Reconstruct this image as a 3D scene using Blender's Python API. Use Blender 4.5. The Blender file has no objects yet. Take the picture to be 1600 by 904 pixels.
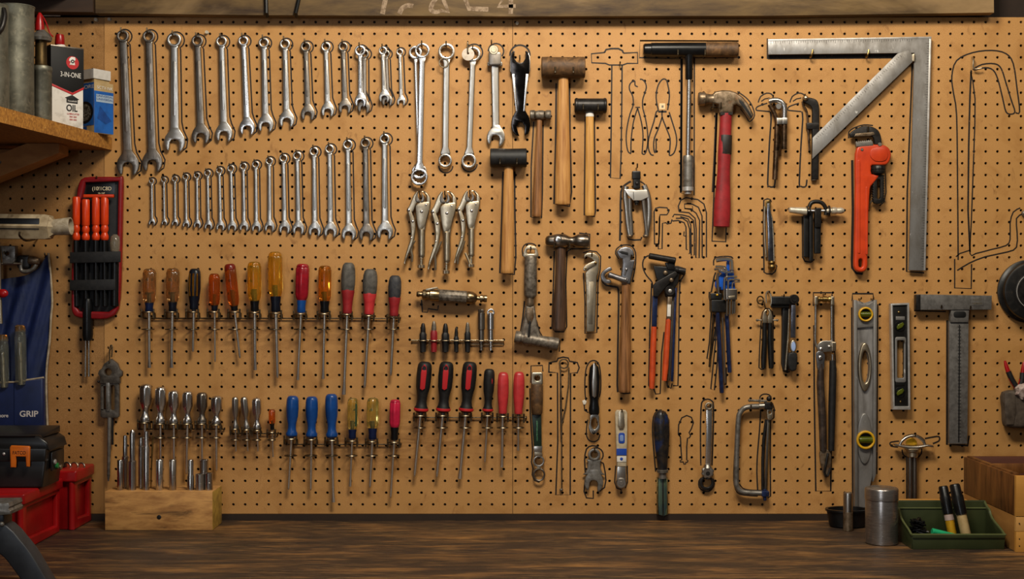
import bpy, bmesh, math, random
from mathutils import Vector, Matrix
random.seed(7)
PI = math.pi
# ---------------------------------------------------------------- frame of reference
# lengths are given in "u": 1 u = 1.38 mm, x to the right, y down, h out from the pegboard
S = 0.00138
CAM_D = 3.0
DU = CAM_D / S
ZC = 0.9 + 360 * S            # lens height: bench top is at 0.90 m
# camera
cam = bpy.data.cameras.new('camera'); cam_o = bpy.data.objects.new('camera', cam)
bpy.context.scene.collection.objects.link(cam_o)
cam.sensor_width = 36.0; cam.lens = DU / 1600 * 36.0
cam_o.location = (0, -CAM_D, ZC); cam_o.rotation_euler = (PI / 2, 0, 0)
cam.clip_start = 0.05; cam.clip_end = 60
bpy.context.scene.camera = cam_o
# world: dim room
w = bpy.data.worlds.new('room_air'); bpy.context.scene.world = w; w.use_nodes = True
w.node_tree.nodes['Background'].inputs[0].default_value = (1.0, 0.86, 0.72, 1)
w.node_tree.nodes['Background'].inputs[1].default_value = 0.06
def area(name, loc, target, size, size_y, power, col):
    l = bpy.data.lights.new(name, 'AREA'); l.shape = 'RECTANGLE'; l.size = size; l.size_y = size_y
    l.energy = power; l.color = col
    o = bpy.data.objects.new(name, l); bpy.context.scene.collection.objects.link(o)
    o.location = loc; d = Vector(target) - Vector(loc)
    o.rotation_euler = d.to_track_quat('-Z', 'Y').to_euler(); return o
area('ceiling_lamp', (0.10, -1.25, ZC + 1.28), (0.12, 0, ZC + 0.0), 0.6, 0.3, 39, (1.0, 0.91, 0.76))
area('ceiling_lamp', (1.0, -1.15, ZC + 1.1), (0.62, 0, ZC), 0.4, 0.3, 7, (1.0, 0.88, 0.70))
area('cool_fill_light', (-0.75, -3.3, ZC + 0.45), (0.0, 0, ZC - 0.1), 0.35, 1.5, 12, (0.88, 0.93, 1.0))  # added cool fill, no window seen: long highlights on the steel shafts
vs = bpy.context.scene.view_settings
bpy.context.scene.display_settings.display_device = 'sRGB'
vs.view_transform = 'Standard'; vs.look = 'None'; vs.gamma = 1.0; vs.use_curve_mapping = False
vs.exposure = -0.05
C = bpy.context.scene.collection

# ---------------------------------------------------------------- materials
def lin(hx):
    hx = hx.lstrip('#'); r = [int(hx[i:i + 2], 16) / 255 for i in (0, 2, 4)]
    return tuple((c / 12.92 if c <= .04045 else ((c + .055) / 1.055) ** 2.4) for c in r) + (1,)
_M = {}
def mat(name, col, rough=.5, metal=0., col2=None, sc=60, lo=.4, hi=.65, bump=0., st=(1, 1, 1), trans=0.,
        rough2=None, col3=None, sc3=8, lo3=.5, hi3=.7, coat=0., ior=1.45, det=6, bsc=None, emit=None, bdist=.0006):
    if name in _M: return _M[name]
    m = bpy.data.materials.new(name); m.use_nodes = True; nt = m.node_tree; N = nt.nodes; L = nt.links
    b = N['Principled BSDF']
    b.inputs['Base Color'].default_value = lin(col); b.inputs['Roughness'].default_value = rough
    b.inputs['Metallic'].default_value = metal; b.inputs['Transmission Weight'].default_value = trans
    b.inputs['Coat Weight'].default_value = coat; b.inputs['IOR'].default_value = ior
    if trans == 0: b.inputs['Specular IOR Level'].default_value = .4
    tc = N.new('ShaderNodeTexCoord'); mp = N.new('ShaderNodeMapping'); mp.inputs['Scale'].default_value = st
    L.new(tc.outputs['Object'], mp.inputs[0])
    def noise(scale, detail=det, dist=0.):
        n = N.new('ShaderNodeTexNoise'); n.inputs['Scale'].default_value = scale; n.inputs['Detail'].default_value = detail
        n.inputs['Roughness'].default_value = .62; n.inputs['Distortion'].default_value = dist
        L.new(mp.outputs[0], n.inputs['Vector']); return n
    cur = None
    def mixin(prev, c, scale, lo, hi, dist=.3):
        n = noise(scale, dist=dist); r = N.new('ShaderNodeMapRange'); r.inputs[1].default_value = lo; r.inputs[2].default_value = hi
        L.new(n.outputs[0], r.inputs[0]); x = N.new('ShaderNodeMix'); x.data_type = 'RGBA'
        L.new(r.outputs[0], x.inputs[0])
        if prev is None: x.inputs[6].default_value = lin(col)
        else: L.new(prev, x.inputs[6])
        x.inputs[7].default_value = lin(c); return x.outputs[2], r.outputs[0]
    if col2:
        cur, f = mixin(None, col2, sc, lo, hi)
        if rough2 is not None:
            rr = N.new('ShaderNodeMapRange'); rr.inputs[3].default_value = rough; rr.inputs[4].default_value = rough2
            L.new(f, rr.inputs[0]); L.new(rr.outputs[0], b.inputs['Roughness'])
    if col3: cur, _ = mixin(cur, col3, sc3, lo3, hi3, .6)
    if cur is not None: L.new(cur, b.inputs['Base Color'])
    if bump:
        bn = noise(bsc or sc * 2); bp = N.new('ShaderNodeBump'); bp.inputs['Strength'].default_value = bump
        bp.inputs['Distance'].default_value = bdist
        L.new(bn.outputs[0], bp.inputs['Height']); L.new(bp.outputs[0], b.inputs['Normal'])
    _M[name] = m; return m

chrome = mat('satin_chrome', '#b9b4ac', .30, 1, '#8c857c', 90, .45, .75, .04, (1, 1, .35), rough2=.42, col3='#5d554c', sc3=55, lo3=.60, hi3=.8)
chrome_d = mat('dull_chrome', '#8a8279', .34, 1, '#5f574e', 90, .4, .7, .06, (1, 1, .35), rough2=.5, col3='#3f382f', sc3=50, lo3=.55, hi3=.75)
polish = mat('polished_chrome', '#d0cdca', .26, 1, '#9a948e', 60, .5, .8, 0, (1, 1, .3), rough2=.36)
bladem = mat('nickel_plated_shaft', '#e6e0d6', .30, 1, '#bdb19c', 70, .5, .8, 0, (1, 1, .3), rough2=.4)
blackchrome = mat('black_chrome', '#3a3634', .16, 1, '#1d1a18', 50, .4, .7, .1)
nickel = mat('worn_nickel', '#b5a892', .36, 1, '#8a7c66', 70, .45, .7, .2, rough2=.5, col3='#5b5040', sc3=40, lo3=.6, hi3=.8)
steel = mat('grey_steel', '#85817b', .40, .7, '#57524b', 70, .4, .65, .25, rough2=.6, col3='#4a3a2a', sc3=30, lo3=.6, hi3=.8)
cast = mat('cast_iron', '#7d7468', .48, .55, '#4c443b', 120, .4, .65, .22, col3='#6d4f35', sc3=45, lo3=.58, hi3=.8)
rusty = mat('brown_patina_steel', '#806e5a', .40, .7, '#50422f', 80, .4, .65, .3, col3='#8a5a38', sc3=40, lo3=.55, hi3=.8)
iron = mat('dark_iron', '#2b2826', .40, .5, '#151312', 80, .4, .7, .3)
brass = mat('dull_brass', '#99804e', .36, 1, '#5e4a2c', 80, .4, .7, .15)
wire = mat('plated_wire', '#8a7d68', .36, 1, '#4f4331', 120, .4, .7, .1)
wire_d = mat('dark_wire', '#554a3c', .4, 1, '#2c251d', 120, .4, .7, .1)
alum = mat('worn_aluminium', '#918f8d', .42, .68, '#75716c', 45, .35, .65, .2, (1, 1, .5), rough2=.55, col3='#c9c7c3', sc3=120, lo3=.66, hi3=.72)
alum_l = mat('bright_aluminium', '#bcb9b6', .4, .6, '#9c9892', 60, .4, .7, .1)
rubber = mat('black_rubber', '#100f0f', .55, 0, '#1d1b1a', 90, .4, .7, .25)
blackp = mat('black_plastic', '#09090a', .3, 0, '#131314', 40, .4, .7, .1)
paint_d = mat('black_paint', '#121110', .38, .1, '#24211e', 60, .5, .75, .2, col3='#5a4a3a', sc3=60, lo3=.66, hi3=.8)
red_g = mat('worn_red_grip', '#8c1e22', .5, 0, '#6c1719', 50, .4, .7, .3, col3='#4c1b19', sc3=45, lo3=.6, hi3=.78)
red_p = mat('red_plastic', '#940f12', .30, 0, '#780c0c', 12, .4, .7, .05)
coral = mat('coral_red_plastic', '#b43234', .35, 0, '#942626', 40, .4, .7, .1, col3='#8a4a3c', sc3=70, lo3=.62, hi3=.75)
pink = mat('crimson_plastic', '#b41e3c', .3, 0, '#8c1830', 40, .4, .7, .1)
orange_p = mat('orange_enamel', '#bc3c18', .34, 0, '#a23014', 25, .4, .7, .12, col3='#4a241a', sc3=60, lo3=.70, hi3=.78)
orange_g = mat('orange_dip_grip', '#c04a20', .42, 0, '#9e3a1b', 40, .4, .7, .15)
amber = mat('amber_plastic', '#f0a032', .07, 0, '#e08c20', 30, .4, .7, .02, trans=.9, rough2=.12)
amber_r = mat('red_amber_plastic', '#e0782c', .07, 0, '#cc6018', 30, .4, .7, .02, trans=.88, rough2=.12)
yellowp = mat('yellow_clear_plastic', '#f6c040', .07, 0, '#eaac28', 30, .4, .7, .02, trans=.88, rough2=.12)
smoke = mat('smoky_clear_plastic', '#e2b276', .08, 0, '#c08c50', 40, .4, .7, .02, trans=.92, rough2=.18)
clear_y = mat('clear_yellow_plastic', '#fbe890', .06, 0, '#f2da6a', 30, .4, .7, .02, trans=.93, rough2=.12)
winered = mat('wine_red_plastic', '#8e1420', .22, 0, '#5e0e1a', 40, .4, .7, .1, coat=.4)
darkred = mat('dark_red_plastic', '#6e1a10', .25, 0, '#4a120c', 40, .4, .7, .05)
navy = mat('navy_plastic', '#0f1b3c', .3, 0, '#080e22', 60, .4, .7, .1)
navy_b = mat('blue_black_plastic', '#0c101c', .33, 0, '#08090e', 60, .4, .7, .1)
blue_h = mat('blue_plastic', '#124080', .3, 0, '#0e3064', 40, .4, .7, .1, col3='#0c1c3a', sc3=60, lo3=.66, hi3=.8)
blue_s = mat('dark_blue_steel', '#1f2c52', .35, .4, '#141a30', 60, .4, .7, .2, col3='#5a5a66', sc3=80, lo3=.62, hi3=.75)
grey_r = mat('grey_worn_rubber', '#57534d', .6, 0, '#3a3733', 60, .4, .65, .3, col3='#8a7a62', sc3=70, lo3=.68, hi3=.8)
dark_r = mat('dark_blue_rubber', '#26272c', .6, 0, '#3c3a3a', 90, .4, .65, .4)
wood_l = mat('pale_handle_wood', '#b8874c', .5, 0, '#8c5a2a', 190, .35, .7, .15, (1, 1, .06), col3='#6e4522', sc3=60, lo3=.58, hi3=.8)
wood_y = mat('yellow_handle_wood', '#c4934f', .48, 0, '#9a6a30', 190, .35, .7, .12, (1, 1, .06), col3='#7c4f26', sc3=60, lo3=.62, hi3=.85)
wood_m = mat('brown_handle_wood', '#93643a', .5, 0, '#583719', 200, .35, .65, .15, (1, 1, .06), col3='#3a220f', sc3=50, lo3=.52, hi3=.8)
wood_dk = mat('dark_handle_wood', '#4f3828', .42, 0, '#2a1c13', 170, .35, .65, .2, (1, 1, .08), col3='#86603e', sc3=60, lo3=.6, hi3=.85)
rawhide = mat('brown_rawhide', '#5b4026', .6, 0, '#3c2a19', 60, .35, .65, .5, col3='#7d5a34', sc3=50, lo3=.5, hi3=.75)
white_l = mat('white_label', '#cfcac2', .5, 0, '#aaa49a', 60, .5, .75, .05)
blue_l = mat('blue_label', '#1c3f96', .45, 0, '#16337c', 50, .5, .75)
red_l = mat('red_label', '#a81c20', .5)
black_l = mat('black_ink', '#070606', .6)
vial = mat('green_vial', '#5a6218', .12, 0, '#434a10', 60, .4, .7, 0, trans=.3)
yellow_r = mat('yellow_ring_plastic', '#d0a01e', .35, 0, '#a87c14', 50, .4, .7, .1)
# marker line: ink partly worn off
ink = mat('worn_marker_ink', '#120c08', .6, 0, '#2a1a0c', 200, .5, .7, 0, col3='#9a6630', sc3=260, lo3=.66, hi3=.7)

# ---------------------------------------------------------------- geometry helpers (u units: x right, y down, h out)
def rotz(p, c, a):
    s, q = math.sin(a), math.cos(a); x, y = p[0] - c[0], p[1] - c[1]
    return (c[0] + x * q - y * s, c[1] + x * s + y * q) + tuple(p[2:])
class G:
    def __init__(s): s.v = []; s.f = []
    def add(s, vs, fs):
        o = len(s.v); s.v += [tuple(v) for v in vs]; s.f += [tuple(i + o for i in f) for f in fs]; return s
    def __add__(s, o): g = G(); g.add(s.v, s.f); g.add(o.v, o.f); return g
    def rings(s, R, cap=(True, True), closed=False):
        n = len(R[0]); o = [v for r in R for v in r]; f = []
        m = len(R)
        for i in range(m if closed else m - 1):
            a, b = i * n, ((i + 1) % m) * n
            for j in range(n): k = (j + 1) % n; f.append((a + j, a + k, b + k, b + j))
        if not closed:
            if cap[0]: f.append(tuple(range(n - 1, -1, -1)))
            if cap[1]: f.append(tuple((m - 1) * n + j for j in range(n)))
        return s.add(o, f)
    def xf(s, fn): s.v = [tuple(fn(v)) for v in s.v]; return s
    def rot(s, c, deg): a = math.radians(deg); return s.xf(lambda p: rotz(p, c, a))
    def tilt(s, y0, h0, deg):     # turn about the horizontal line y=y0, h=h0
        a = math.radians(deg); q, r = math.cos(a), math.sin(a)
        return s.xf(lambda p: (p[0], y0 + (p[1] - y0) * q - (p[2] - h0) * r, h0 + (p[1] - y0) * r + (p[2] - h0) * q))
def basis(a):
    a = a.normalized(); H = Vector((0, 0, 1))
    if abs(a.z) > .95: u = Vector((1, 0, 0))
    else: u = a.cross(H).normalized()
    return a, u, a.cross(u).normalized()
def lathe(p0, p1, prof, n=16, sq=(1, 1), mod=None, cap=True, ph=0., rel=True):
    """prof: (t, r) with t in 0..1 of p0->p1"""
    p0, p1 = Vector(p0), Vector(p1); a, u, w_ = basis(p1 - p0); R = []
    for i, (t, r) in enumerate(prof):
        c = p0.lerp(p1, t) if rel else p0 + a * t
        ring = []
        for j in range(n):
            th = 2 * PI * j / n + ph; rr = r * (mod(th, t, j) if mod else 1)
            ring.append(c + u * (math.cos(th) * rr * sq[0]) + w_ * (math.sin(th) * rr * sq[1]))
        R.append(ring)
    return G().rings(R, (cap, cap))
def cyl(p0, p1, r, n=16, bev=.0, r2=None, sq=(1, 1), ph=0.):
    r2 = r if r2 is None else r2; L = (Vector(p1) - Vector(p0)).length; b = min(bev, L * .4) / max(L, 1e-6)
    pr = [(0, r), (1, r2)] if not bev else [(0, r - bev), (b, r), (1 - b, r2), (1, r2 - bev)]
    return lathe(p0, p1, pr, n, sq, ph=ph)
def tube(pts, r, n=8, closed=False, sq=1.):
    P = [Vector(p) for p in pts]; m = len(P); R = []; pu = None
    for i in range(m):
        if closed: t = P[(i + 1) % m] - P[i - 1]
        else: t = P[min(i + 1, m - 1)] - P[max(i - 1, 0)]
        t.normalize()
        if pu is None: _, u, w_ = basis(t)
        else:
            u = pu - t * pu.dot(t)
            u = u.normalized() if u.length > 1e-4 else basis(t)[1]; w_ = t.cross(u)
        pu = u; ri = r[i] if isinstance(r, (list, tuple)) else r
        R.append([P[i] + u * (math.cos(2 * PI * j / n) * ri) + w_ * (math.sin(2 * PI * j / n) * ri * sq) for j in range(n)])
    return G().rings(R, closed=closed)
def sm(pts, n=5, closed=False):
    """Catmull-Rom through points"""
    P = [Vector(p) for p in pts]; m = len(P); out = []
    for i in range(m if closed else m - 1):
        g = lambda k: P[k % m] if closed else P[min(max(k, 0), m - 1)]
        a, b, c, d = g(i - 1), g(i), g(i + 1), g(i + 2)
        for k in range(n):
            t = k / n
            out.append(tuple(.5 * ((2 * b) + (c - a) * t + (2 * a - 5 * b + 4 * c - d) * t * t + (3 * b - a - 3 * c + d) * t ** 3)))
    if not closed: out.append(tuple(P[-1]))
    return out
def circ(cx, cy, r, n=24, a0=0., a1=360., ry=None):
    full = abs(a1 - a0) >= 360; ry = r if ry is None else ry
    k = n if full else n + 1
    return [(cx + r * math.cos(math.radians(a0 + (a1 - a0) * i / n)), cy + ry * math.sin(math.radians(a0 + (a1 - a0) * i / n))) for i in range(k)]
def rrect(x0, y0, x1, y1, r, n=3):
    if r <= 0: return [(x0, y0), (x1, y0), (x1, y1), (x0, y1)]
    o = []
    for cx, cy, a in ((x1 - r, y0 + r, -90), (x1 - r, y1 - r, 0), (x0 + r, y1 - r, 90), (x0 + r, y0 + r, 180)):
        for i in range(n + 1):
            t = math.radians(a + 90 * i / n); o.append((cx + r * math.cos(t), cy + r * math.sin(t)))
    return o
def plate(outs, h0, h1, bev=.5, bres=1):
    """bevelled plate from closed outlines in the board plane (inner outlines are holes)"""
    if not isinstance(outs[0][0], (list, tuple)): outs = [outs]
    cu = bpy.data.curves.new('t', 'CURVE'); cu.dimensions = '2D'; cu.fill_mode = 'BOTH'
    b = min(bev, (h1 - h0) * .45)
    cu.extrude = (h1 - h0) / 2 - b; cu.bevel_depth = b; cu.offset = -b; cu.bevel_resolution = bres
    for o in outs:
        sp = cu.splines.new('POLY'); sp.points.add(len(o) - 1); sp.use_cyclic_u = True
        for i, p in enumerate(o): sp.points[i].co = (p[0], p[1], 0, 1)
    ob = bpy.data.objects.new('t', cu); me = bpy.data.meshes.new_from_object(ob)
    m = (h0 + h1) / 2
    g = G().add([(v.co.x, v.co.y, v.co.z + m) for v in me.vertices], [tuple(p.vertices) for p in me.polygons])
    bpy.data.objects.remove(ob); bpy.data.curves.remove(cu); bpy.data.meshes.remove(me); return g
def box(x0, y0, x1, y1, h0, h1, bev=.6, r=0.):
    return plate(rrect(min(x0, x1), min(y0, y1), max(x0, x1), max(y0, y1), r), h0, h1, bev)
def bar(p0, p1, w0, w1, h0, h1, bev=.5, ends=0.):
    """flat tapered bar from p0 to p1"""
    d = Vector((p1[0] - p0[0], p1[1] - p0[1])); d.normalize(); n = Vector((-d.y, d.x)); P, Q = Vector(p0[:2]), Vector(p1[:2])
    o = [P + n * w0 / 2, Q + n * w1 / 2, Q - n * w1 / 2, P - n * w0 / 2]
    if ends:
        o = [P + n * w0 / 2, Q + n * w1 / 2]
        o += [Q + n * (w1 / 2 * math.cos(t)) + d * (w1 / 2 * math.sin(t)) for t in [PI * i / 6 for i in range(1, 6)]]
        o += [Q - n * w1 / 2, P - n * w0 / 2]
        o += [P - n * (w0 / 2 * math.cos(t)) - d * (w0 / 2 * math.sin(t)) for t in [PI * i / 6 for i in range(1, 6)]]
    return plate([tuple(v) for v in o], h0, h1, bev)
def ball(c, r, n=12, sq=(1, 1, 1)):
    R = []
    for i in range(1, 8):
        t = PI * i / 8
        R.append([(c[0] + sq[0] * r * math.sin(t) * math.cos(2 * PI * j / n), c[1] - sq[1] * r * math.cos(t), c[2] + sq[2] * r * math.sin(t) * math.sin(2 * PI * j / n)) for j in range(n)])
    return G().rings(R)
def hexa(P):  # 8 corners, bottom 4 + top 4
    return G().add(P, [(0, 1, 2, 3), (4, 7, 6, 5), (0, 4, 5, 1), (1, 5, 6, 2), (2, 6, 7, 3), (3, 7, 4, 0)])

def kk(h): return 1 - h / DU
def bench_y(h0): return 452 + 360 / kk(h0)
USED = {}
def mk(name, g, m, parent=None, k=1., origin=(0, 0, 0), smooth=38, label=None):
    me = bpy.data.meshes.new(name)
    ox, oy, oz = origin
    me.from_pydata([((x - 800) * S * k - ox, -h * S - oy, ZC + (452 - y) * S * k - oz) for x, y, h in g.v], [], g.f)
    bm = bmesh.new(); bm.from_mesh(me); bmesh.ops.remove_doubles(bm, verts=bm.verts, dist=1e-6)
    bmesh.ops.recalc_face_normals(bm, faces=bm.faces); bm.to_mesh(me); bm.free()
    if smooth:
        for p in me.polygons: p.use_smooth = True
        me.set_sharp_from_angle(angle=math.radians(smooth))
    if m: me.materials.append(m)
    o = bpy.data.objects.new(name, me); C.objects.link(o)
    if parent: o.parent = parent
    if label: o['label'] = label
    return o
class T:
    """one thing; x, y are read at depth h0 (u in front of the board)"""
    def __init__(s, name, label, cat, x, y, h=0, h0=8, group=None, kind=None):
        s.k = kk(h0); s.org = ((x - 800) * S * s.k, -h * S, ZC + (452 - y) * S * s.k)
        s.o = bpy.data.objects.new(name, None); s.o.empty_display_size = .02; s.o.location = s.org; C.objects.link(s.o)
        s.o['label'] = label; s.o['category'] = cat
        if group: s.o['group'] = group
        if kind: s.o['kind'] = kind
    def ps(s, name, gs, m, parent=None, label=None):
        return [s.p(name, g, m, parent, label) for g in gs]
    def p(s, name, g, m, parent=None, label=None, smooth=38):
        return mk(name, g, m, parent or s.o, s.k, s.org, smooth, label)
def one(name, g, m, label, cat, x, y, h=0, h0=8, group=None, kind=None, smooth=38):
    k = kk(h0); org = ((x - 800) * S * k, -h * S, ZC + (452 - y) * S * k)
    o = mk(name, g, m, None, k, org, smooth); o.location = org
    if kind: o['kind'] = kind
    if kind != 'structure':
        o['label'] = label; o['category'] = cat
    if group: o['group'] = group
    return o

# ---------------------------------------------------------------- structure: walls, bench, floor
wallm = mat('dark_wall_boards', '#2a1c12', .8, 0, '#1c120b', 8, .4, .7, .2)
beamm = mat('old_beam_wood', '#66502f', .62, 0, '#33251a', 22, .35, .7, .25, (.35, 1, 1.6), col3='#9a7e58', sc3=4.2, lo3=.50, hi3=.72)
beamd = mat('dark_beam_wood', '#3b2717', .65, 0, '#24170d', 14, .35, .7, .25, (.35, 1, 1.6), col3='#5a3c20', sc3=6, lo3=.55, hi3=.8)
def sbox(name, x0, y0, x1, y1, h0, h1, m, kind='structure', **kw):
    g = hexa([(x0, y0, h0), (x1, y0, h0), (x1, y1, h0), (x0, y1, h0), (x0, y0, h1), (x1, y0, h1), (x1, y1, h1), (x0, y1, h1)])
    o = mk(name, g, m, smooth=0); o['kind'] = kind; return o
FL = 452 + (ZC / S)
sbox('wall_back', -430, -420, 2250, FL, -60, -22, wallm)
sbox('wall_left', -470, -420, -430, FL, -60, 1500, mat('left_wall_boards', '#6b4a2c', .7, 0, '#4a321d', 10, .4, .7, .2))
sbox('floor', -470, FL, 2250, FL + 40, -60, 1900, mat('concrete_floor', '#6f6a62', .8, 0, '#565149', 6, .4, .7, .2))
# ---------------------------------------------------------------- pegboard sheets with real holes
def board_mat(name, dark=1.):
    m = bpy.data.materials.new(name); m.use_nodes = True; nt = m.node_tree; N = nt.nodes; L = nt.links; b = N['Principled BSDF']
    tc = N.new('ShaderNodeTexCoord'); geo = N.new('ShaderNodeNewGeometry')
    def noise(sc, det=5, st=(1, 1, 1), dist=.0):
        mp = N.new('ShaderNodeMapping'); mp.inputs['Scale'].default_value = st; L.new(tc.outputs['Object'], mp.inputs[0])
        n = N.new('ShaderNodeTexNoise'); n.inputs['Scale'].default_value = sc; n.inputs['Detail'].default_value = det
        n.inputs['Distortion'].default_value = dist; n.inputs['Roughness'].default_value = .6
        L.new(mp.outputs[0], n.inputs['Vector']); return n.outputs[0]
    def rng(i, a, b_, lo=0., hi=1.):
        r = N.new('ShaderNodeMapRange'); r.inputs[1].default_value = a; r.inputs[2].default_value = b_; r.inputs[3].default_value = lo; r.inputs[4].default_value = hi
        L.new(i, r.inputs[0]); return r.outputs[0]
    def mix(f, a, b_, mode='MIX'):
        x = N.new('ShaderNodeMix'); x.data_type = 'RGBA'; x.blend_type = mode
        for s_, v in ((0, f), (6, a), (7, b_)):
            if isinstance(v, (float, int)): x.inputs[s_].default_value = v
            elif isinstance(v, tuple): x.inputs[s_].default_value = v
            else: L.new(v, x.inputs[s_])
        return x.outputs[2]
    base = mix(rng(noise(800, 4), .38, .62), lin('#c18f56'), lin('#946b38'))           # fibres
    base = mix(rng(noise(5, 4, dist=.5), .40, .62), base, lin('#a87b44'))             # broad mottling
    base = mix(rng(noise(17, 6, dist=.5), .50, .70, 0, .6), base, lin('#8e602c'))      # handling marks
    base = mix(rng(noise(38, 6, (1, 1, .55), 1.2), .62, .76, 0, .7), base, lin('#6a421c')) # stains
    base = mix(rng(noise(60, 4, (1, 1, 1), 2.), .74, .80, 0, .5), base, lin('#d9a868'))  # scuffs
    # darker noisy horizontal bands under the screwdriver racks, at fixed heights of the sheet
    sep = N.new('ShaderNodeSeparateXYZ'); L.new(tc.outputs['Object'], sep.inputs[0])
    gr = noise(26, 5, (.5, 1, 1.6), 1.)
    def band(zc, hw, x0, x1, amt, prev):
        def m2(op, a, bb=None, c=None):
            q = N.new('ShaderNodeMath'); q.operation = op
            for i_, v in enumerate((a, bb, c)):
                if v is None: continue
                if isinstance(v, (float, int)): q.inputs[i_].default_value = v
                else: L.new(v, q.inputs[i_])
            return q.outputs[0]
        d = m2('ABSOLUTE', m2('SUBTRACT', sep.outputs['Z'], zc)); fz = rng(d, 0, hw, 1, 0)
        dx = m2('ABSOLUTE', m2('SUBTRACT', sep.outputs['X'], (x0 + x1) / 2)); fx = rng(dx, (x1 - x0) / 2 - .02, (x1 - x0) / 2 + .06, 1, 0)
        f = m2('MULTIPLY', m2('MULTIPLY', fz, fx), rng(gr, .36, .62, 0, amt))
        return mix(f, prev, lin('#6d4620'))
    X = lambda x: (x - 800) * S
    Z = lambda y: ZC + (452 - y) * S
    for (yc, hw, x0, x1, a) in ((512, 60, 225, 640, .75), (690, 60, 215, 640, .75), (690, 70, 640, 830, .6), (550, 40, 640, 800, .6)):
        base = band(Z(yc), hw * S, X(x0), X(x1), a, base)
    if dark < 1: base = mix(1. - dark, base, lin('#5a3a1c'))  # left sheet: shelf shade and light falloff mixed into its colour
    L.new(base, b.inputs['Base Color']); b.inputs['Roughness'].default_value = .55; b.inputs['Specular IOR Level'].default_value = .3
    bp = N.new('ShaderNodeBump'); bp.inputs['Strength'].default_value = .25; bp.inputs['Distance'].default_value = .0004
    L.new(noise(700, 3), bp.inputs['Height']); L.new(bp.outputs[0], b.inputs['Normal'])
    return m
HX, HY, HS = 180.9, 34.5, 18.37
def sheet(x0, x1, y0, y1, ht, th=3.2):
    """perforated sheet; each cell an octagonal hole with a wall"""
    v = []; f = []; r = 2.25
    i0 = math.ceil((x0 + 4 - HX) / HS); i1 = math.floor((x1 - 4 - HX) / HS)
    j0 = math.ceil((y0 + 4 - HY) / HS); j1 = math.floor((y1 - 4 - HY) / HS)
    xs = [x0] + [HX + (i + .5) * HS for i in range(i0, i1)] + [x1]; ys = [y0] + [HY + (j + .5) * HS for j in range(j0, j1)] + [y1]
    idx = {}
    def gv(x, y, h):
        k = (round(x, 3), round(y, 3), h)
        if k not in idx: idx[k] = len(v); v.append((x, y, h))
        return idx[k]
    for a in range(len(xs) - 1):
        for b in range(len(ys) - 1):
            cx, cy = HX + (i0 + a) * HS, HY + (j0 + b) * HS
            X0, X1, Y0, Y1 = xs[a], xs[a + 1], ys[b], ys[b + 1]
            o = []; ii = []; jj = []
            rim = [(X0, Y0), (cx, Y0), (X1, Y0), (X1, cy), (X1, Y1), (cx, Y1), (X0, Y1), (X0, cy)]
            for q in range(8):
                t = math.radians(-135 + 45 * q); px, py = cx + r * math.cos(t), cy + r * math.sin(t)
                o.append(gv(*rim[q], ht)); ii.append(gv(px, py, ht)); jj.append(gv(px, py, ht - th))
            for q in range(8):
                s = (q + 1) % 8; f.append((o[q], o[s], ii[s], ii[q])); f.append((ii[q], ii[s], jj[s], jj[q]))
    c = [gv(x, y, h) for h in (ht, ht - th) for x, y in ((x0, y0), (x1, y0), (x1, y1), (x0, y1))]
    f += [(c[0], c[1], c[5], c[4]), (c[1], c[2], c[6], c[5]), (c[2], c[3], c[7], c[6]), (c[3], c[0], c[4], c[7])]
    g = G(); g.v = v; g.f = f; return g
bm_main = board_mat('brown_hardboard'); bm_left = board_mat('shaded_brown_hardboard', .62)
PB = []
for (x0, x1, ht, m, lb) in ((-420, 162.6, -1.2, bm_left, 'brown pegboard sheet at the left, coloured darker for shade, behind the shelf and red boxes'),
                            (163.2, 800.6, 0, bm_main, 'brown pegboard sheet behind the wrench rows and small screwdrivers'),
                            (801.4, 2200, 0, bm_main, 'brown pegboard sheet behind the hammers, square and levels')):
    o = mk('pegboard', sheet(x0, x1, 27, 802, ht), m, smooth=0); o['label'] = lb; o['category'] = 'pegboard'; PB.append(o)
# dark furring strips that carry the sheets, shadow gap at the bottom
for y in (30, 400, 786): sbox('trim_%d' % ({30: 1, 400: 2, 786: 3}[y]), -420, y, 2200, y + (30 if y < 700 else 14), -22, -3.4, wallm)
sbox('trim_4', -420, 802.5, 2200, 811.9, -22, 4, mat('dark_ledge', '#2b1c10', .7, 0, '#1a110a', 12, .4, .7, .2, (.4, 1, 1)))

# beam above the board
def board_strip(name, x0, x1, y0, y1, h0, h1, m, label, cat):
    g = plate(rrect(x0, y0, x1, y1, 0), h0, h1, 1.2)
    return one(name, g, m, label, cat, (x0 + x1) / 2, y1, 0, (h0 + h1) / 2 if False else 0)
b_ = one('beam', plate([(-420, -110), (152, -110), (152, 23.5), (-420, 18)], 2, 30, 1.2), beamd, 'dark brown wooden beam end above the left shelf, butted to the longer beam', 'beam', 0, 20)
bm2 = one('beam', plate([(153.2, -110), (1546, -110), (1548, 23), (1200, 28), (800, 29), (400, 27), (153.2, 24)], 0.2, 24, 1.2), beamm,
          'long weathered wooden beam above the pegboard with chalked figures', 'beam', 800, 27)
chalk = mat('faded_chalk', '#907c66', .9, 0, '#665340', 130, .42, .62)
def stroke(pts, wd, h=24.3):
    o = []; P = [Vector(p) for p in pts]; L_ = []; R_ = []
    for i, p in enumerate(P):
        t = (P[min(i + 1, len(P) - 1)] - P[max(i - 1, 0)]).normalized(); n = Vector((-t.y, t.x))
        L_.append(p + n * wd / 2); R_.append(p - n * wd / 2)
    v = [(q.x, q.y, h) for q in L_] + [(q.x, q.y, h) for q in R_]; n_ = len(P)
    return G().add(v, [(i, i + 1, n_ + i + 1, n_ + i) for i in range(n_ - 1)])
cs = lambda x, y: (560 + x / 5.333, y / 5.333)
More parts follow.
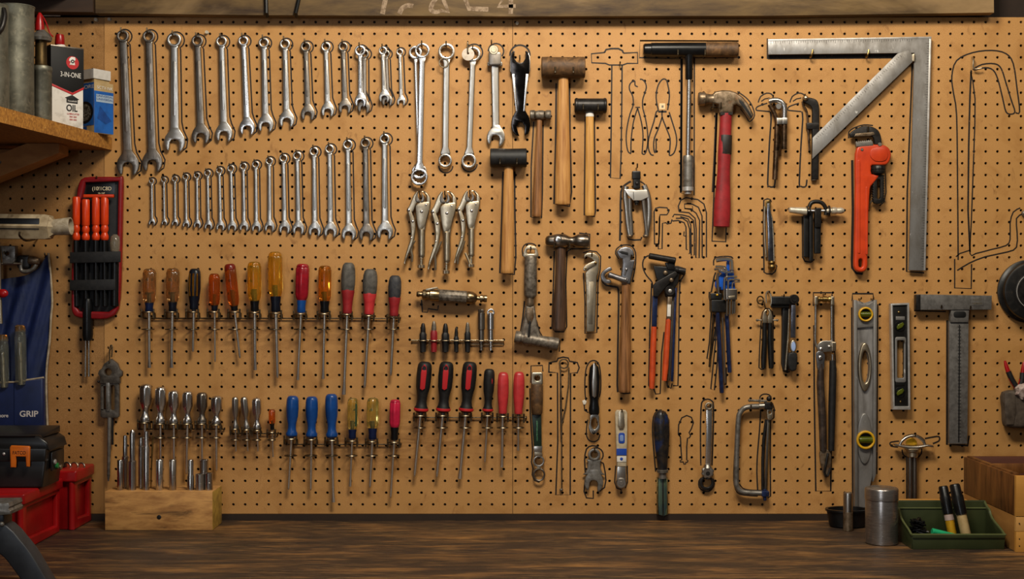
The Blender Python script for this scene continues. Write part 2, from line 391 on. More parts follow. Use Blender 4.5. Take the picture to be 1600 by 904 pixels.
for st, wd in (([cs(238, 15), cs(212, 142)], 7.5), (sm([cs(352, 140), cs(375, 95), cs(420, 72), cs(465, 78)], 4), 7),
               (sm([cs(672, -10), cs(625, 55), cs(612, 105), cs(640, 124), cs(685, 122)], 4), 7), ([cs(700, -5), cs(730, 60), cs(755, 125), cs(690, 112)], 6),
               ([cs(890, 5), cs(925, 98), cs(1085, 104)], 7.5), ([cs(1225, -5), cs(1165, 80), cs(1310, 76)], 6), ([cs(1272, -10), cs(1270, 142)], 7)):
    k_ = mk('chalk_mark', stroke(st, wd), chalk, bm2, 1., tuple(bm2.location), 0)
# black cables hanging over the beam
for a, b2, lb in (((419, -60), (421, 26), 'black cable running straight down over the beam'), ((486, -60), (466, 26), 'black cable slanting down over the beam')):
    one('cable', tube([(a[0], a[1], 28.4), (b2[0], b2[1], 27.8), (b2[0], b2[1] + 3, 20)], 3.2, 8), blackp, lb, 'cable', b2[0], b2[1], 27, 0)
# push pins / screws at the top of the sheets
for n_, (x, y, lb) in enumerate(((151, 31.5, 'clear push pin at the top edge of the darker left sheet'), (172, 31, 'clear push pin near the seam above the first long wrench'),
                      (324, 51, 'clear push pin between the third and fourth wrench tops'), (808, 37, 'small screw head at the seam under the chalk marks'))):
    one('push_pin', lathe((x, y, 0 if x > 160 else -1), (x, y, 6), [(0, 2.6), (.2, 2.6), (.35, 1.6), (.8, 1.8), (1, 2.6)], 12), mat('clear_plastic_pin', '#d8cdb8', .2, 0, trans=.4), lb, 'pin', x, y, 0, 0)

# ---------------------------------------------------------------- bench
def bench_mat():
    m = bpy.data.materials.new('stained_bench_wood'); m.use_nodes = True; nt = m.node_tree; N = nt.nodes; L = nt.links; b = N['Principled BSDF']
    tc = N.new('ShaderNodeTexCoord')
    def noise(sc, st, det=6, dist=.3):
        mp = N.new('ShaderNodeMapping'); mp.inputs['Scale'].default_value = st; L.new(tc.outputs['Object'], mp.inputs[0])
        n = N.new('ShaderNodeTexNoise'); n.inputs['Scale'].default_value = sc; n.inputs['Detail'].default_value = det; n.inputs['Distortion'].default_value = dist
        n.inputs['Roughness'].default_value = .65; L.new(mp.outputs[0], n.inputs['Vector']); return n.outputs[0]
    def cr(i, st):
        r = N.new('ShaderNodeValToRGB'); L.new(i, r.inputs[0]); e = r.color_ramp.elements
        e[0].position = st[0][0]; e[0].color = lin(st[0][1]); e[1].position = st[-1][0]; e[1].color = lin(st[-1][1])
        for p, c_ in st[1:-1]: q = e.new(p); q.color = lin(c_)
        return r.outputs[0]
    a = cr(noise(8, (.55, 3.4, 1)), ((.36, '#140e0a'), (.47, '#30231a'), (.55, '#6c4a2a'), (.68, '#a8763c')))
    bb = cr(noise(85, (.22, 3.6, 1), 10, .5), ((.42, '#0d0906'), (.52, '#392819'), (.63, '#a07845')))
    x = N.new('ShaderNodeMix'); x.data_type = 'RGBA'; x.inputs[0].default_value = .5; L.new(a, x.inputs[6]); L.new(bb, x.inputs[7])
    y = N.new('ShaderNodeMix'); y.data_type = 'RGBA'; x.inputs[0].default_value = .5; r = N.new('ShaderNodeMapRange'); r.inputs[1].default_value = .46; r.inputs[2].default_value = .60; r.inputs[4].default_value = .8
    L.new(noise(5, (.7, 2.2, 1), 6, .8), r.inputs[0]); L.new(r.outputs[0], y.inputs[0]); L.new(x.outputs[2], y.inputs[6]); y.inputs[7].default_value = lin('#261c16')
    L.new(y.outputs[2], b.inputs['Base Color']); b.inputs['Roughness'].default_value = .5
    bp = N.new('ShaderNodeBump'); bp.inputs['Strength'].default_value = .5; bp.inputs['Distance'].default_value = .0012
    L.new(noise(110, (.25, 4, 1), 8), bp.inputs['Height']); L.new(bp.outputs[0], b.inputs['Normal']); return m
bmt = bench_mat()
be = T('workbench', 'dark stained wooden workbench running below the whole pegboard', 'workbench', 800, 812, 0, 0)
for h0, h1 in ((-20, 272), (272.8, 560)):
    be.p('plank', plate([(-420, h0), (2200, h0), (2200, h1), (-420, h1)], 0, 40, .8).xf(lambda p: (p[0], 812.02 + 40 - p[2], p[1])), bmt, smooth=30)
be.p('apron', box(-420, 853, 2200, 930, 520, 545, 1), beamd)
for x in (-400, 700, 2100): be.p('leg', box(x, 853, x + 60, FL - .5, 440, 515, 1), beamd)
for x in (-400, 700, 2100): be.p('leg', box(x, 853, x + 60, FL - .5, 0, 60, 1), beamd)

# ---------------------------------------------------------------- marker outlines drawn on the sheets
def outline(pts, wd=1.7, closed=False, h=.22, smooth=None, seg=None):
    pts = list(pts); wd = wd * 1.22 + .1
    if smooth: pts = sm(pts, smooth, closed)
    if closed: pts = pts + [pts[0], pts[1]]
    g = stroke(pts, wd, h)
    cx = sum(p[0] for p in pts) / len(pts)
    o = PB[0] if cx < 163 else PB[1] if cx < 801 else PB[2]
    return mk('marker_outline', g, ink, o, 1., (0, 0, 0), 0)

# ---------------------------------------------------------------- peg hooks
def hook(x, y, what, L_=11, r=1.15, up=6, m=None):
    """wire hook out of the board at (x,y) with its tip turned up"""
    g = tube(sm([(x, y - 1, -4), (x, y - .4, 1), (x, y, 5), (x, y, L_ - 2), (x, y - 1.4, L_), (x, y - up, L_ + .6)], 3), r, 7)
    return one('peg_hook', g, m or wire, 'small wire peg hook holding the ' + what, 'hook', x, y, 0, 0, 'wire peg hooks')
# ---------------------------------------------------------------- wrenches
def frame2(c0, c1):
    d = Vector((c1[0] - c0[0], c1[1] - c0[1])); L_ = d.length; d.normalize(); n = Vector((-d.y, d.x))   # n points left when d points down
    return L_, (lambda u, v: (c0[0] + d.x * u - n.x * v, c0[1] + d.y * u - n.y * v))   # v to the right
def jaw(c, w_, deg, tilt=5):
    """open end, mouth towards local +u; deg = direction of u"""
    R = w_ / 2
    prof = [(-1.35, -.40), (-1.05, -.50), (-.80, -.72), (-.45, -.93), (0, -1.03), (.40, -.98), (.74, -.82), (.95, -.62), (.92, -.48), (.55, -.44), (.12, -.44), (-.12, -.30), (-.2, 0),
            (-.12, .30), (.12, .44), (.55, .44), (.92, .48), (1.0, .60), (.78, .82), (.40, .98), (0, 1.03), (-.45, .93), (-.80, .72), (-1.05, .50), (-1.35, .40)]
    a = math.radians(deg + tilt); out = []
    for u, v in prof: out.append((c[0] + R * (u * math.cos(a) + v * math.sin(a) * 1), c[1] + R * (u * math.sin(a) - v * math.cos(a))))
    a2 = math.radians(deg)
    for i in (0, len(prof) - 1):      # keep the neck in line with the shaft
        u, v = prof[i]; out[i] = (c[0] + R * (u * math.cos(a2) + v * math.sin(a2)), c[1] + R * (u * math.sin(a2) - v * math.cos(a2)))
    return out
def ring12(c, r, ri, h0, h1, bev=.6):
    star = [(c[0] + ri * (1 if i % 2 else .88) * math.cos(2 * PI * i / 24), c[1] + ri * (1 if i % 2 else .88) * math.sin(2 * PI * i / 24)) for i in range(24)]
    return plate([circ(c[0], c[1], r, 28), star], h0, h1, bev)
def shaft_outline(c0, c1, s0, s1, r0, R1):
    L_, f = frame2(c0, c1); a = r0 * .8; b = L_ - R1 * .75
    pts = [(a, -s0 * .62), (a + 4, -s0 * .5), (b - R1 * .7, -s1 * .5), (b - R1 * .25, -s1 * .62), (b, -s1 * .85)]
    o = [f(u, v) for u, v in pts] + [f(u, -v) for u, v in reversed(pts)]
    return o, f, L_
def comb_wrench(c0, r0, c1, w1, label, name='combination_wrench', m=None, h=0., hk=True, s=(None, None), outl=True, panel=True, group='combination wrenches', what=None, tiltj=5):
    m = m or chrome
    t = T(name, label, 'wrench', c0[0], c0[1], 5, 6, group)
    s0 = s[0] or w1 * .36; s1 = s[1] or w1 * .43
    o, f, L_ = shaft_outline(c0, c1, s0, s1, r0, w1 / 2)
    th = max(2.6, min(5, s1 * .42))
    t.p('ring_end', ring12(c0, r0, r0 * .62, h + 2.2, h + 2.2 + th * 1.35, r0 * .12), m)
    sh = t.p('shaft', plate(o, h + 2.8, h + 2.8 + th, min(th * .42, s0 * .22), 2), m)
    if panel and L_ > 60:
        a, b = L_ * .22, L_ * .74; q = s0 * .22
        po = [f(a, -q), f(b, -q), f(b + q, 0), f(b, q), f(a, q), f(a - q, 0)]
        t.p('raised_panel', plate(po, h + 2.8 + th - .3, h + 2.8 + th + .5, .3), m, sh)
    dg = math.degrees(math.atan2(c1[1] - c0[1], c1[0] - c0[0]))
    t.p('open_end', plate(jaw(c1, w1, dg, tiltj), h + 2.5, h + 2.5 + th * 1.15, th * .25), m)
    if hk: hook(c0[0], c0[1] - r0 * .62 + 1.3, what or label, L_=h + 11, r=min(1.2, r0 * .16), up=min(7, r0 * .9))
    if outl:
        dx = 1.4 + w1 * .05
        ro = [(x + dx, y + .5) for x, y in circ(c0[0], c0[1], r0 + 1.6, 12, -150, 60)]
        L2, f2 = frame2((c0[0] + dx, c0[1]), (c1[0] + dx, c1[1]))
        ro += [f2(r0 + 4, s0 * .5 + 1.5), f2(L2 - w1 * .95, s1 * .5 + 1.5), f2(L2 - w1 * .55, s1 * .5 + 4), f2(L2 - w1 * .1, w1 / 2 + 1.5), f2(L2 + w1 * .3, w1 / 2 - .5), f2(L2 + w1 * .5, w1 * .22)]
        outline(ro, 1.7)
    return t
ORD = ['first', 'second', 'third', 'fourth', 'fifth', 'sixth', 'seventh', 'eighth', 'ninth', 'tenth', 'eleventh', 'twelfth', 'thirteenth', 'fourteenth', 'fifteenth', 'sixteenth', 'seventeenth', 'eighteenth']
A = [((192, 56.5), 9.5, (200, 257), 34), ((232.5, 57), 9.5, (238, 253), 31), ((272, 62.5), 11.5, (273, 221), 32), ((308.5, 64), 9, (314, 211), 27.5), ((346, 65), 8.6, (350, 208), 26.5),
     ((380, 64), 8, (386, 199), 24), ((412, 67), 8.2, (415, 194), 24.5), ((445, 69), 8.2, (448, 187), 24), ((477.5, 73), 8, (481, 177), 21.5), ((509, 73), 7.6, (512, 172), 20.5),
     ((536, 73), 7.4, (539, 167), 20), ((563, 80), 8.6, (564, 158), 18.5), ((598.5, 80), 6.6, (601, 152), 17), ((624.5, 81), 5.4, (627, 158), 13.5)]
darkset = {0: chrome_d, 1: chrome_d, 3: chrome_d, 8: chrome_d, 10: chrome_d}
extra = {0: 'the longest', 1: 'long and dull', 2: 'widest, matt silver', 3: 'dark jaw', 11: 'polished, in front of another one', 12: 'short, in front of another one', 13: 'smallest, last at the right'}
for i, (c0, r0, c1, w1) in enumerate(A):
    lb = '%s combination wrench, %s from left in upper row%s' % ('dull steel' if i in darkset else 'chrome', ORD[i], (', ' + extra[i]) if i in extra else '')
    comb_wrench(c0, r0, c1, w1, lb, m=darkset.get(i, polish if i in (11, 5) else chrome), group='upper row of combination wrenches', what='%s wrench from left in the upper row' % ORD[i],
                h=5.5 if i in (11, 12) else 0)
comb_wrench((569, 84), 7.5, (568.5, 167), 19, 'dull combination wrench hanging half hidden behind the polished twelfth one', m=chrome_d, hk=False, panel=False, group='upper row of combination wrenches')
comb_wrench((603, 84), 6, (605, 157), 16.5, 'dull short combination wrench half hidden behind the thirteenth one', m=chrome_d, hk=False, panel=False, group='upper row of combination wrenches')
B = [((236.5, 282.7), 4.4, (237, 347), 10.5), ((255.4, 280.7), 4.4, (256.4, 347.4), 9.2), ((272.7, 279.3), 4.8, (273, 348), 10.5), ((289.6, 276), 5, (290.4, 350), 11.2), ((307.2, 274), 5, (307.8, 350.4), 11.8),
     ((323.9, 270.3), 5.4, (325.3, 352.4), 12.8), ((342.4, 266.3), 5.4, (344, 353.4), 13.7), ((360.4, 263), 5.7, (362.4, 354), 14.2), ((379.9, 259.8), 5.8, (380.9, 354), 14.4), ((399.2, 256.8), 5.8, (400.2, 354.8), 14.8),
     ((420.6, 251.5), 6, (421, 354.2), 16.2), ((442.7, 247.1), 6.5, (444.5, 356), 17.8), ((464.2, 243.3), 6.8, (466.2, 357), 18.8), ((490.5, 236.7), 7.2, (491.8, 359.2), 20.2), ((514.8, 232.7), 7.2, (516.4, 360.4), 20.8),
     ((543.4, 226), 7.8, (545.1, 364), 22.4), ((570.8, 223.4), 7.8, (572.6, 364.8), 22.8), ((600.9, 217), 8, (601.5, 361.5), 24.8)]
for i, (c0, r0, c1, w1) in enumerate(B):
    lb = 'satin combination wrench, %s from left in the lower graded row%s' % (ORD[i], {0: ', small', 17: ', the largest', 16: ', darker shaft'}.get(i, ''))
    comb_wrench(c0, r0, c1, w1, lb, m=chrome_d if i == 16 else chrome, group='lower row of combination wrenches', what='%s wrench from left in the lower row' % ORD[i])

# ---------------------------------------------------------------- double box wrenches and big spanners right of the rows
def box_wrench(c0, r0, c1, r1, sw, label, m=chrome, h=0., ri=.66, what=None, hk=True, name='box_wrench'):
    t = T(name, label, 'wrench', c0[0], c0[1], 5, 7, None)
    L_, f = frame2(c0, c1)
    pts = [(r0 * .85, -sw * .7), (r0 + 6, -sw * .5), (L_ - r1 - 10, -sw * .5), (L_ - r1 - 2, -sw * .8), (L_ - r1 * .8, -r1 * .7)]
    t.p('shaft', plate([f(u, v) for u, v in pts] + [f(u, -v) for u, v in reversed(pts)], h + 3, h + 8, 1.8, 2), m)
    t.p('upper_ring', ring12(c0, r0, r0 * ri, h + 3, h + 9, 1.2), m)
    t.p('lower_ring', ring12(c1, r1, r1 * ri, h + 1.5, h + 8, 1.2), m)
    if hk: hook(c0[0], c0[1] - r0 * ri + 1.3, what or label, L_=h + 13)
    return t
box_wrench((649, 82), 10.5, (655, 268), 12, 6, 'polished ring spanner behind, its head showing left of the first box wrench', polish, 0, hk=False)
box_wrench((660, 80), 11.8, (655.5, 276.7), 13.5, 9.5, 'chrome offset box wrench, leftmost of the three long box wrenches', polish, 5.5, ri=.74, what='leftmost long box wrench')
box_wrench((697.8, 81), 13, (695.7, 251), 10.8, 10, 'grey box wrench with large dark top ring, middle of the three', chrome, 3, ri=.72, what='middle long box wrench')
one('key_ring', tube([(693.6 + 7 * math.cos(t * PI / 10), 98.8 + 7 * math.sin(t * PI / 10), 13) for t in range(20)], 1, 6, True), wire, 'small split ring threaded on the large dark wrench ring', 'ring', 693, 92, 12, 8)
outline(circ(696.5, 259, 11, 18, 0, 180), 1.6)
outline(circ(733.5, 256, 12, 18, 0, 180), 1.6)
outline(circ(741, 82, 13, 20, -180, 60), 1.8)
t = box_wrench((739, 85), 12, (732.6, 251.3), 11.8, 9, 'chrome box wrench with a round white tag over its top ring', chrome, 2, ri=.7, what='box wrench with the white tag')
one('tag', plate([circ(731.5, 85.4, 9.8, 28), circ(731.5, 84, 1.7, 10)], 14.5, 15.6, .3), mat('white_tag', '#c9bdae', .6, 0, '#a8937c', 80, .5, .75), 'round white tag with a punched hole hanging on a wire', 'tag', 731.5, 76, 14, 12)
one('peg_hook', tube(sm([(731.3, 66, -4), (731.3, 66.5, 6), (731.3, 68, 16.5), (731.3, 75, 17.4), (731.3, 84, 16.8)], 4), 1.1, 7), wire, 'long wire hook curling down over the round white tag', 'hook', 731, 66, 0, 0, 'wire peg hooks')
# wrench with ratcheting square head
t = T('ratcheting_wrench', 'chrome open-end wrench with blocky socket head at its top', 'wrench', 772, 80, 5, 8)
o, f, L_ = shaft_outline((773, 92), (774.8, 216), 13, 11.5, 10, 14)
t.p('shaft', plate(o, 4, 9.5, 2.2, 2), chrome)
t.p('open_end', plate(jaw((774.8, 214), 28, 90, 10), 3.5, 10, 1.6), chrome)
t.p('socket_head', box(763.5, 82, 783, 103, 2, 15, 1.5, 3) + box(761.5, 97, 785, 104, 3, 13, 1, 2), chrome_d)
t.p('drive_plug', cyl((771.5, 79, 3), (771.5, 79, 16), 7.6, 20, .8) + cyl((771.5, 79, 16), (771.5, 79, 17.2), 4.4, 18, .3), nickel)
outline(circ(775, 80, 12, 14, -180, 40), 1.8); hook(768, 70, 'wrench with the blocky socket head')
# big double open-ended spanner
t = T('spanner', 'black chromed double open-end spanner with polished edges, fork mouth up', 'wrench', 812, 89, 5, 8)
outer = [(797.2, 112), (796.8, 98), (797.4, 89), (799.5, 82), (802.4, 79), (804.4, 80.5), (803.6, 86), (804.2, 92), (807.5, 97), (812.5, 98.6), (817.5, 97), (820.8, 92), (821.4, 86), (820.6, 80.5), (822.6, 79), (825.5, 82), (827.6, 89), (828.2, 98), (827.6, 112), (822.5, 125), (820.5, 160),
         (820.5, 172), (827, 184), (828.6, 194), (827.5, 204), (824.6, 209.5), (819.5, 211.5), (819.2, 206), (820, 198), (816, 191), (810, 191), (807, 198), (809.2, 206), (811.5, 212.5), (806.5, 211.5), (800.6, 205), (798.4, 195), (800, 184), (806, 173), (807, 160), (802.5, 125)]
t.p('body', plate(outer, 4, 10, .9, 2), blackchrome)
t.p('fork_edge', tube([(797.4, 112, 9.4), (797.2, 98, 9.8), (797.8, 89, 9.8), (800, 82.5, 9.6)], .9, 8), polish); t.p('fork_edge', tube([(827.4, 112, 9.4), (827.8, 98, 9.8), (827.2, 89, 9.8), (825, 82.5, 9.6)], .9, 8), polish)
t.p('edge_flat', bar((801.6, 116), (807.6, 174), 3.8, 2.6, 9.2, 10.8, .5), polish, label='polished left edge')
t.p('edge_flat', bar((823.6, 116), (818.8, 174), 3.8, 2.6, 9.2, 10.8, .5), polish, label='polished right edge')
outline(circ(812.4, 86, 15.5, 20, -185, 5), 2.2); hook(812, 94, 'big black double open-end spanner', L_=12)

# ---------------------------------------------------------------- screwdrivers
def driver(pt, pb, tip, W_, style, m, label, cm=None, cl=14, cw=None, tm=None, sw=4.6, blade='flat', name='screwdriver', group=None, h=15, tw=None, m2=None):
    """pt top of handle, pb bottom of handle (shaft leaves here), tip of blade"""
    t = T(name, label, 'screwdriver', pb[0], pb[1], h, h, group)
    P0 = Vector((pt[0], pt[1], h + 1)); P1 = Vector((pb[0], pb[1], h)); P2 = Vector((tip[0], tip[1], h - 3)); R = W_ / 2
    HL = (P1 - P0).length
    def at(y): return P0.lerp(P1, (y) / HL)
    cap = lambda th, t_, j: 1
    if style == 'flute':       # clear acetate, flat flutes, separate collar
        body = P0.lerp(P1, 1 - cl / HL)
        fl = lambda th, t_, j: (1 - .13 * max(0, math.cos(th * 6)) ** .7) if .08 < t_ < .93 else 1
        t.p('handle', lathe(P0, body, [(0, R * .45), (.012, R * .66), (.04, R * .82), (.085, R * .93), (.1, R * .9), (.13, R), (.5, R), (.82, R * .99), (.93, R * .86), (1, R * .66)], 36, mod=fl), m)
        if tm: t.p('end_cap', lathe(P0 - (P1 - P0).normalized() * .5, at(HL * .13), [(0, R * .5), (.1, R * .75), (.4, R * .93), (1, R * .97)], 24), tm)
        cw = cw or W_ * .68
        t.p('collar', lathe(P0.lerp(P1, 1 - (cl + 1.5) / HL), P1, [(0, cw * .5), (.15, cw * .5), (.5, cw * .43), (.85, cw * .46), (1, cw * .4)], 24), cm or navy_b)
        t.p('blade_root', cyl(at(HL * .55), P1, sw * .45, 10), wire_d)
    elif style == 'chrome':    # plated, fluted bulb, waist, flange
        fl = lambda th, t_, j: (1 - .16 * max(0, math.cos(th * 6)) ** .8) if .06 < t_ < .58 else 1
        t.p('handle', lathe(P0, P1, [(0, R * .4), (.015, R * .68), (.06, R * .9), (.12, R), (.48, R * .97), (.6, R * .72), (.7, R * .48), (.8, R * .52), (.88, R * .74), (.93, R * .84), (1, R * .8)], 36, mod=fl), m)
        t.p('collar', lathe(P1 - (P1 - P0).normalized() * .6, P1 + (P1 - P0).normalized() * 2.2, [(0, R * .86), (.5, R * .9), (1, R * .7)], 22), cm or chrome_d)
    elif style == 'cushion':   # ovoid soft grip over a flared plastic neck
        c = .56; mid = P0.lerp(P1, c)
        fl = lambda th, t_, j: 1 - .06 * max(0, math.cos(th * 4))
        t.p('handle', lathe(mid - (P1 - P0) * .03, P1, [(0, R * .86), (.1, R * .9), (.4, R * .74), (.75, R * .62), (.9, R * .66), (1, R * .6)], 26), m)
        t.p('soft_grip', lathe(P0, mid, [(0, R * .4), (.02, R * .58), (.09, R * .8), (.25, R * .95), (.5, R), (.8, R * .97), (.97, R * .88), (1, R * .84)], 32, mod=fl), m2)
        t.p('collar', cyl(P1, P1 + (P1 - P0).normalized() * 4, R * .34, 14, .4), chrome_d)
    elif style == 'modern':    # round bulb, waist, flared foot
        t.p('handle', lathe(P0, P1, [(0, R * .5), (.02, R * .74), (.06, R * .9), (.13, R * .97), (.3, R), (.5, R * .93), (.68, R * .68), (.78, R * .64), (.86, R * .74), (.91, R * .92), (.96, R * .9), (1, R * .6)], 30), m)
        if cm: t.p('ring', lathe(P0.lerp(P1, .905), P0.lerp(P1, .975), [(0, R * .86), (.25, R * .98), (.75, R * .98), (1, R * .86)], 26), cm, label='red ring')
    elif style == 'block':     # tapered hexagonal-ish moulded grip
        fl = lambda th, t_, j: 1 - .08 * max(0, math.cos(th * 4)) if t_ < .7 else 1
        t.p('handle', lathe(P0, P1, [(0, R * .45), (.02, R * .7), (.07, R * .88), (.2, R * .98), (.5, R), (.75, R * .82), (.88, R * .66), (.96, R * .7), (1, R * .64)], 28, mod=fl), m)
    d = (P2 - P1).normalized(); Ls = (P2 - P1).length
    if style in ('modern', 'block'): t.p('collar', cyl(P1 - d, P1 + d * 3, sw * .75, 12, .3), steel)
    sh = bladem
    if blade == 'flat': pr = [(0, sw / 2), (.84, sw / 2), (.94, (tw or sw * 1.25) / 2), (1, (tw or sw * 1.15) / 2)]
    else: pr = [(0, sw / 2), (.93, sw / 2), (.965, sw * .42), (.98, sw * .40), (1, sw * .12)]
    g = lathe(P1 - d * 2, P2, pr, 14)
    if blade == 'flat':
        a0 = P2
        def flat(p):
            q = (Vector(p) - P1).dot(d) / Ls
            if q > .86:
                f_ = 1 - .8 * min(1, (q - .86) / .12); hc = P1.z + (P2.z - P1.z) * q
                return (p[0], p[1], hc + (p[2] - hc) * f_)
            return p
        g.xf(flat)
    t.p('shaft', g, sh)
    return t
def rack(xs, y, y2, x0, x1, label, hw=8.5, hh=15):
    """wire rail with pairs of rings that stand out from the board"""
    t = T('tool_rack', label, 'rack', (x0 + x1) / 2, y, 0, 5)
    t.p('rail', tube([(x0, y, 4), (x1, y, 4)], 1.05, 8) + tube([(x0, y, 4), (x0, y - 1, .1)], 1.4, 8) + tube([(x1, y, 4), (x1, y - 1, .1)], 1.4, 8), wire_d)
    for i, it in enumerate(xs):
        x, w_, yu = it
        r = w_ / 2
        loop = [(x - r, y, 4), (x - r, yu + 2, 6)] + [(x + r * math.cos(math.radians(180 - a)), yu, hh + r * math.sin(math.radians(180 - a)) * .9) for a in range(0, 181, 20)] + [(x + r, yu + 2, 6), (x + r, y, 4)]
        t.p('ring', tube(loop, 1.15, 7), wire)
        for sg in (-1, 1): t.p('prong', cyl((x + sg * r, yu - 5, hh), (x + sg * r, yu + 9, hh), 1.5, 8, .3), wire)
        lo = [(x + r * .98 * math.cos(math.radians(a)), y2, hh - 3 + r * .9 * math.sin(math.radians(a))) for a in range(-70, 251, 20)]
        t.p('ring', tube([(x + 2, y2, 1)] + lo + [(x - 2, y2, 1)], .95, 6), wire)
    return t
g1 = 'screwdrivers in the upper left rack'
driver((234, 419.4), (233, 487), (232.5, 574.5), 21, 'flute', smoke, 'smoky clear screwdriver with navy collar, first in the upper rack', navy, 14, 14, sw=5, group=g1, tw=6)
driver((270.5, 418.7), (269.5, 486), (267, 574.5), 21, 'flute', smoke, 'smoky clear screwdriver with black collar, second in the upper rack', navy_b, 14, 14, sw=5, group=g1, tw=6)
t = driver((304.8, 419.4), (303, 483), (300.7, 550), 20, 'block', navy_b, 'black screwdriver with amber stripes in its handle', sw=5, blade='phillips', group=g1)
for dx in (-5.6, 0, 5.8):
    t.p('amber_stripe', tube([(304.3 + dx * .9, 427, 24.2 - abs(dx) * .3), (304 + dx, 440, 25.4 - abs(dx) * .33), (303.8 + dx * .9, 462, 23.6 - abs(dx) * .3)], 1.7, 8), amber)
driver((335, 427), (335.3, 485), (335.5, 565.6), 17.5, 'flute', amber_r, 'short orange amber screwdriver with black collar, fourth in the upper rack', navy_b, 8, 11, sw=3.2, blade='phillips', group=g1)
driver((359, 412.5), (366.6, 485), (374.5, 560), 18.5, 'flute', amber_r, 'red amber screwdriver with dark domed end, leaning right', blackp, 7, 12, tm=darkred, sw=4, blade='phillips', group=g1)
driver((397.4, 408.5), (398, 486), (398, 577.9), 22, 'flute', yellowp, 'yellow clear screwdriver with black collar beside the tallest one', blackp, 16, 14, sw=5.5, group=g1, tw=6)
driver((429.9, 393), (431, 487), (433.2, 590.7), 23, 'flute', yellowp, 'tallest yellow clear screwdriver in the upper rack', navy_b, 23, 16.5, sw=5.8, blade='phillips', group=g1)
driver((473.3, 411.8), (470.5, 488), (464.7, 593.5), 22, 'flute', winered, 'wine red screwdriver with blue collar and worn end cap', blue_h, 19, 15, sw=4.4, group=g1, tw=5)
driver((507.9, 414.6), (507.2, 488), (504.3, 591.6), 21, 'flute', amber, 'orange amber screwdriver with black collar, next to the wine red one', blackp, 17, 15, sw=4.4, group=g1, tw=5)
driver((545, 410), (542.6, 489), (536.9, 616.4), 23, 'cushion', red_g, 'red screwdriver with grey soft grip, the longest blade in the rack', sw=5.2, m2=grey_r, group=g1)
driver((579.2, 420), (576.5, 490.6), (569.5, 606.8), 24, 'cushion', coral, 'bright red screwdriver with scuffed grey soft grip', sw=5.2, blade='phillips', m2=grey_r, group=g1)
driver((617.6, 430), (615.5, 493), (610.2, 587.4), 21.5, 'cushion', red_g, 'red screwdriver with dark soft grip, last in the upper rack', sw=5, blade='phillips', m2=dark_r, group=g1)
rack([(233, 19, 487), (269.5, 19, 487), (302.5, 19, 487), (335.3, 18, 487), (367.5, 18, 487), (398, 19, 488), (431.5, 19, 489), (470, 19, 490), (507, 19, 490), (542, 18, 491), (576, 18, 493), (615, 18, 495)], 497, 514, 226, 625,
     'wire rack rail holding the twelve screwdrivers of the upper row')
g2 = 'chrome fluted screwdrivers'
DD = [((228.4, 599.5), (226.5, 657), (224.5, 728), 19.5, 5), ((251.5, 603.7), (250.6, 659), (250.2, 742), 17.5, 4), ((271.5, 609.3), (271.6, 659), (271, 742), 16.5, 4), ((293.5, 610.6), (293, 659), (290.4, 741), 16.5, 4.4),
      ((316, 612.7), (315.6, 659), (315, 722), 17, 3.6), ((339, 618), (338, 660), (337.6, 736), 18, 4.4)]
for i, (a, b, c_, w_, sw) in enumerate(DD):
    driver(a, b, c_, w_, 'chrome', polish if i != 4 else chrome_d, 'chrome fluted screwdriver, %s from left in the lower rack' % ORD[i], sw=sw, group=g2, blade='flat' if i % 2 == 0 else 'phillips')
rack([(226.5, 17, 659), (250.5, 17, 661), (271.5, 16, 661), (292.5, 16, 661), (315.4, 16, 661), (338, 17, 662)], 670, 682.5, 216, 350, 'wire rack rail holding six chrome fluted screwdrivers')
g3 = 'small precision screwdrivers'
driver((367.5, 619.4), (368, 668), (368, 705), 10.5, 'chrome', chrome, 'slim straight chrome screwdriver, left of the small set', sw=2.4, group=g3)
driver((381, 619.4), (385.6, 668), (386.4, 704.5), 11.5, 'chrome', chrome, 'slim leaning chrome screwdriver in the small set', sw=2.6, group=g3)
driver((401, 621), (402, 668), (402.4, 705.6), 15, 'chrome', polish, 'stubby chrome fluted screwdriver beside the orange one', sw=3, blade='phillips', group=g3)
driver((424.9, 638.8), (425.5, 671), (426, 714), 10.5, 'flute', amber_r, 'tiny orange screwdriver with black collar', blackp, 9, 7, sw=2.2, group=g3)
rack([(368, 12, 669), (386, 12, 670), (402.2, 13, 671), (425.5, 12, 674)], 677, 686, 360, 434, 'short wire rack rail holding four small screwdrivers')
g4 = 'screwdrivers in the lower middle rack'
driver((457.6, 618), (455.6, 682), (450.2, 765), 19.5, 'modern', blue_h, 'blue screwdriver with rounded grip, leftmost of three blue ones', sw=4.6, blade='phillips', group=g4)
t = driver((487.4, 619), (486.8, 683), (485, 766), 19.5, 'modern', blue_h, 'blue screwdriver with white lettering, middle of three blue ones', sw=4.6, blade='phillips', group=g4)
driver((517.8, 615), (518.6, 683.6), (520.4, 784.7), 20, 'modern', blue_h, 'blue screwdriver with the longest blade, right of three blue ones', sw=5.2, group=g4, tw=6)
t5 = driver((551.5, 621.4), (550.4, 685), (546.6, 760), 17, 'flute', clear_y, 'clear yellow screwdriver with a green stripe', navy, 13.5, 13, sw=3.8, group=g4)
t5.p('green_stripe', tube([(557, 630, 21.6), (557.2, 645, 21.8), (556.6, 665, 21.2)], 1.3, 6), mat('green_stripe', '#163a24', .4))
driver((583, 621), (582, 686), (577.7, 762), 19.5, 'flute', clear_y, 'clear yellow screwdriver with navy collar, wider than the striped one', navy, 16.5, 14, sw=4.8, blade='phillips', group=g4)
driver((617.7, 623.7), (616.2, 687), (610, 778), 17.5, 'flute', pink, 'crimson screwdriver with black collar, last in the lower rack', blackp, 19, 13, sw=4.2, blade='phillips', group=g4)
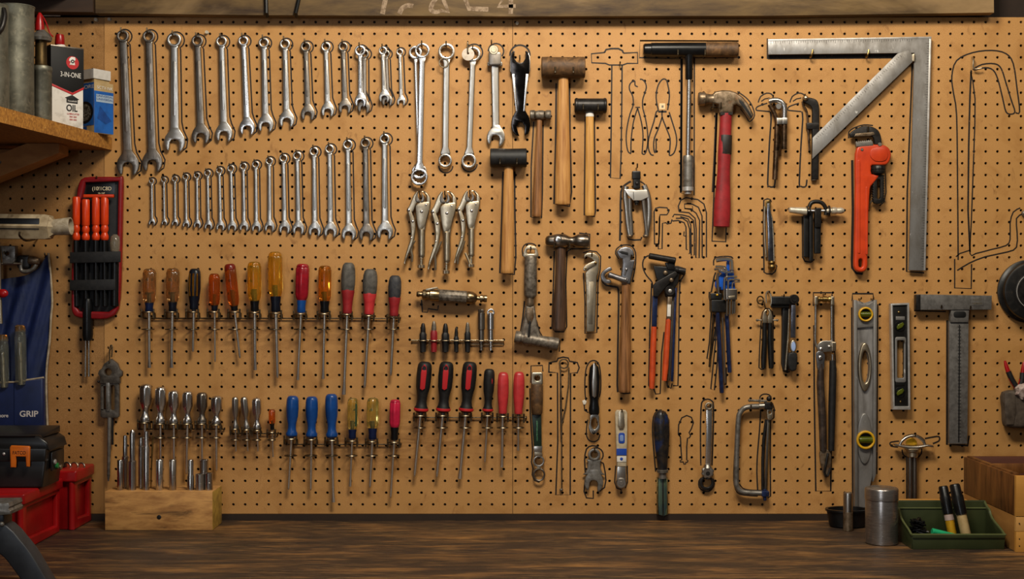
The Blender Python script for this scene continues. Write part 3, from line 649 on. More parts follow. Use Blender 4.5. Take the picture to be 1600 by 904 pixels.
rack([(455.3, 19, 684), (486.6, 19, 685), (518.8, 19, 686), (550, 18, 687), (581.5, 18, 688), (615.8, 18, 689)], 694, 710.5, 447, 626, 'wire rack rail holding blue, clear and crimson screwdrivers')
g5 = 'screwdrivers in the right rack'
for i, (a, b, c_, w_) in enumerate((((664.4, 564.8), (657.5, 644), (647.3, 744.7), 23.5), ((698.2, 564.8), (692.3, 644), (682.2, 746), 23.5), ((734.8, 565), (728, 644), (718.3, 748), 23.5))):
    t = driver(a, b, c_, w_, 'modern', rubber, 'black screwdriver with red inset and hanging hole, %s of three alike' % ('left', 'middle', 'right')[i], cm=red_l, sw=5.4, blade='phillips' if i < 2 else 'flat', group=g5)
    A0 = Vector((a[0], a[1], 0)); B0 = Vector((b[0], b[1], 0)); q = lambda s_, v: (A0.lerp(B0, s_).x + v, A0.lerp(B0, s_).y)
    o = [q(.09, -3.2), q(.04, 0), q(.09, 3.2), q(.2, 4.4), q(.52, 3.8), q(.55, 0), q(.52, -3.8), q(.2, -4.4)]
    ins = t.p('inset', plate([o, circ(q(.12, 0)[0], q(.12, 0)[1], 3.3, 14)], 20, 28, .5), red_l, label='red inset')
    t.p('hanging_hole', cyl((q(.12, 0)[0], q(.12, 0)[1], 22), (q(.12, 0)[0], q(.12, 0)[1], 27.2), 3.35, 14), blackp)
t = driver((764.9, 576), (762, 644), (757.5, 722.5), 17.5, 'modern', rubber, 'slim black screwdriver with red patch on its right side', cm=red_l, sw=3.8, blade='phillips', group=g5)
t.p('inset', ball((768.3, 594, 19.5), 1, 10, (2.4, 10, 4)), red_l, label='red patch')
driver((786.5, 581), (785.5, 645.4), (784.2, 730), 19, 'block', coral, 'coral red screwdriver with faded lettering, left of the pair', sw=4.8, group=g5, tw=5)
driver((811.2, 580.5), (810, 646), (809.6, 704), 19, 'block', coral, 'coral red screwdriver with short blade, right of the pair', sw=3.6, group=g5, tw=4)
rack([(656.5, 18, 648), (691, 18, 648), (727.5, 18, 648), (761.5, 17, 648), (785.3, 17, 649), (810, 17, 650)], 652, 667, 646, 822, 'wire rack rail holding the black and coral screwdrivers')
# bits on their small rail
for i, (x, y0, w_, m, lb) in enumerate(((661, 504.5, 12, rubber, 'black nut driver bit, first on the short bit rail'), (678, 501.5, 11.5, red_g, 'red sleeved bit on the short bit rail'), (696, 505, 13, rubber, 'wide black bit beside the red one'),
                         (713, 511, 8.5, rubber, 'thin black bit with a notched tip'), (730.6, 503.5, 10.5, rubber, 'black bit with rounded steel tip'))):
    t = T('driver_bit', lb, 'bit', x, 549, 8, 10, 'bits on the short rail')
    t.p('sleeve', lathe((x, y0 + 14, 10), (x, 549.5, 10), [(0, w_ * .34), (.12, w_ * .5), (.5, w_ * .5), (.55, w_ * .44), (1, w_ * .4)], 8, ph=.4), m)
    t.p('tip', lathe((x, y0, 10), (x, y0 + 15, 10), [(0, w_ * .14), (.15, w_ * .24), (.6, w_ * .34), (1, w_ * .34)], 12), cast if i in (1, 4) else iron)
for x, m, lb in ((752, chrome_d, 'jointed chrome socket adapter with open dark end, left of two'), (767, polish, 'jointed chrome socket adapter with round end, right of two')):
    t = T('socket_adapter', lb, 'socket', x, 546, 8, 10, 'jointed socket adapters')
    t.p('socket', cyl((x, 488, 10), (x, 515, 10), 5.6, 20, .8) + (plate([circ(x, 488, 6.2, 18), circ(x, 488, 3.2, 12)], 7, 14, .8) if x > 760 else lathe((x, 483, 10), (x, 490, 10), [(0, 4.6), (.4, 5.4), (1, 4)], 8)), m)
    t.p('shank', cyl((x, 515, 10), (x, 534, 10), 4.3, 16, .3) + lathe((x, 533, 10), (x, 547, 10), [(0, 3.4), (.25, 3.4), (.3, 2.6), (.45, 2.6), (.5, 3.3), (.7, 3.3), (.75, 2.5), (1, 2.8)], 12), m)
t = T('tool_rack', 'short wire rail holding the small driver bits', 'rack', 715, 531, 0, 4)
t.p('rail', tube([(643, 536, .2), (643, 531.6, 3.6), (787, 531.6, 3.6), (787, 538, .2)], 1.3, 8) + tube([(730, 537.5, 3), (787, 537.5, 3)], 1, 6), wire)
for x in (661, 678, 696, 713, 730.6, 752, 767): t.p('clip', tube(sm([(x - 6.6, 531.6, 3.6), (x - 7.2, 531.6, 10), (x - 5, 531.6, 16), (x + 5, 531.6, 16), (x + 7.2, 531.6, 10), (x + 6.6, 531.6, 3.6)], 3), .9, 6), wire)
# ---------------------------------------------------------------- hammers and mallets
def cradle(x, y, what, gap=12, out=20, m=None):
    """double hook that carries a head: two prongs"""
    t = T('hammer_hook', 'double wire hook holding the ' + what, 'hook', x, y, 0, 0, 'wire peg hooks')
    t.p('back_wire', tube([(x - gap / 2, y + 4, 1.2), (x - gap / 2, y - 1, 1.2), (x + gap / 2, y - 1, 1.2), (x + gap / 2, y + 4, 1.2)], 1.1, 6), m or wire)
    for sg in (-1, 1): t.p('prong', tube(sm([(x + sg * gap / 2, y + 2, -3), (x + sg * gap / 2, y + 2, 3), (x + sg * gap / 2, y + 2, out - 2), (x + sg * gap / 2, y + .5, out), (x + sg * gap / 2, y - 6, out + .8)], 3), 1.25, 7), m or wire)
def handle(x0, y0, x1, y1, ws, h, m, t, name='handle', dep=.62, end=True, n=18):
    """oval hammer handle with widths along its length"""
    k = len(ws) - 1; pr = [(i / k, w_ / 2) for i, w_ in enumerate(ws)]
    f = sm([(a, b, 0) for a, b in pr], 4); pr = [(a, b) for a, b, _ in f]
    if end: pr = pr[:-1] + [(1 - 1.2 / max(10, y1 - y0), pr[-1][1]), (1, pr[-1][1] * .88)]
    return t.p(name, lathe((x0, y0, h), (x1, y1, h), pr, n, (1, dep)), m)
# small cross hammer
t = T('hammer', 'small steel hammer with slim brown handle, left of the big brown mallet', 'hammer', 842, 180, 8, 12)
t.p('head', lathe((828, 179.5, 12), (861, 179.5, 12), [(0, 6.6), (.03, 7.6), (.2, 7.8), (.28, 6.2), (.42, 7.4), (.6, 7.4), (.72, 6.2), (.8, 7.6), (.96, 7.6), (1, 6.6)], 20), cast)
handle(843, 186, 838.5, 338, [8.5, 9.5, 11, 12.5, 14, 14.5], 11, wood_m, t)
cradle(843, 183, 'small steel hammer', 15, 19)
outline([(834, 190), (830, 260), (829.5, 339), (846, 340.5), (847.5, 300), (848.5, 195)], 1.8)
# big rawhide mallet
t = T('mallet', 'large brown mallet with a leathery barrel head and pale wood handle', 'mallet', 880, 105, 15, 18)
t.p('head', lathe((846, 105.5, 19), (914, 105.5, 19), [(0, 15), (.015, 16.4), (.18, 16.6), (.2, 16.0), (.5, 16.2), (.8, 16), (.82, 16.6), (.985, 16.4), (1, 15)], 32), rawhide)
handle(880.5, 118, 879, 319.5, [15, 18, 20, 22.5, 24, 24], 17, wood_l, t)
for x in (866.5, 894.5): pass
cradle(880.5, 116, 'large brown mallet', 28, 35)
outline([(869, 130), (868, 230), (865.5, 318), (890, 322), (893, 300), (890.5, 210), (890, 130)], 2)
# steel round mallet
t = T('mallet', 'dark steel drum mallet with a long straight yellow wooden handle', 'mallet', 921, 165, 12, 14)
t.p('head', lathe((897.8, 165, 14), (948, 165, 14), [(0, 10.2), (.03, 12), (.08, 12.2), (.1, 11.4), (.9, 11.4), (.92, 12.2), (.97, 12), (1, 10.2)], 28), iron)
handle(921.5, 175, 921.4, 337, [12.5, 13, 13.6, 14, 14.6, 15.2], 13, wood_y, t)
t.p('handle_wrap', lathe((921.5, 174, 13), (921.5, 182, 13), [(0, 6.5), (1, 6.6)], 18, (1, .66)), white_l, label='pale wrap under the head')
cradle(921.5, 172, 'dark steel drum mallet', 23, 26)
outline([(914.5, 182), (913, 336), (929, 338), (930.5, 330), (928.5, 184)], 1.8)
# black rubber mallet
t = T('mallet', 'black rubber mallet with pale wooden handle, below the open spanner', 'mallet', 794, 247, 15, 17)
t.p('head', lathe((766, 246.5, 18), (823, 246.5, 18), [(0, 13.4), (.02, 14.8), (.5, 14.2), (.98, 14.8), (1, 13.4)], 30), rubber)
handle(794.8, 258, 792.6, 427, [13.5, 16, 17, 18.5, 19.5, 19.5], 16, wood_l, t)
cradle(794.5, 256, 'black rubber mallet', 26, 33)
outline([(786, 268), (784, 340), (781, 426), (803.5, 428.5), (806, 400), (804.5, 330), (804, 268)], 2)
# long black T mallet with chrome shaft
t = T('mallet', 'long black and brown cylinder-head hammer on a chrome shaft', 'hammer', 1077, 79, 12, 14)
t.p('head', lathe((1005, 77.5, 14), (1102, 77.5, 14), [(0, 7.5), (.02, 9.3), (.12, 9.8), (.13, 10.8), (.6, 11.4), (1, 11.4)], 28), blackp)
t.p('head_sleeve', lathe((1102, 77.5, 14), (1153, 77.5, 14), [(0, 11.2), (.05, 11.8), (.5, 11.4), (.97, 11.8), (1, 10.5)], 28, mod=lambda th, t_, j: 1 - .02 * math.cos(th * 14)), rawhide, label='brown cord-wrapped face')
t.p('socket', lathe((1076.5, 84, 14), (1076.5, 124.5, 14), [(0, 8.5), (.2, 6), (.95, 5.8), (1, 5)], 20), blackp)
t.p('shaft', cyl((1076.7, 122, 14), (1074.8, 248, 14), 4.0, 18), polish)
t.p('grip', lathe((1075.2, 243, 14), (1074.8, 293, 14), [(0, 7.6), (.06, 8.6), (.3, 8.3), (.5, 8.7), (.8, 8.6), (1, 8.6)], 22), steel)
t.p('end_cap', lathe((1074.8, 292, 14), (1074.8, 303, 14), [(0, 8.9), (.55, 8.9), (.65, 6), (1, 5.4)], 22), alum_l, label='silver end cap')
cradle(1077, 88, 'long cylinder-head hammer', 42, 26)
outline([(1000, 63.5), (1154, 64), (1153.5, 89.5), (1085, 90.5), (1084.5, 305), (1063.5, 301), (1065.5, 92), (999, 90)], 1.7, True)
outline([(1065, 92), (1064, 300)], 3)
# claw hammer
t = T('claw_hammer', 'claw hammer with rusty brown head and worn red handle', 'hammer', 1135, 160, 12, 14)
t.p('face', lathe((1091, 154.5, 15), (1114, 155, 15), [(0, 9.4), (.08, 10.8), (.42, 10.8), (.52, 8.6), (.85, 7.6), (1, 8.2)], 26), rusty)
hd = [(1112, 148), (1117, 143.5), (1128, 141.3), (1140, 141.8), (1150, 145), (1160, 152), (1169, 163), (1177, 180), (1174.5, 184.5), (1170.5, 187.5), (1165, 179), (1157, 168.5), (1150, 163.5), (1146, 165), (1144.5, 177.5), (1123.5, 177), (1122, 164), (1112, 162)]
cl = t.p('claw', plate(hd, 9, 21, 3.6, 3), rusty)
t.p('claw_slot', plate([(1153.5, 156), (1160, 160), (1169, 174), (1174.4, 184), (1172.5, 185.5), (1163, 171.5), (1154, 160.5)], 20.6, 21.5, .3), black_l, cl)
t.p('neck_sleeve', lathe((1134, 163, 14), (1134.4, 180, 14), [(0, 10.5), (1, 10.8)], 4, (1.25, .8), ph=PI / 4), iron)
handle(1134.4, 177, 1127.4, 354.6, [18.5, 19, 20.5, 20, 23, 26.5, 25.5], 14, red_g, t, dep=.7)
lb_ = t.p('sticker', lathe((1133.9, 211, 14), (1132.6, 241, 14), [(0, 9.9), (.02, 10.25), (.98, 10.5), (1, 10.2)], 26, (1, .7)), mat('peeled_black_sticker', '#16120f', .5, 0, '#241a14', 60, .4, .6, .1, col3='#9c7a4a', sc3=48, lo3=.6, hi3=.66), label='peeling black label')
cradle(1117, 169, 'red claw hammer', 12, 24)
outline([(1120, 176), (1117.5, 250), (1113.5, 354), (1112.5, 376.5), (1134, 377.5), (1134.8, 352)], 1.8)
outline([(1119.5, 176), (1117, 240), (1114, 300)], 3.2)
outline([(1152, 143), (1165, 152), (1174, 163), (1179, 180), (1171, 190), (1166, 181), (1157, 170)], 1.5, smooth=3)
# ball peen hammer
t = T('ball_peen_hammer', 'ball peen hammer with dark oiled wooden handle', 'hammer', 876, 377, 11, 14)
t.p('head', lathe((852, 376, 14), (919.8, 376.5, 14), [(0, 4), (.03, 7), (.10, 9), (.18, 9.4), (.26, 11), (.45, 11), (.55, 7.2), (.62, 6.4), (.70, 8.8), (.76, 10.8), (.97, 10.8), (1, 9.6)], 28), mat('worn_hammer_steel', '#8b8074', .3, 1, '#5c5248', 60, .4, .7, .2))
t.p('wedge_end', lathe((871.5, 374.8, 20), (871.5, 374.8, 26.5), [(0, 7), (.6, 6.8), (.9, 5), (1, 3)], 20), polish, label='shiny round eye')
handle(876.5, 384, 873, 516.5, [15, 15.5, 15.5, 16.5, 20.5, 21.5, 20], 13, wood_dk, t)
cradle(877, 386, 'ball peen hammer', 24, 25)
outline([(866, 392), (864.5, 450), (862.5, 512), (868, 518), (881, 518), (885.5, 510), (884, 440), (886, 393), (892, 388.5), (921, 388.5), (921.5, 365.5), (905, 364)], 1.8)
# air hammer like tool with side barrel
t = T('slide_hammer', 'old grey steel tool with hanging eye, tapered body and sideways barrel', 'tool', 829, 384, 9, 13)
t.p('hanging_eye', plate([sm([(818.5, 402), (819, 390), (823.5, 384), (830, 383.5), (837, 385.5), (840, 392), (840, 402)], 3, True), rrect(823.5, 389.5, 835.5, 396.5, 2)], 10, 15, 1.2), nickel)
t.p('grip', lathe((829.3, 400, 13), (828.6, 465, 13), [(0, 8), (.04, 9.4), (.3, 10), (.6, 10.4), (.93, 10.2), (.97, 9), (1, 7.5)], 24), cast)
t.p('collar', lathe((828.4, 464, 13), (828, 478, 13), [(0, 6.8), (.1, 7), (.5, 6.6), (.9, 7.3), (1, 7)], 20), rusty)
t.p('body', plate([(821, 477), (835.5, 477), (838, 495), (839.5, 508), (845, 526), (848, 531), (812, 526), (816, 508), (819, 492)], 7, 19, 3.4, 2), cast)
t.p('body_rib', plate([(823, 481), (832, 481), (834, 495), (830, 505), (825, 505), (821.5, 494)], 17, 21, 1.6), rusty)
t.p('lever', bar((828, 502), (826, 524), 3, 4, 20, 24, .8, 1), iron)
t.p('barrel', lathe((804.5, 525.5, 13), (873, 538, 13), [(0, 8.5), (.02, 9.6), (.13, 9.8), (.14, 8), (.2, 8), (.21, 10.6), (.33, 10.4), (.34, 9), (.7, 9.2), (.85, 10), (.98, 10), (1, 8.6)], 24), cast)
hook(829, 391, 'old grey tool with sideways barrel', 17)
outline([(817, 400), (816.5, 388), (822, 381), (832, 380.5), (838, 384)], 1.6, smooth=3)
outline([(819.5, 470), (817, 495), (813.5, 518)], 2)
outline([(838, 500), (843, 518), (848, 526), (875, 532), (874, 549)], 1.6)

# ---------------------------------------------------------------- wrenches with movable jaws
# orange pipe wrench
t = T('pipe_wrench', 'bright orange pipe wrench with dark hook jaw', 'wrench', 1345, 240, 8, 12)
body = [(1338.5, 230), (1355, 226.5), (1370, 226), (1382, 227.5), (1389, 233), (1391.5, 241), (1390, 250), (1385, 257), (1377, 258.5), (1362, 258.5), (1360.5, 262), (1361, 272), (1371, 273), (1371.5, 277), (1362, 289), (1358.5, 296), (1356.5, 330), (1355.5, 370), (1354.5, 400), (1354.8, 415), (1351, 423), (1344, 425), (1337, 422.5), (1333.6, 415), (1334, 395), (1334.8, 350), (1335.5, 290), (1335, 255)]
t.p('handle', plate([sm(body, 2, True), rrect(1341, 404.5, 1346.8, 417.5, 2.8, 3)], 6, 17, 3, 3), orange_p)
t.ps('handle_rib', [plate(rrect(1338.6, 250, 1343, 396, 2), 16.4, 18.2, .8), plate(rrect(1351, 292, 1354.6, 398, 1.6), 16.4, 18, .8), plate(sm([(1362, 232), (1380, 231), (1386, 240), (1382, 251), (1366, 252), (1358, 243)], 3, True), 16.2, 18.6, 1)], orange_p)
t.p('hook_jaw', plate(sm([(1327, 209), (1334, 203), (1347, 197), (1360, 197.5), (1371, 203), (1376, 213), (1377.5, 226)], 3) + [(1366, 227), (1365, 216), (1362, 212.5), (1352, 211.5), (1336, 214), (1328, 215.5)], 8, 15, 1.6, 2), iron)
t.p('upper_teeth', plate([(1334, 213.5), (1336, 209), (1364, 206.5), (1366, 210.5), (1358, 212.5)], 14, 16.2, .5), rusty)
lj = [(1337, 229.5), (1336, 222.5)]
for i in range(8): x = 1337.5 + i * 3.1; lj += [(x, 220.8 - i * .3), (x + 1.6, 223 - i * .3)]
t.p('lower_jaw', plate(lj + [(1362, 221), (1363, 227.5)], 8, 17.5, .4), steel)
t.ps('pin', [cyl((1345.5, 234, 16), (1345.5, 234, 18.4), 2.2, 12, .4), cyl((1373.5, 226, 15), (1373.5, 226, 18), 3.2, 12, .6)], chrome)
nu = lambda th, t_, j: 1 - .05 * (j % 2)
t.p('adjusting_nut', lathe((1372, 258.5, 12), (1372, 271.5, 12), [(0, 10), (.12, 11.3), (.45, 11.3), (.5, 10.2), (.55, 11.3), (.88, 11.3), (1, 10)], 36, mod=nu), iron)
tp = [(1362.6, 271)]
for i in range(11): y = 273 + i * 3.9; tp += [(1364.2, y), (1362.4, y + 2)]
tp += sm([(1363, 313), (1366, 317.5), (1372, 318.5), (1378, 317), (1380.5, 312)], 3)
for i in range(10, -1, -1): y = 273 + i * 3.9; tp += [(1381.5, y + 2), (1379.8, y)]
t.p('threaded_shank', plate([tp, rrect(1369.6, 280, 1375, 311, 2.4)], 8, 15.5, .6), iron)
hook(1352, 207, 'orange pipe wrench', 18, up=8); hook(1344, 203, 'hook jaw of the orange pipe wrench', 9)
outline([(1326, 216), (1326.5, 206), (1336, 199), (1350, 195), (1364, 196)], 1.6, smooth=3)
outline([(1331.5, 250), (1332.5, 330), (1331, 405), (1331.5, 418), (1338, 426.5), (1348, 427.5)], 3)
outline([(1383, 262), (1384.5, 300), (1381, 316), (1374, 321)], 1.4)
# small pipe wrench, tan worn steel
t = T('pipe_wrench', 'small old tan steel alligator wrench with a short pivoting jaw', 'wrench', 925, 400, 6, 9)
b_ = [(912.2, 405), (912.6, 397), (918, 394.5), (928, 394.5), (934, 398), (936.5, 404), (936, 415), (935, 425), (932.5, 432), (931.6, 470), (930, 505), (929, 518), (915.5, 518.5), (915.8, 490), (915.4, 450), (914, 426), (919, 420), (926.5, 414.5), (927.5, 407.5), (924, 404.5), (916, 400.5)]
t.p('body', plate(b_, 5, 12, 1.6, 2), nickel)
t.p('panel', plate([(919.3, 440), (927.5, 440), (925.5, 506), (918.8, 506)], 11.6, 12.6, .4), nickel)
t.p('jaw', plate(sm([(911, 419), (915, 413.5), (926, 408.5), (931, 409), (931, 413.5), (921, 419.5), (914.5, 423.5), (911.5, 422.5)], 2, True), 10, 14.5, 1), nickel)
t.ps('rivet', [ball((930.3, 410.5, 14.6), 2.2), ball((914.5, 419.3, 14.4), 1.6)], brass)
hook(924, 400, 'small tan alligator wrench', 14)
outline([(911, 395), (921, 391.5), (932, 393), (938.5, 400), (938, 420), (934.5, 440), (932.5, 519.5), (914, 520.5), (914, 470), (911.5, 426)], 1.6)
# reversible ratchet pipe wrench w/ wood handle and side hook
t = T('fence_tool', 'long wooden-handled fence tool with grey beaked head and side hook', 'tool', 978, 390, 8, 12)
gs = mat('bluish_grey_steel', '#8d8c8f', .38, .95, '#625f60', 60, .4, .7, .2, col3='#4a3a2a', sc3=40, lo3=.62, hi3=.8)
t.p('head', plate([(963.5, 392), (969, 387), (977, 384.8), (984, 386), (989.5, 391), (991, 398), (989.5, 401), (985.5, 403), (986, 406), (992, 405), (991.5, 410), (988.5, 425), (986, 436), (985, 443.5), (971.5, 444), (970, 431), (972, 412), (972, 404.5), (967.5, 403.5), (965, 399.5), (963, 395)]
             + [], 7, 17, 2.2, 2), gs)
t.p('mouth', plate([(965, 392.5), (972, 392), (981, 394.5), (981, 398.8), (976, 397.5), (971, 396.5)], 16.6, 17.4, .3), black_l, label='dark mouth slot')
t.p('side_hook', plate(sm([(953.5, 416.5), (946, 420), (940, 425.5), (938.2, 432), (941, 439), (948, 443.4), (955, 441.5), (954, 437), (948.5, 436.5), (944.8, 431.5), (946.5, 427), (951, 424), (956.5, 421.5)], 2, True), 8, 13, 1.4, 2), gs)
t.p('link', lathe((950.5, 428.5, 15), (980, 439, 17), [(0, 3), (.04, 4.5), (.4, 4.2), (.9, 5), (1, 4)], 16), gs)
t.p('bolt', tube([(978, 420.5, 17.5), (975.5, 429.5, 18)], 1.4, 8) + ball((978, 420.5, 18.5), 2.2) + ball((976.5, 436.5, 20), 2.4), polish)
handle(978.3, 442, 975.6, 613, [13.5, 14, 15.2, 17, 18.6, 18.8, 18], 12, wood_m, t)
hook(985, 404, 'fence tool with wooden handle', 19)
outline([(967, 404), (961.8, 396), (964, 388), (973, 382.8), (984, 383), (991, 389), (993.5, 400), (992, 420), (987.5, 440)], 1.6, smooth=2)
outline([(940, 437), (947, 445), (962, 448), (966, 452), (966.5, 480), (964.5, 600), (967, 610), (975, 614), (985, 613)], 2.4, smooth=2)

# ---------------------------------------------------------------- locking pliers (three)
def vise_grip(pts, sc, label, m, cls):
    """local drawing made for the middle pliers (crop scale 6.46, origin 620,290), moved/scaled"""
    X = lambda x, y: (pts[0] + (x - 490) / 6.46 * sc[0], pts[1] + (y - 50) / 6.46 * sc[1])
    P = lambda L_: [X(*p) for p in L_]
    t = T('locking_pliers', label, 'pliers', pts[0], pts[1] + 4, 8, 10, 'locking pliers')
    # fixed jaw, sweeping along the right edge down to the handle tube
    t.p('fixed_body', plate(sm(P([(500, 48), (545, 58), (585, 95), (605, 150), (600, 230), (575, 330), (552, 430), (545, 520), (545, 680), (542, 745)]), 3) + P([(470, 745), (468, 560), (466, 455), (440, 330), (440, 210), (475, 180), (560, 168), (556, 110), (530, 70)]), 6, 13, 2.2, 2), m)
    t.p('handle_tube', lathe(X(507, 470) + (11,), X(505, 770) + (11,), [(0, 5.0), (.2, 5.6), (.9, 5.2), (.96, 5.4), (1, 4.6)], 20), m)
    t.p('side_plate', plate(sm(P([(440, 235), (452, 205), (485, 182), (560, 172), (592, 180), (590, 250), (565, 340), (540, 430), (500, 470), (470, 455), (452, 350)]), 2, True), 12.4, 14.4, 1), m)
    t.p('jaw_plate', plate(sm(P([(455, 55), (420, 95), (395, 150), (370, 215), (345, 245), (342, 275), (365, 300), (400, 290), (425, 260), (445, 200), (470, 180), (530, 170), (505, 160), (490, 168), (465, 150), (458, 110), (470, 70)]), 2, True), 7.5, 13.2, 1.6, 2), m)
    for a, b in (((465, 60), (440, 150)), ((505, 65), (535, 140))): pass
    t.p('jaw', plate(sm(P([(462, 62), (440, 120), (440, 165), (480, 178), (492, 165), (468, 120)]), 2, True), 12.6, 15.4, .8), chrome_d, label='toothed left jaw')
    t.p('jaw', plate(sm(P([(500, 62), (530, 110), (540, 155), (515, 178), (494, 168), (512, 130)]), 2, True), 12.6, 15.4, .8), chrome_d, label='toothed right jaw')
    lv = sm(P([(360, 240), (352, 280), (372, 360), (385, 450), (385, 560), (345, 690), (318, 790), (312, 850)]), 3) + sm(P([(322, 855), (345, 790), (375, 720), (415, 620), (432, 530), (442, 440), (430, 360), (408, 300), (392, 255)]), 3)
    t.p('lever', plate(lv, 8, 14, 1.8, 2), m)
    t.p('release_lever', tube([q + (10,) for q in sm([Vector(X(*p)) for p in cls], 4)] if False else [(X(*p)[0], X(*p)[1], 10) for p in cls], [1.6, 2.2, 2.4, 2.2, 1.9][:len(cls)], 8), m)
    t.p('spring', tube([(X(418 + 10 * math.cos(i * 1.3), 0)[0] + i * .12, X(0, 285 + i * 9)[1], 11.5 + 1.4 * math.sin(i * 1.3)) for i in range(18)], .5, 5), iron)
    t.ps('rivet', [ball(X(508, 278) + (14.5,), 2.5, sq=(1, 1, .6)), ball(X(366, 262) + (13.8,), 2.6, sq=(1, 1, .6)), ball(X(410, 383) + (13.8,), 2.4, sq=(1, 1, .6)), ball(X(555, 205) + (14.5,), 1.6, sq=(1, 1, .5)), ball(X(397, 562) + (13.8,), 1.5, sq=(1, 1, .5))], polish)
    kn = lambda th, t_, j: 1 - .07 * (j % 2)
    t.p('adjusting_screw', lathe(X(503, 768) + (11,), X(501, 850) + (11,), [(0, 3.8), (.2, 3.9), (.3, 2.6), (1, 2.6)], 16) + lathe(X(500, 850) + (11,), X(500, 893) + (11,), [(0, 4.6), (.12, 5.7), (.85, 5.7), (1, 4.2)], 24, mod=kn), m)
    hook(X(490, 50)[0], X(490, 50)[1] + 7, label.split(',')[0] + ' at ' + label.split(',')[1].strip().split(' ')[0], 16)
    return X
nk_l = mat('light_nickel', '#c4b69e', .33, 1, '#a09278', 60, .45, .7, .15, rough2=.46, col3='#7a6c54', sc3=45, lo3=.62, hi3=.8)
vise_grip((656.6, 297.8), (.92, .93), 'worn locking pliers, leftmost of the three', nickel, [(432, 590), (400, 640), (388, 700), (402, 760), (398, 820)])
vise_grip((695.8, 297.8), (1, 1), 'larger silver locking pliers, middle of the three', nk_l, [(450, 560), (420, 630), (385, 700), (392, 780), (390, 850)])
vise_grip((734.5, 296.6), (.9, .93), 'silver locking pliers, rightmost with two lever prongs', nk_l, [(430, 600), (395, 700), (370, 740), (352, 800), (350, 850)])
one('release_prong', tube([(727, 395, 12), (731, 404, 12), (735, 415.5, 12)], [1.8, 2, 1.6], 8), nk_l, 'small curved prong hanging beside the rightmost locking pliers', 'prong', 727, 395, 12, 12)
# air ratchet / die grinder lying level
t = T('die_grinder', 'brassy cylindrical air grinder lying level above the bits', 'grinder', 706, 464, 10, 14)
bz = mat('bronzed_metal', '#9c8a6c', .3, 1, '#6b5436', 60, .4, .7, .2)
P0, P1 = (651, 459, 15), (761, 466.5, 15)
q = lambda a: tuple(Vector(P0).lerp(Vector(P1), a))
t.p('air_inlet', lathe(q(0), q(.1), [(0, 3.8), (.1, 4.6), (.4, 4.6), (.45, 3.6), (.8, 3.6), (.85, 5), (1, 5)], 18), bz)
t.p('rear_collar', lathe(q(.08), q(.33), [(0, 6.5), (.05, 8), (.2, 8.5), (.28, 7), (.4, 7), (.46, 9.3), (.95, 9.3), (1, 8.5)], 24), bz)
t.p('body', lathe(q(.32), q(.72), [(0, 9.2), (.03, 10), (.97, 10), (1, 9.2)], 36, mod=lambda th, t_, j: 1 - .05 * (j % 3 == 0)), cast)
t.p('nose', lathe(q(.71), q(.86), [(0, 9.4), (.06, 10), (.55, 9.6), (.9, 6.5), (1, 4)], 26), bz)
t.p('collet', lathe(q(.85), q(1), [(0, 3.4), (.3, 3.2), (.34, 3.4), (.36, 6.2), (.55, 6.2), (.6, 5.2), (.7, 5.2), (.75, 5.8), (1, 5.5)], 20), bz)
t.p('throttle_lever', bar((666, 452.5), (684, 449), 3.4, 2.4, 19, 22, .6) + tube([(682, 449.5, 20), (686, 452, 20), (685, 456, 19)], 1.1, 6), nk_l)
outline([(658.5, 468), (660, 487), (668, 487.5), (669, 482), (684, 484), (685, 477)], 1.6)
hook(668, 467, 'brassy air grinder at its left end', 12, up=3); hook(741, 471, 'brassy air grinder at its right end', 12, up=3)

# ---------------------------------------------------------------- snips, outlines of missing tools
t = T('fence_pliers', 'curved silver handled cutters with a pale blade plate and black top', 'cutters', 994, 270, 8, 11)
F = lambda x, y: (960 + x / 5.83, 255 + y / 5.83)
f_ = lambda L_: [F(*p) for p in L_]
t.ps('top_block', [box(*F(158, 72), *F(236, 150), 8, 18, 1.5, 2), box(*F(168, 140), *F(232, 235), 8, 17, 1.5, 2)], paint_d)
t.p('pivot_screw', ball(F(203, 185) + (17,), 3, sq=(1, 1, .5)), iron)
t.p('blade_plate', plate(f_([(88, 240), (170, 240), (190, 248), (290, 242), (308, 308), (240, 340), (170, 340), (120, 290)]), 14, 17.5, .8), mat('pale_blade', '#d6d1c8', .3, .6))
t.p('blade_gap', bar(F(170, 262), F(173, 332), .9, .9, 17.2, 17.9, .2), black_l)
for sg, L1 in ((0, [(105, 210), (98, 300), (108, 400), (120, 540), (140, 660)]), (1, [(270, 200), (306, 300), (316, 400), (312, 520), (290, 655)])):
    t.p('handle', tube([F(*p) + (11,) for p in [tuple(v[:2]) for v in sm([(a, b, 0) for a, b in L1], 4)]], 4.6, 12, sq=.8), chrome, label='outer curved handle')
for L1 in ([(140, 320), (142, 450), (152, 560), (155, 655)], [(262, 330), (272, 430), (286, 540), (296, 655)]):
    t.p('handle_channel', tube([F(*p) + (13,) for p in L1], 3.2, 10, sq=.7), chrome_d)
for x in (140, 286): t.p('foot', ball(F(x, 662) + (11,), 4.6, sq=(1.1, .7, 1)), rusty)
t.p('catch', lathe(F(202, 340) + (11,), F(202, 380) + (11,), [(0, 4.5), (.5, 4.5), (.6, 3), (1, 3)], 12), iron)
hook(994, 263, 'curved silver cutters', 20)
outline(f_([(50, 705), (55, 500), (60, 260), (100, 195), (150, 165)]), 2.6, smooth=2)
outline(f_([(235, 165), (290, 205), (318, 300), (326, 420), (318, 560), (310, 660)]), 1.6, smooth=2)
outline(f_([(115, 660), (130, 690), (180, 698), (240, 695), (250, 670)]), 2)
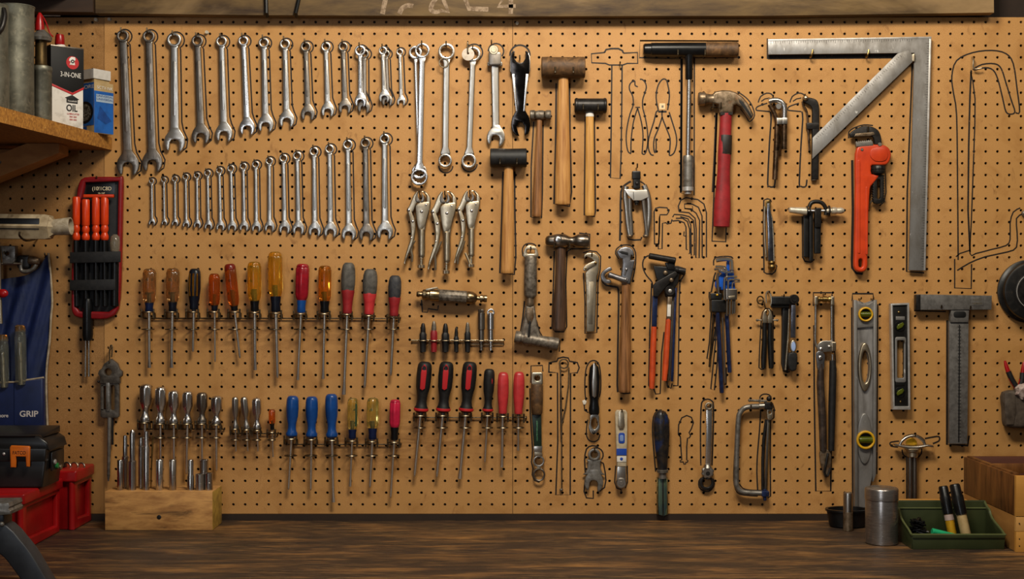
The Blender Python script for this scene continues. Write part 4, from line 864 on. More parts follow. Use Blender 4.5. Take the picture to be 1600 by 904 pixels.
# missing hex keys
outline(f_([(400, 735), (365, 735), (362, 440), (375, 410), (410, 400), (480, 405), (495, 440), (478, 468), (415, 468), (410, 500), (405, 735)]), 1.6, True)
outline(f_([(412, 480), (410, 640), (400, 740), (400, 778), (434, 778), (438, 545), (470, 540), (480, 552), (515, 545), (525, 510)]), 1.6)
for L1 in ([(530, 490), (545, 465), (620, 470), (680, 485), (720, 520), (728, 600), (728, 835), (700, 838), (696, 560), (670, 505), (600, 485)],
           [(528, 525), (580, 520), (635, 540), (652, 580), (655, 785), (668, 785)], [(560, 500), (620, 500), (665, 530), (685, 600), (688, 820), (676, 820)],
           [(590, 440), (680, 450), (735, 500), (745, 600), (742, 860), (772, 862), (776, 520), (745, 455), (700, 420), (640, 410), (638, 370), (700, 365)],
           [(590, 440), (582, 390), (605, 335), (650, 312), (760, 330), (815, 370), (838, 450), (838, 855), (800, 858), (798, 480), (765, 400), (710, 372), (660, 365)]):
    outline(f_(L1), 1.6)
outline(f_([(710, 392), (715, 415), (640, 412)]), 1.4)
outline(f_([(635, 620), (632, 660), (650, 662)]), 1.4)
# missing pliers
H = lambda x, y: (975 + x / 6.456, 110 + y / 6.456)
hh = lambda L_: [H(*p) for p in L_]
outline(hh([(70, 840), (38, 810), (22, 700), (30, 580), (60, 440), (92, 350), (88, 260), (58, 200), (55, 150), (80, 115), (108, 105), (112, 150), (140, 165)]), 1.6, smooth=3)
outline(hh([(160, 90), (185, 92), (215, 125), (225, 175), (205, 240), (188, 300), (190, 380), (215, 480), (235, 600), (240, 720), (225, 810), (205, 845), (182, 838)]), 1.6, smooth=3)
outline(hh([(115, 372), (162, 372)]), 1.5); outline(hh([(70, 835), (72, 700), (95, 520), (137, 380)]), 1.6, smooth=3); outline(hh([(137, 380), (175, 520), (192, 660), (182, 838)]), 1.6, smooth=3)
outline(hh([(300, 855), (270, 845), (245, 780), (250, 680), (300, 520), (325, 420), (345, 400), (330, 330), (325, 240), (345, 150), (385, 92), (425, 95), (445, 160), (458, 260), (440, 400)]), 1.7, smooth=3)
outline(hh([(455, 420), (490, 530), (525, 650), (530, 740), (505, 830), (460, 858), (460, 810), (465, 690), (430, 590), (385, 470), (388, 400)]), 1.7, smooth=3)
outline(hh([(385, 470), (345, 590), (305, 690), (300, 780), (312, 830), (325, 780), (322, 690)]), 1.7, smooth=3)
outline(hh([(345, 415), (430, 415)]), 2.5)
mk('paint_chip', plate([H(357, 332), H(415, 332), H(415, 392), H(357, 392)], .1, .5, .1), mat('pale_chip', '#d8bb90', .7), PB[2], 1., (0, 0, 0), 0)
mk('staple', plate([H(378, 352), H(398, 352), H(398, 374), H(378, 374)], .3, 1, .1), steel, PB[2], 1., (0, 0, 0), 0)
# missing hammer
outline([(945, 82), (924, 84), (924.5, 98), (946, 99), (952, 101.5), (973, 101.5), (980, 99), (996.5, 99), (996, 82), (974, 83)], 1.7)
outline([(944.5, 82), (947, 77.5), (955, 76), (966, 76), (972.5, 79), (974, 83)], 2.2)
outline([(956, 102), (955, 200), (953.8, 277.5), (969, 278.8), (970.5, 240), (971.5, 160), (972, 102)], 1.8)
hook(968, 101, 'empty hammer outline, with nothing on it', 12, up=3)
# T shape outline with an angled hook
outline([(857.5, 582), (858, 566), (870, 564), (872, 559.5), (880, 557.5), (888, 559), (890, 564), (902, 566), (905, 574), (902, 582), (891.5, 582.5), (891, 772.5), (868.5, 772.5), (871.5, 690), (871, 582), (858, 581)], 1.8)
outline([(876, 583), (876, 640), (877, 690)], 1.8)
t = T('spark_lighter', 'bent thin brassy wire tool inside the T-shaped outline', 'tool', 881, 568, 4, 5)
t.p('loop', tube([(881 + 7 * math.cos(a * PI / 9), 568 + 7 * math.sin(a * PI / 9), 5) for a in range(18)], 1.1, 6, True), wire)
t.p('leg', tube([(875.5, 573, 4), (876.5, 600, 4), (877.5, 650, 3.5), (878, 764, 3)], 1.1, 6), wire)
t.p('leg', tube([(889, 574, 4), (888.5, 600, 4), (884, 635, 4), (878.5, 660, 3.5)], 1.1, 6), wire)
t.p('foot', ball((877, 765, 3.6), 3, sq=(1, .8, .8)), cast)
# ---------------------------------------------------------------- lettering
def text(s, x, y, size, h, xf=None, bold=0., sx=1., al='CENTER', dep=.25, sp=1.):
    cu = bpy.data.curves.new('t', 'FONT'); cu.body = s; cu.size = size; cu.align_x = al; cu.offset = bold; cu.extrude = dep / 2; cu.space_character = sp
    ob = bpy.data.objects.new('t', cu); me = bpy.data.meshes.new_from_object(ob)
    g = G().add([(x + v.co.x * sx, y - v.co.y, h + v.co.z) for v in me.vertices], [tuple(p.vertices) for p in me.polygons])
    bpy.data.objects.remove(ob); bpy.data.curves.remove(cu); bpy.data.meshes.remove(me)
    if xf: g.xf(xf)
    return g
# ---------------------------------------------------------------- combination square layout (big triangle)
t = T('framing_square', 'large scratched aluminium square with a diagonal brace arm', 'square', 1330, 72, 6, 8)
t.p('arm', plate([(1199.5, 62), (1454.6, 57.6), (1445.2, 422.5), (1419.6, 422), (1428, 83), (1200, 85.5)], 6, 10.5, .6), alum)
t.p('brace', plate([(1401, 84.5), (1418, 79), (1430, 92), (1268.6, 248.4), (1268.8, 215.6)], 10.2, 12.4, .4), alum)
t.ps('edge_rule', [plate([(1199.5, 62), (1454.6, 57.6), (1454.5, 60.5), (1199.6, 64.8)], 10.2, 10.9, .2), plate([(1454.4, 61), (1445.2, 422), (1442.6, 422), (1451.4, 61)], 10.2, 10.9, .2)], alum_l)
tk = G()
for i in range(62): x = 1204 + i * 3.6; tk.rings([[(x, 65 - (x - 1200) * .017, 10.55), (x + .5, 65 - (x - 1200) * .017, 10.55), (x + .5, 68 + (i % 4 == 0) * 2 - (x - 1200) * .017, 10.55), (x, 68 + (i % 4 == 0) * 2 - (x - 1200) * .017, 10.55)]], cap=(True, False))
for i in range(88): y = 68 + i * 4; x = 1451.3 - (y - 61) * .0254; tk.rings([[(x, y, 10.55), (x - 3 - (i % 4 == 0) * 2, y, 10.55), (x - 3 - (i % 4 == 0) * 2, y + .5, 10.55), (x, y + .5, 10.55)]], cap=(True, False))
d_ = Vector((-.711, .703)); n_ = Vector((-.703, -.711))
for i in range(48):
    p = Vector((1404, 86)) + d_ * (i * 3.9); a = p - n_ * .8; b = p - n_ * (3.4 + (i % 4 == 0) * 2); w2 = d_ * .5
    tk.rings([[(a.x, a.y, 12.5), (b.x, b.y, 12.5), ((b + w2).x, (b + w2).y, 12.5), ((a + w2).x, (a + w2).y, 12.5)]], cap=(True, False))
t.p('graduation', tk, black_l).__setitem__('kind', 'stuff')
t.p('pin', box(1424, 85, 1428.5, 97, 10, 14, .6, 1.5), nk_l)
for x, n2 in ((1265, 'left'), (1352, 'middle')): 
    one('peg_hook', tube(sm([(x, 78, -4), (x, 84, 0), (x - .5, 88, 4), (x - 1, 91, 10), (x, 88.5, 14.5), (x + 1.2, 84, 14.8), (x + 2, 80, 14.5)], 3), 1.5, 7), brass, 'brass hook under the %s of the long square arm' % n2, 'hook', x, 88, 0, 0, 'wire peg hooks')
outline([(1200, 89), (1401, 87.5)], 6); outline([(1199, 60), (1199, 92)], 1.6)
outline([(1425.5, 100), (1417.5, 300), (1416.5, 424), (1444, 426)], 2)
# ---------------------------------------------------------------- bent adjustable clamps
qf = lambda x, y: (1180 + x / 5.317, 130 + y / 5.317); Q = lambda L_: [qf(*p) for p in L_]
Q3 = lambda L_, h: [qf(*p) + (h,) for p in L_]
s3 = lambda L_, n=3: [tuple(p) for p in sm(L_, n)]
bronzed = mat('brown_oily_steel', '#6e5640', .3, .9, '#2e2218', 60, .4, .65, .2, col3='#9a8468', sc3=50, lo3=.6, hi3=.75)
t = T('pipe_clamp', 'bent chrome elbow spanner with brown stained shafts', 'spanner', 1210, 158, 8, 12)
t.p('elbow', tube(s3(Q3([(112, 152), (150, 142), (195, 146), (228, 170), (241, 210), (240, 290)], 13)), 4.6, 14), polish)
t.p('outer_shaft', tube(Q3([(241, 200), (241, 320), (240, 400), (238, 548)], 13), [4.3, 4.4, 4.7, 4.6], 14), bronzed)
t.p('inner_shaft', tube(Q3([(180, 350), (178, 500), (163, 800)], 12), [4, 4.6, 4.4], 14), bronzed)
t.p('neck', tube(s3(Q3([(120, 175), (150, 230), (175, 290), (182, 350)], 11)), 3.6, 12), bronzed)
t.ps('clamp_block', [box(*qf(172, 292), *qf(217, 345), 10, 20, 1), box(*qf(218, 290), *qf(262, 343), 9, 19, 1)], chrome)
t.p('screw', cyl(qf(187, 197) + (14,), qf(187, 197) + (20,), 4.8, 12, .8), polish)
t.p('rear_shaft', tube(Q3([(205, 380), (208, 500), (205, 595)], 6), 2.6, 10), bronzed)
hook(*qf(132, 130), 'bent chrome elbow spanner', 18, up=4)
t = T('pipe_clamp', 'bent black elbow spanner, partly behind the diagonal square arm', 'spanner', 1262, 156, 2, 6)
t.p('elbow', plate(sm(Q([(395, 115), (440, 118), (500, 135), (524, 170), (530, 230), (530, 420)]), 3) + Q([(524, 800), (465, 800), (470, 420), (472, 250), (468, 205), (455, 188), (415, 165), (395, 150)]), 2, 9.5, 1.8, 2), iron)
t.p('collar', ball(qf(415, 125) + (10,), 4.2), nk_l)
t.p('slide_block', box(*qf(425, 330), *qf(528, 382), 1.5, 10, .8), iron)
t.p('thin_arm', tube(s3(Q3([(395, 150), (400, 185), (430, 240), (440, 380), (452, 560)], 5)), 1.8, 8), bronzed)
t.p('foot', ball(qf(487, 802) + (6,), 2.4, sq=(2, .8, 1)), cast)
hook(*qf(400, 118), 'bent black elbow spanner', 12, up=4)
for dx in (0, 263):
    outline(Q([(120 + dx, 235), (40 + dx, 228), (8 + dx, 222), (12 + dx, 200), (40 + dx, 185), (100 + dx, 165)]), 1.6, smooth=2)
    outline(Q([(25 + dx, 160), (45 + dx, 110), (95 + dx, 82), (135 + dx, 90), (150 + dx, 115)]), 1.6, smooth=2)
    outline(Q([(50 + dx, 150), (80 + dx, 130), (120 + dx, 122)]), 1.4)
    outline(Q([(125 + dx, 235), (132 + dx, 300), (118 + dx, 500), (103 + dx, 830), (115 + dx, 855), (140 + dx, 862), (160 + dx, 850), (166 + dx, 800)]), 2, smooth=2)
# steel bar with brass knob
rf = lambda x, y: (1170 + x / 6.4, 300 + y / 6.4); R3 = lambda L_, h: [rf(*p) + (h,) for p in L_]
t = T('scraper', 'slim bright steel bar tool with a brass knob at its foot', 'scraper', 1201, 312, 5, 8)
t.p('blade', plate([rf(*p) for p in [(182, 110), (205, 110), (218, 200), (232, 280), (240, 420), (248, 690), (190, 690), (188, 420), (178, 220)]], 5, 11, 1.6), mat('blue_grey_blade', '#9094a0', .25, 1, '#5e6068', 50, .4, .7, .1))
t.p('edge', tube(R3([(212, 190), (232, 270), (244, 420), (252, 690)], 9), 1.1, 8), nk_l)
t.p('back_leaf', tube(R3([(165, 140), (160, 300), (166, 500), (178, 650)], 4.5), 1.8, 8), nickel)
t.p('eye', plate([[rf(*p) for p in sm([(170, 110), (185, 78), (215, 80), (222, 110), (212, 190), (180, 200)], 3, True)], [rf(*p) for p in sm([(190, 110), (206, 110), (202, 160), (190, 160)], 2, True)]], 4, 8, .8), brass)
t.p('knob', lathe(rf(226, 690) + (9,), rf(232, 780) + (9,), [(0, 5), (.15, 6.2), (.4, 5), (.6, 6.6), (.85, 6), (1, 4)], 20), brass)
hook(*rf(198, 98), 'slim steel bar tool', 12, up=3)
outline([rf(*p) for p in [(225, 100), (215, 75), (185, 66), (150, 80), (146, 300), (150, 650), (152, 800), (180, 815), (235, 818), (265, 790), (280, 735), (265, 725)]], 1.8)
# flange puller with bars
t = T('puller', 'black puller with silver pointed crossbar and hanging dark arms', 'puller', 1266, 325, 8, 12)
t.ps('crossbar', [lathe(rf(395, 178) + (15,), rf(580, 195) + (15,), [(0, 2), (.06, 4.6), (.5, 5.4), (.85, 6.2), (1, 6.4)], 20), lathe(rf(770, 188) + (15,), rf(945, 186) + (15,), [(0, 3.8), (.3, 4.2), (.32, 5.8), (.55, 5.8), (.6, 4.8), (.85, 5.2), (1, 3.4)], 20)], mat('pale_plated_steel', '#cfc6b4', .36, .6, '#a89c86', 60, .45, .7, .1))
t.p('shaft', cyl(rf(570, 190) + (15,), rf(780, 188) + (15,), 2.4, 12), polish)
t.ps('flange', [cyl(rf(570, 190) + (15,), rf(582, 190) + (15,), 8, 20, .5), cyl(rf(790, 188) + (15,), rf(804, 188) + (15,), 8.6, 20, .5), cyl(rf(598, 190) + (15,), rf(612, 190) + (15,), 7, 20, .5)], iron)
t.p('bow', tube(s3(R3([(600, 150), (620, 110), (665, 95), (720, 105), (755, 140), (770, 190), (765, 230)], 15)), 3.2, 12), paint_d)
for x0, x1, y1, h in ((555, 600, 650, 8), (610, 640, 690, 11), (660, 715, 615, 13)):
    t.p('arm', box(*rf(x0 - 8, 185), *rf(x1, y1), h - 3, h + 4, 1.2, 1.5), paint_d)
t.p('collar', box(*rf(652, 160), *rf(715, 355), 12, 20, 1.2, 1), iron)
t.p('edge', tube(R3([(605, 220), (606, 600)], 13), .6, 6), nk_l)
outline([rf(*p) for p in [(388, 175), (400, 160), (415, 165)]], 1.4)
outline([rf(*p) for p in [(535, 240), (538, 650), (560, 690), (620, 700), (655, 670)]], 1.8)
hook(*rf(640, 175), 'black puller with silver crossbar', 20, up=3)

# ---------------------------------------------------------------- second hammer-height row, centre right
# orange-handled banding tool
nf = lambda x, y: (990 + x / 3.615, 380 + y / 3.615)
zf = lambda x, y: (995 + x / 10.04, 390 + y / 10.04); Z_ = lambda L_: [zf(*p) for p in L_]
t = T('strapping_tool', 'black jointed tool with long orange-dipped handles', 'tool', 1035, 405, 8, 13)
t.p('top_bar', lathe(zf(185, 95) + (16,), zf(605, 170) + (16,), [(0, 3.5), (.03, 4.8), (.5, 4.8), (.97, 5), (1, 4)], 16), iron)
t.p('neck', plate(Z_([(440, 200), (600, 200), (590, 320), (480, 310)]), 8, 16, 1.2), paint_d)
t.p('jaw_plate', plate(Z_([(258, 250), (470, 265), (640, 250), (765, 290), (740, 400), (670, 380), (650, 520), (600, 600), (610, 720), (560, 755), (450, 740), (420, 560), (330, 500), (300, 430)]), 7, 14, 1.5, 2), paint_d)
t.p('anvil', lathe(zf(600, 310) + (14,), zf(755, 335) + (14,), [(0, 5), (.3, 5), (.35, 4), (.6, 4.6), (1, 4.4)], 14), iron)
t.p('link', plate(Z_([(250, 560), (300, 500), (460, 410), (600, 330), (640, 380), (560, 480), (440, 600), (330, 740), (255, 730)]), 13, 18, 1.4, 2), iron)
t.p('pivot_boss', cyl(zf(515, 645) + (12,), zf(515, 645) + (19,), 8.2, 24, 1.2), iron)
t.p('bolt', ball(zf(515, 645) + (18.8,), 3.2, sq=(1, 1, .45)), alum_l)
t.ps('rivet', [ball(zf(445, 362) + (17.5,), 3.8, sq=(1, 1, .6)), ball(zf(535, 475) + (19,), 3.4, sq=(1, 1, .5))], rusty)
t.p('left_arm', bar(nf(122, 295), nf(117, 470), 8.6, 8, 7, 14, 1.6), blue_s)
t.p('right_arm', bar(nf(204, 300), nf(197, 430), 7.4, 7.6, 12, 18, 1.6), rusty)
t.p('label_plate', bar(nf(199, 345), nf(197, 412), 5.6, 5.6, 17.6, 18.4, .3), white_l)
t.p('orange_grip', tube([nf(116, 470) + (11,), nf(112, 560) + (11,), nf(106, 740) + (11,), nf(103, 820) + (11,)], [4.3, 4.8, 5, 4], 14), orange_g)
t.p('orange_grip', tube([nf(196, 420) + (14,), nf(190, 520) + (14,), nf(180, 690) + (14,), nf(173, 775) + (14,)], [4, 4.6, 4.8, 3.8], 14), orange_g)
t.p('steel_arm', bar(nf(240, 250), nf(218, 780), 3.4, 4.4, 8, 12, 1), blue_s)
t.p('steel_arm', bar(nf(226, 300), nf(203, 775), 3, 3.6, 5, 8.4, 1), chrome_d)
hook(*zf(470, 205), 'orange-handled strapping tool', 20, up=3)
outline(Z_([(190, 90), (130, 120), (95, 190), (100, 290), (150, 400), (240, 510), (240, 600)]), 1.7, smooth=3)
outline([nf(*p) for p in [(102, 225), (92, 470), (86, 800), (96, 822)]], 2)
outline([nf(*p) for p in [(112, 815), (125, 850), (150, 848), (152, 800), (158, 620), (172, 500)]], 1.7)
outline([nf(*p) for p in [(188, 740), (190, 805), (210, 818), (218, 790)]], 1.6); outline([nf(*p) for p in [(292, 140), (290, 170), (262, 215), (258, 320), (252, 750), (250, 803), (222, 803)]], 1.7)
# hex key sets, blue
jf = lambda x, y: (1095 + x / 8.213, 390 + y / 8.213); J3 = lambda L_, h: [jf(*p) + (h,) for p in L_]
t = T('hex_key_set', 'bundle of hex keys in blue and black holders with long blue keys', 'hex keys', 1130, 405, 8, 14)
t.p('blue_holder', plate(sm([jf(*p) for p in [(330, 160), (390, 110), (425, 180), (425, 290), (440, 460), (430, 520), (300, 520), (200, 500), (185, 420), (240, 330), (330, 250)]], 2, True), 8, 14, 1.4, 2), mat('bright_blue_holder', '#1650ae', .3, 0, '#0e3a86', 50, .4, .7, .1))
def key(L1, h, r, m=chrome, nm='hex_key'): t.p(nm, tube([tuple(p[:2]) + (h,) for p in sm([jf(*q) + (0,) for q in L1], 4)], r, 6), m)
key([(190, 135), (300, 120), (375, 130), (390, 170), (392, 260)], 18, 3.4, chrome)
key([(180, 215), (260, 215), (300, 225), (322, 270), (322, 400)], 20, 1.7)
key([(170, 245), (240, 245), (290, 255), (290, 290)], 17.5, 1.6)
key([(220, 265), (300, 285), (410, 285)], 20, 2.4, polish)
key([(455, 345), (350, 345), (305, 362), (292, 400), (290, 560), (292, 640)], 21, 1.7)
key([(488, 385), (400, 380), (352, 392), (340, 430), (338, 620)], 22, 1.5)
key([(495, 412), (420, 415), (395, 440), (392, 560)], 20, 1.2)
key([(225, 300), (212, 340), (215, 440), (225, 560)], 16, 2.2, chrome_d)
t.ps('black_holder', [box(*jf(120, 555), *jf(270, 640), 6, 18, 1.4, 2), box(*jf(130, 640), *jf(320, 800), 7, 17, 1.6, 2)], paint_d)
t.p('clip_plate', box(*jf(310, 500), *jf(455, 640), 17, 23, 1, 1), chrome_d)
t.p('holder_slot', bar(jf(345, 610), jf(425, 600), 4, 3.6, 22.8, 23.8, .4), nk_l)
t.p('yellow_mark', ball(jf(205, 578) + (18,), 1.8), yellow_r)
for x in (330, 368, 405, 430): key([(x, 640), (x - 2, 750), (x - 4, 820 + (420 - x) * .3)], 18.5, 1.7, chrome_d)
for (xa, ya, xb, yb, r, h, m) in ((475, 380, 500, 845, 3.6, 12, blue_s), (528, 400, 544, 730, 3.4, 12, blue_s), (505, 420, 519, 790, 1.8, 8, chrome_d), (455, 400, 432, 700, 1.7, 7, wire_d)):
    t.p('long_key', cyl(nf(xa, ya) + (h,), nf(xb, yb) + (h,), r, 6, .6), m)
hook(1122, 452, 'hex key bundle', 22, up=4)
outline([jf(*p) for p in [(190, 290), (170, 350), (135, 540), (110, 545), (108, 600), (120, 660), (120, 780), (135, 800)]], 2)
outline([jf(*p) for p in [(165, 200), (165, 140), (195, 100), (300, 85), (390, 90), (410, 115)]], 1.7, smooth=2)
outline([nf(*p) for p in [(438, 300), (438, 400), (428, 560), (414, 650), (434, 652), (442, 610), (462, 480)]], 1.7)
outline([nf(*p) for p in [(470, 400), (462, 560), (436, 822), (456, 828), (470, 700), (478, 560)]], 1.7)
outline([nf(*p) for p in [(512, 795), (522, 797), (524, 700)]], 1.7)
# small nippers
sf = lambda x, y: (1180 + x / 6.457, 450 + y / 6.457); S_ = lambda L_: [sf(*p) for p in L_]
t = T('nippers', 'small black-handled nippers hanging from a wire loop', 'pliers', 1198, 490, 6, 9)
for sg in (-1, 1):
    m_ = lambda x: 121 + sg * (x - 121)
    t.p('jaw', plate(S_([(m_(122), 290), (m_(122), 352), (m_(172), 352), (m_(174), 290), (m_(160), 235), (m_(135), 210), (m_(126), 215), (m_(138), 245)]), 6, 12, 1.2, 2), nk_l if sg > 0 else nickel)
    t.p('handle', tube([sf(m_(150), 350) + (9,), sf(m_(148), 500) + (9,), sf(m_(158), 700) + (9,), sf(m_(160), 808) + (9,)], [3.6, 4, 4.4, 3.6], 12), paint_d)
    t.p('side_screw', cyl(sf(m_(178), 322) + (9,), sf(m_(228), 322) + (9,), 1.2, 8) + ball(sf(m_(222), 322) + (9,), 2.2), cast)
t.p('hang_ring', tube([sf(55 + 32 * math.cos(a * PI / 10), 120 + 38 * math.sin(a * PI / 10)) + (6,) for a in range(20)], 1, 6, True), wire_d)
t.p('wire_link', tube(s3([sf(85, 110) + (7,), sf(95, 160) + (9,), sf(105, 215) + (8,), sf(120, 250) + (8,)]), .9, 6), wire_d)
t.p('wire_loop', tube(s3([sf(108, 150) + (12,), sf(105, 60) + (13,), sf(125, 30) + (14,), sf(148, 60) + (14,), sf(158, 130) + (14,), (1203, 477, 13)]), 1.3, 7), nk_l)
hook(*sf(125, 45), 'small nippers', 16, up=3)
outline(S_([(62, 300), (75, 240), (105, 205), (140, 205), (172, 240), (182, 300), (180, 500), (182, 790), (165, 812)]), 1.5); outline(S_([(62, 300), (45, 600), (38, 800), (60, 818), (95, 812)]), 1.5)
# band wrench
t = T('strap_wrench', 'angled tool with black horizontal head and bright drop handle', 'wrench', 1225, 468, 8, 12)
t.p('head', box(*sf(160, 80), *sf(380, 168), 6, 16, 2, 2) + box(*sf(160, 165), *sf(345, 198), 6, 13, 1.5, 1), paint_d)
t.p('pivot', cyl(sf(388, 112) + (7,), sf(388, 112) + (19,), 7.6, 24, 1.2) + cyl(sf(388, 112) + (19,), sf(388, 112) + (20.2,), 4, 16, .4), iron)
t.p('handle', bar(sf(382, 165), sf(378, 500), 7.6, 8, 10, 17, 2.2), mat('bluish_bright_steel', '#a9adbd', .24, 1, '#77798a', 50, .4, .7, .1))
t.p('badge', plate([sf(378 + 34 * math.cos(a * PI / 12), 585 + 65 * math.sin(a * PI / 12)) for a in range(24)], 11, 18, 1.6, 2), nk_l)
t.p('badge_face', plate([sf(378 + 22 * math.cos(a * PI / 12), 585 + 48 * math.sin(a * PI / 12)) for a in range(24)], 17.6, 18.6, .4), mat('pale_blue_enamel', '#8fa4cc', .3))
t.p('foot', plate(sm(S_([(330, 655), (416, 655), (414, 780), (402, 828), (350, 832), (325, 770)]), 2, True), 7, 18, 2, 2), rubber)
t.p('strap', plate(sm(S_([(285, 200), (345, 200), (335, 400), (330, 640), (340, 835), (300, 835), (275, 780), (280, 500)]), 2, True), 4, 8, 1), paint_d)
t.p('brass_rod', tube([sf(345, 210) + (10,), sf(335, 480) + (10,), sf(318, 700) + (10,), sf(310, 825) + (9,)], [1, 1.6, 2, 2.4], 10), nickel)
hook(*sf(270, 80), 'angled tool with black head', 17, up=3)
outline(S_([(270, 200), (272, 400), (265, 760), (285, 835), (320, 848), (350, 840)]), 1.8)
# ---------------------------------------------------------------- crimper with yoke
vf = lambda x, y: (1240 + x / 2.657, 440 + y / 2.657); V_ = lambda L_: [vf(*p) for p in L_]
uf = lambda x, y: (1260 + x / 6.95, 450 + y / 6.95)
t = T('cable_cutter', 'long dark-handled compound cutter hung by a wire yoke with brass roller', 'cutter', 1288, 465, 7, 10)
t.p('roller', lathe(uf(118, 120) + (11,), uf(262, 120) + (11,), [(0, 3.6), (.05, 5), (.15, 5), (.2, 3.6), (.35, 3.6), (.4, 4.6), (.7, 4.6), (.75, 3.4), (.85, 4.8), (1, 4.8)], 20), brass)
t.ps('yoke_end', [box(*uf(80, 85), *uf(120, 180), 6, 15, 1.4, 1.5), box(*uf(258, 88), *uf(298, 185), 6, 15, 1.4, 1.5)], nickel)
t.p('yoke_rod', tube(s3([uf(100, 180) + (10,), uf(98, 420) + (10,), uf(95, 560) + (10,), uf(112, 640) + (10,)]), 2, 10), chrome)
t.p('yoke_rod', tube([uf(274, 185) + (10,), uf(276, 600) + (10,)], 2.3, 10), chrome)
t.p('pivot_plate', plate(sm([uf(*p) for p in [(112, 650), (125, 600), (170, 570), (240, 568), (300, 580), (305, 680), (240, 688), (180, 695), (130, 690)]], 2, True), 9, 14, 1, 2), chrome)
t.p('clevis', box(*uf(262, 580), *uf(310, 680), 12, 19, 1.2, 1), nickel)
t.p('cheek_plate', plate(sm([uf(*p) for p in [(98, 700), (150, 680), (195, 720), (190, 800), (180, 880), (120, 890), (105, 800)]], 2, True), 10, 15, 1, 2), gs)
t.ps('bolt', [ball(uf(152, 660) + (15,), 3.2, sq=(1, 1, .5)), ball(uf(142, 752) + (16,), 3.6, sq=(1, 1, .5)), ball(uf(240, 632) + (14,), 2.6)], polish)
t.p('left_handle', tube([vf(112, 340) + (11,), vf(110, 420) + (11,), vf(118, 560) + (11,), vf(122, 700) + (11,)], [4.6, 6, 6, 5.4], 14), mat('scuffed_black_grip', '#2a211c', .45, 0, '#4a3c32', 70, .45, .7, .3, col3='#8a7664', sc3=60, lo3=.64, hi3=.76))
t.p('right_handle', tube([vf(160, 325) + (12,), vf(162, 360) + (12,), vf(158, 520) + (12,), vf(155, 700) + (12,)], [4.6, 5.8, 5.8, 4.8], 14), rubber)
t.p('stem', cyl(vf(160, 300) + (12,), vf(160, 328) + (12,), 2.2, 12), chrome)
t.p('tail', plate(sm(V_([(110, 695), (150, 700), (155, 740), (148, 800), (128, 812), (118, 780), (108, 740)]), 2, True), 8, 13, 1.4, 2), rusty)
t.p('tail_clip', tube(s3([vf(140, 710) + (14,), vf(132, 750) + (15,), vf(126, 790) + (14,), vf(140, 805) + (13,), vf(150, 770) + (13,)]), 1.8, 8), iron)
hook(1286, 460, 'long compound cutter', 16, up=3)
outline(V_([(82, 100), (82, 45), (158, 45), (160, 60)]), 1.8); outline(V_([(84, 180), (86, 500), (92, 868), (154, 868), (156, 700)]), 2); outline(V_([(166, 60), (167, 240), (173, 330), (170, 600)]), 1.5)
# ---------------------------------------------------------------- levels
t = T('spirit_level', 'long aluminium spirit level with yellow ringed vials, standing behind the jar', 'level', 1350, 465, 6, 10)
web = mat('grey_level_web', '#969391', .42, .6, '#7a7672', 30, .4, .7, .2, (1, 1, .5))
t.p('rail', plate([(1333.2, 468), (1338.5, 468.5), (1340, 795), (1335, 795)], 2, 14, .8), alum)
t.p('rail', plate([(1364, 468.5), (1369.4, 468), (1368, 741), (1363.6, 752)], 2, 14, .8), alum)
vh1 = circ(1351.2, 490.8, 10, 24)
t.p('web', plate([[(1338, 469), (1352, 473), (1364.5, 468.5), (1364, 740), (1358, 770), (1361, 795), (1339.6, 795)], vh1,
   circ(1351.5, 573, 5.6, 28, ry=25)], 5, 8, .5), web)
t.p('end_block', plate([[(1338, 471), (1346, 474), (1358, 474), (1366, 469), (1365.5, 510), (1339, 512)], vh1], 7.5, 12, 1), alum)
t.p('handle_surround', plate([circ(1351, 573, 10.6, 36, ry=38), circ(1351.5, 573, 5.6, 28, ry=25)], 7, 13, 2.2, 2), nickel)
t.p('vial_bridge', plate(circ(1351, 685, 11.6, 36, ry=40), 7, 11, 2, 2), alum)
for cy, r in ((490.8, 11.5), (686.5, 14.6)):
    rg = t.p('vial_ring', plate([circ(1351.5, cy, r, 32), circ(1351.5, cy, r * .74, 28)], 9, 17, 1.6, 2), yellow_r)
    t.p('vial', cyl((1351.5 - r * .7, cy, 13), (1351.5 + r * .7, cy, 13), r * .36, 16), vial)
    t.p('vial_back', cyl((1351.5, cy, 8), (1351.5, cy, 12), r * .76, 26), iron)
outline([(1331.5, 470), (1332, 458.5), (1364, 458.5), (1365, 468)], 2); outline([(1331, 480), (1332.5, 792)], 2.2); outline([(1371.5, 475), (1370, 740)], 1.5)
hook(1342, 467, 'long aluminium spirit level', 15, up=3); hook(1361, 467, 'long aluminium spirit level, right side', 15, up=3)
t = T('spirit_level', 'short silver framed black level with three green vials', 'level', 1405, 475, 6, 10)
t.p('frame', plate([[(1390.6, 474), (1419.5, 472.8), (1421.6, 639.5), (1393.6, 639.2)], [(1394, 477), (1416.5, 476), (1418.4, 634), (1396.8, 634)]], 2, 15, 1), alum_l)
t.p('body', plate([[(1393.5, 476.5), (1417, 475.5), (1418.8, 634.5), (1396.5, 634.5)], rrect(1400.8, 531, 1411.6, 590, 2)], 5, 12, .8), paint_d)
t.p('window_frame', plate([rrect(1397.8, 526, 1414.6, 597, 3), rrect(1401, 531, 1411.4, 590, 2)], 11.6, 13.6, .6), alum)
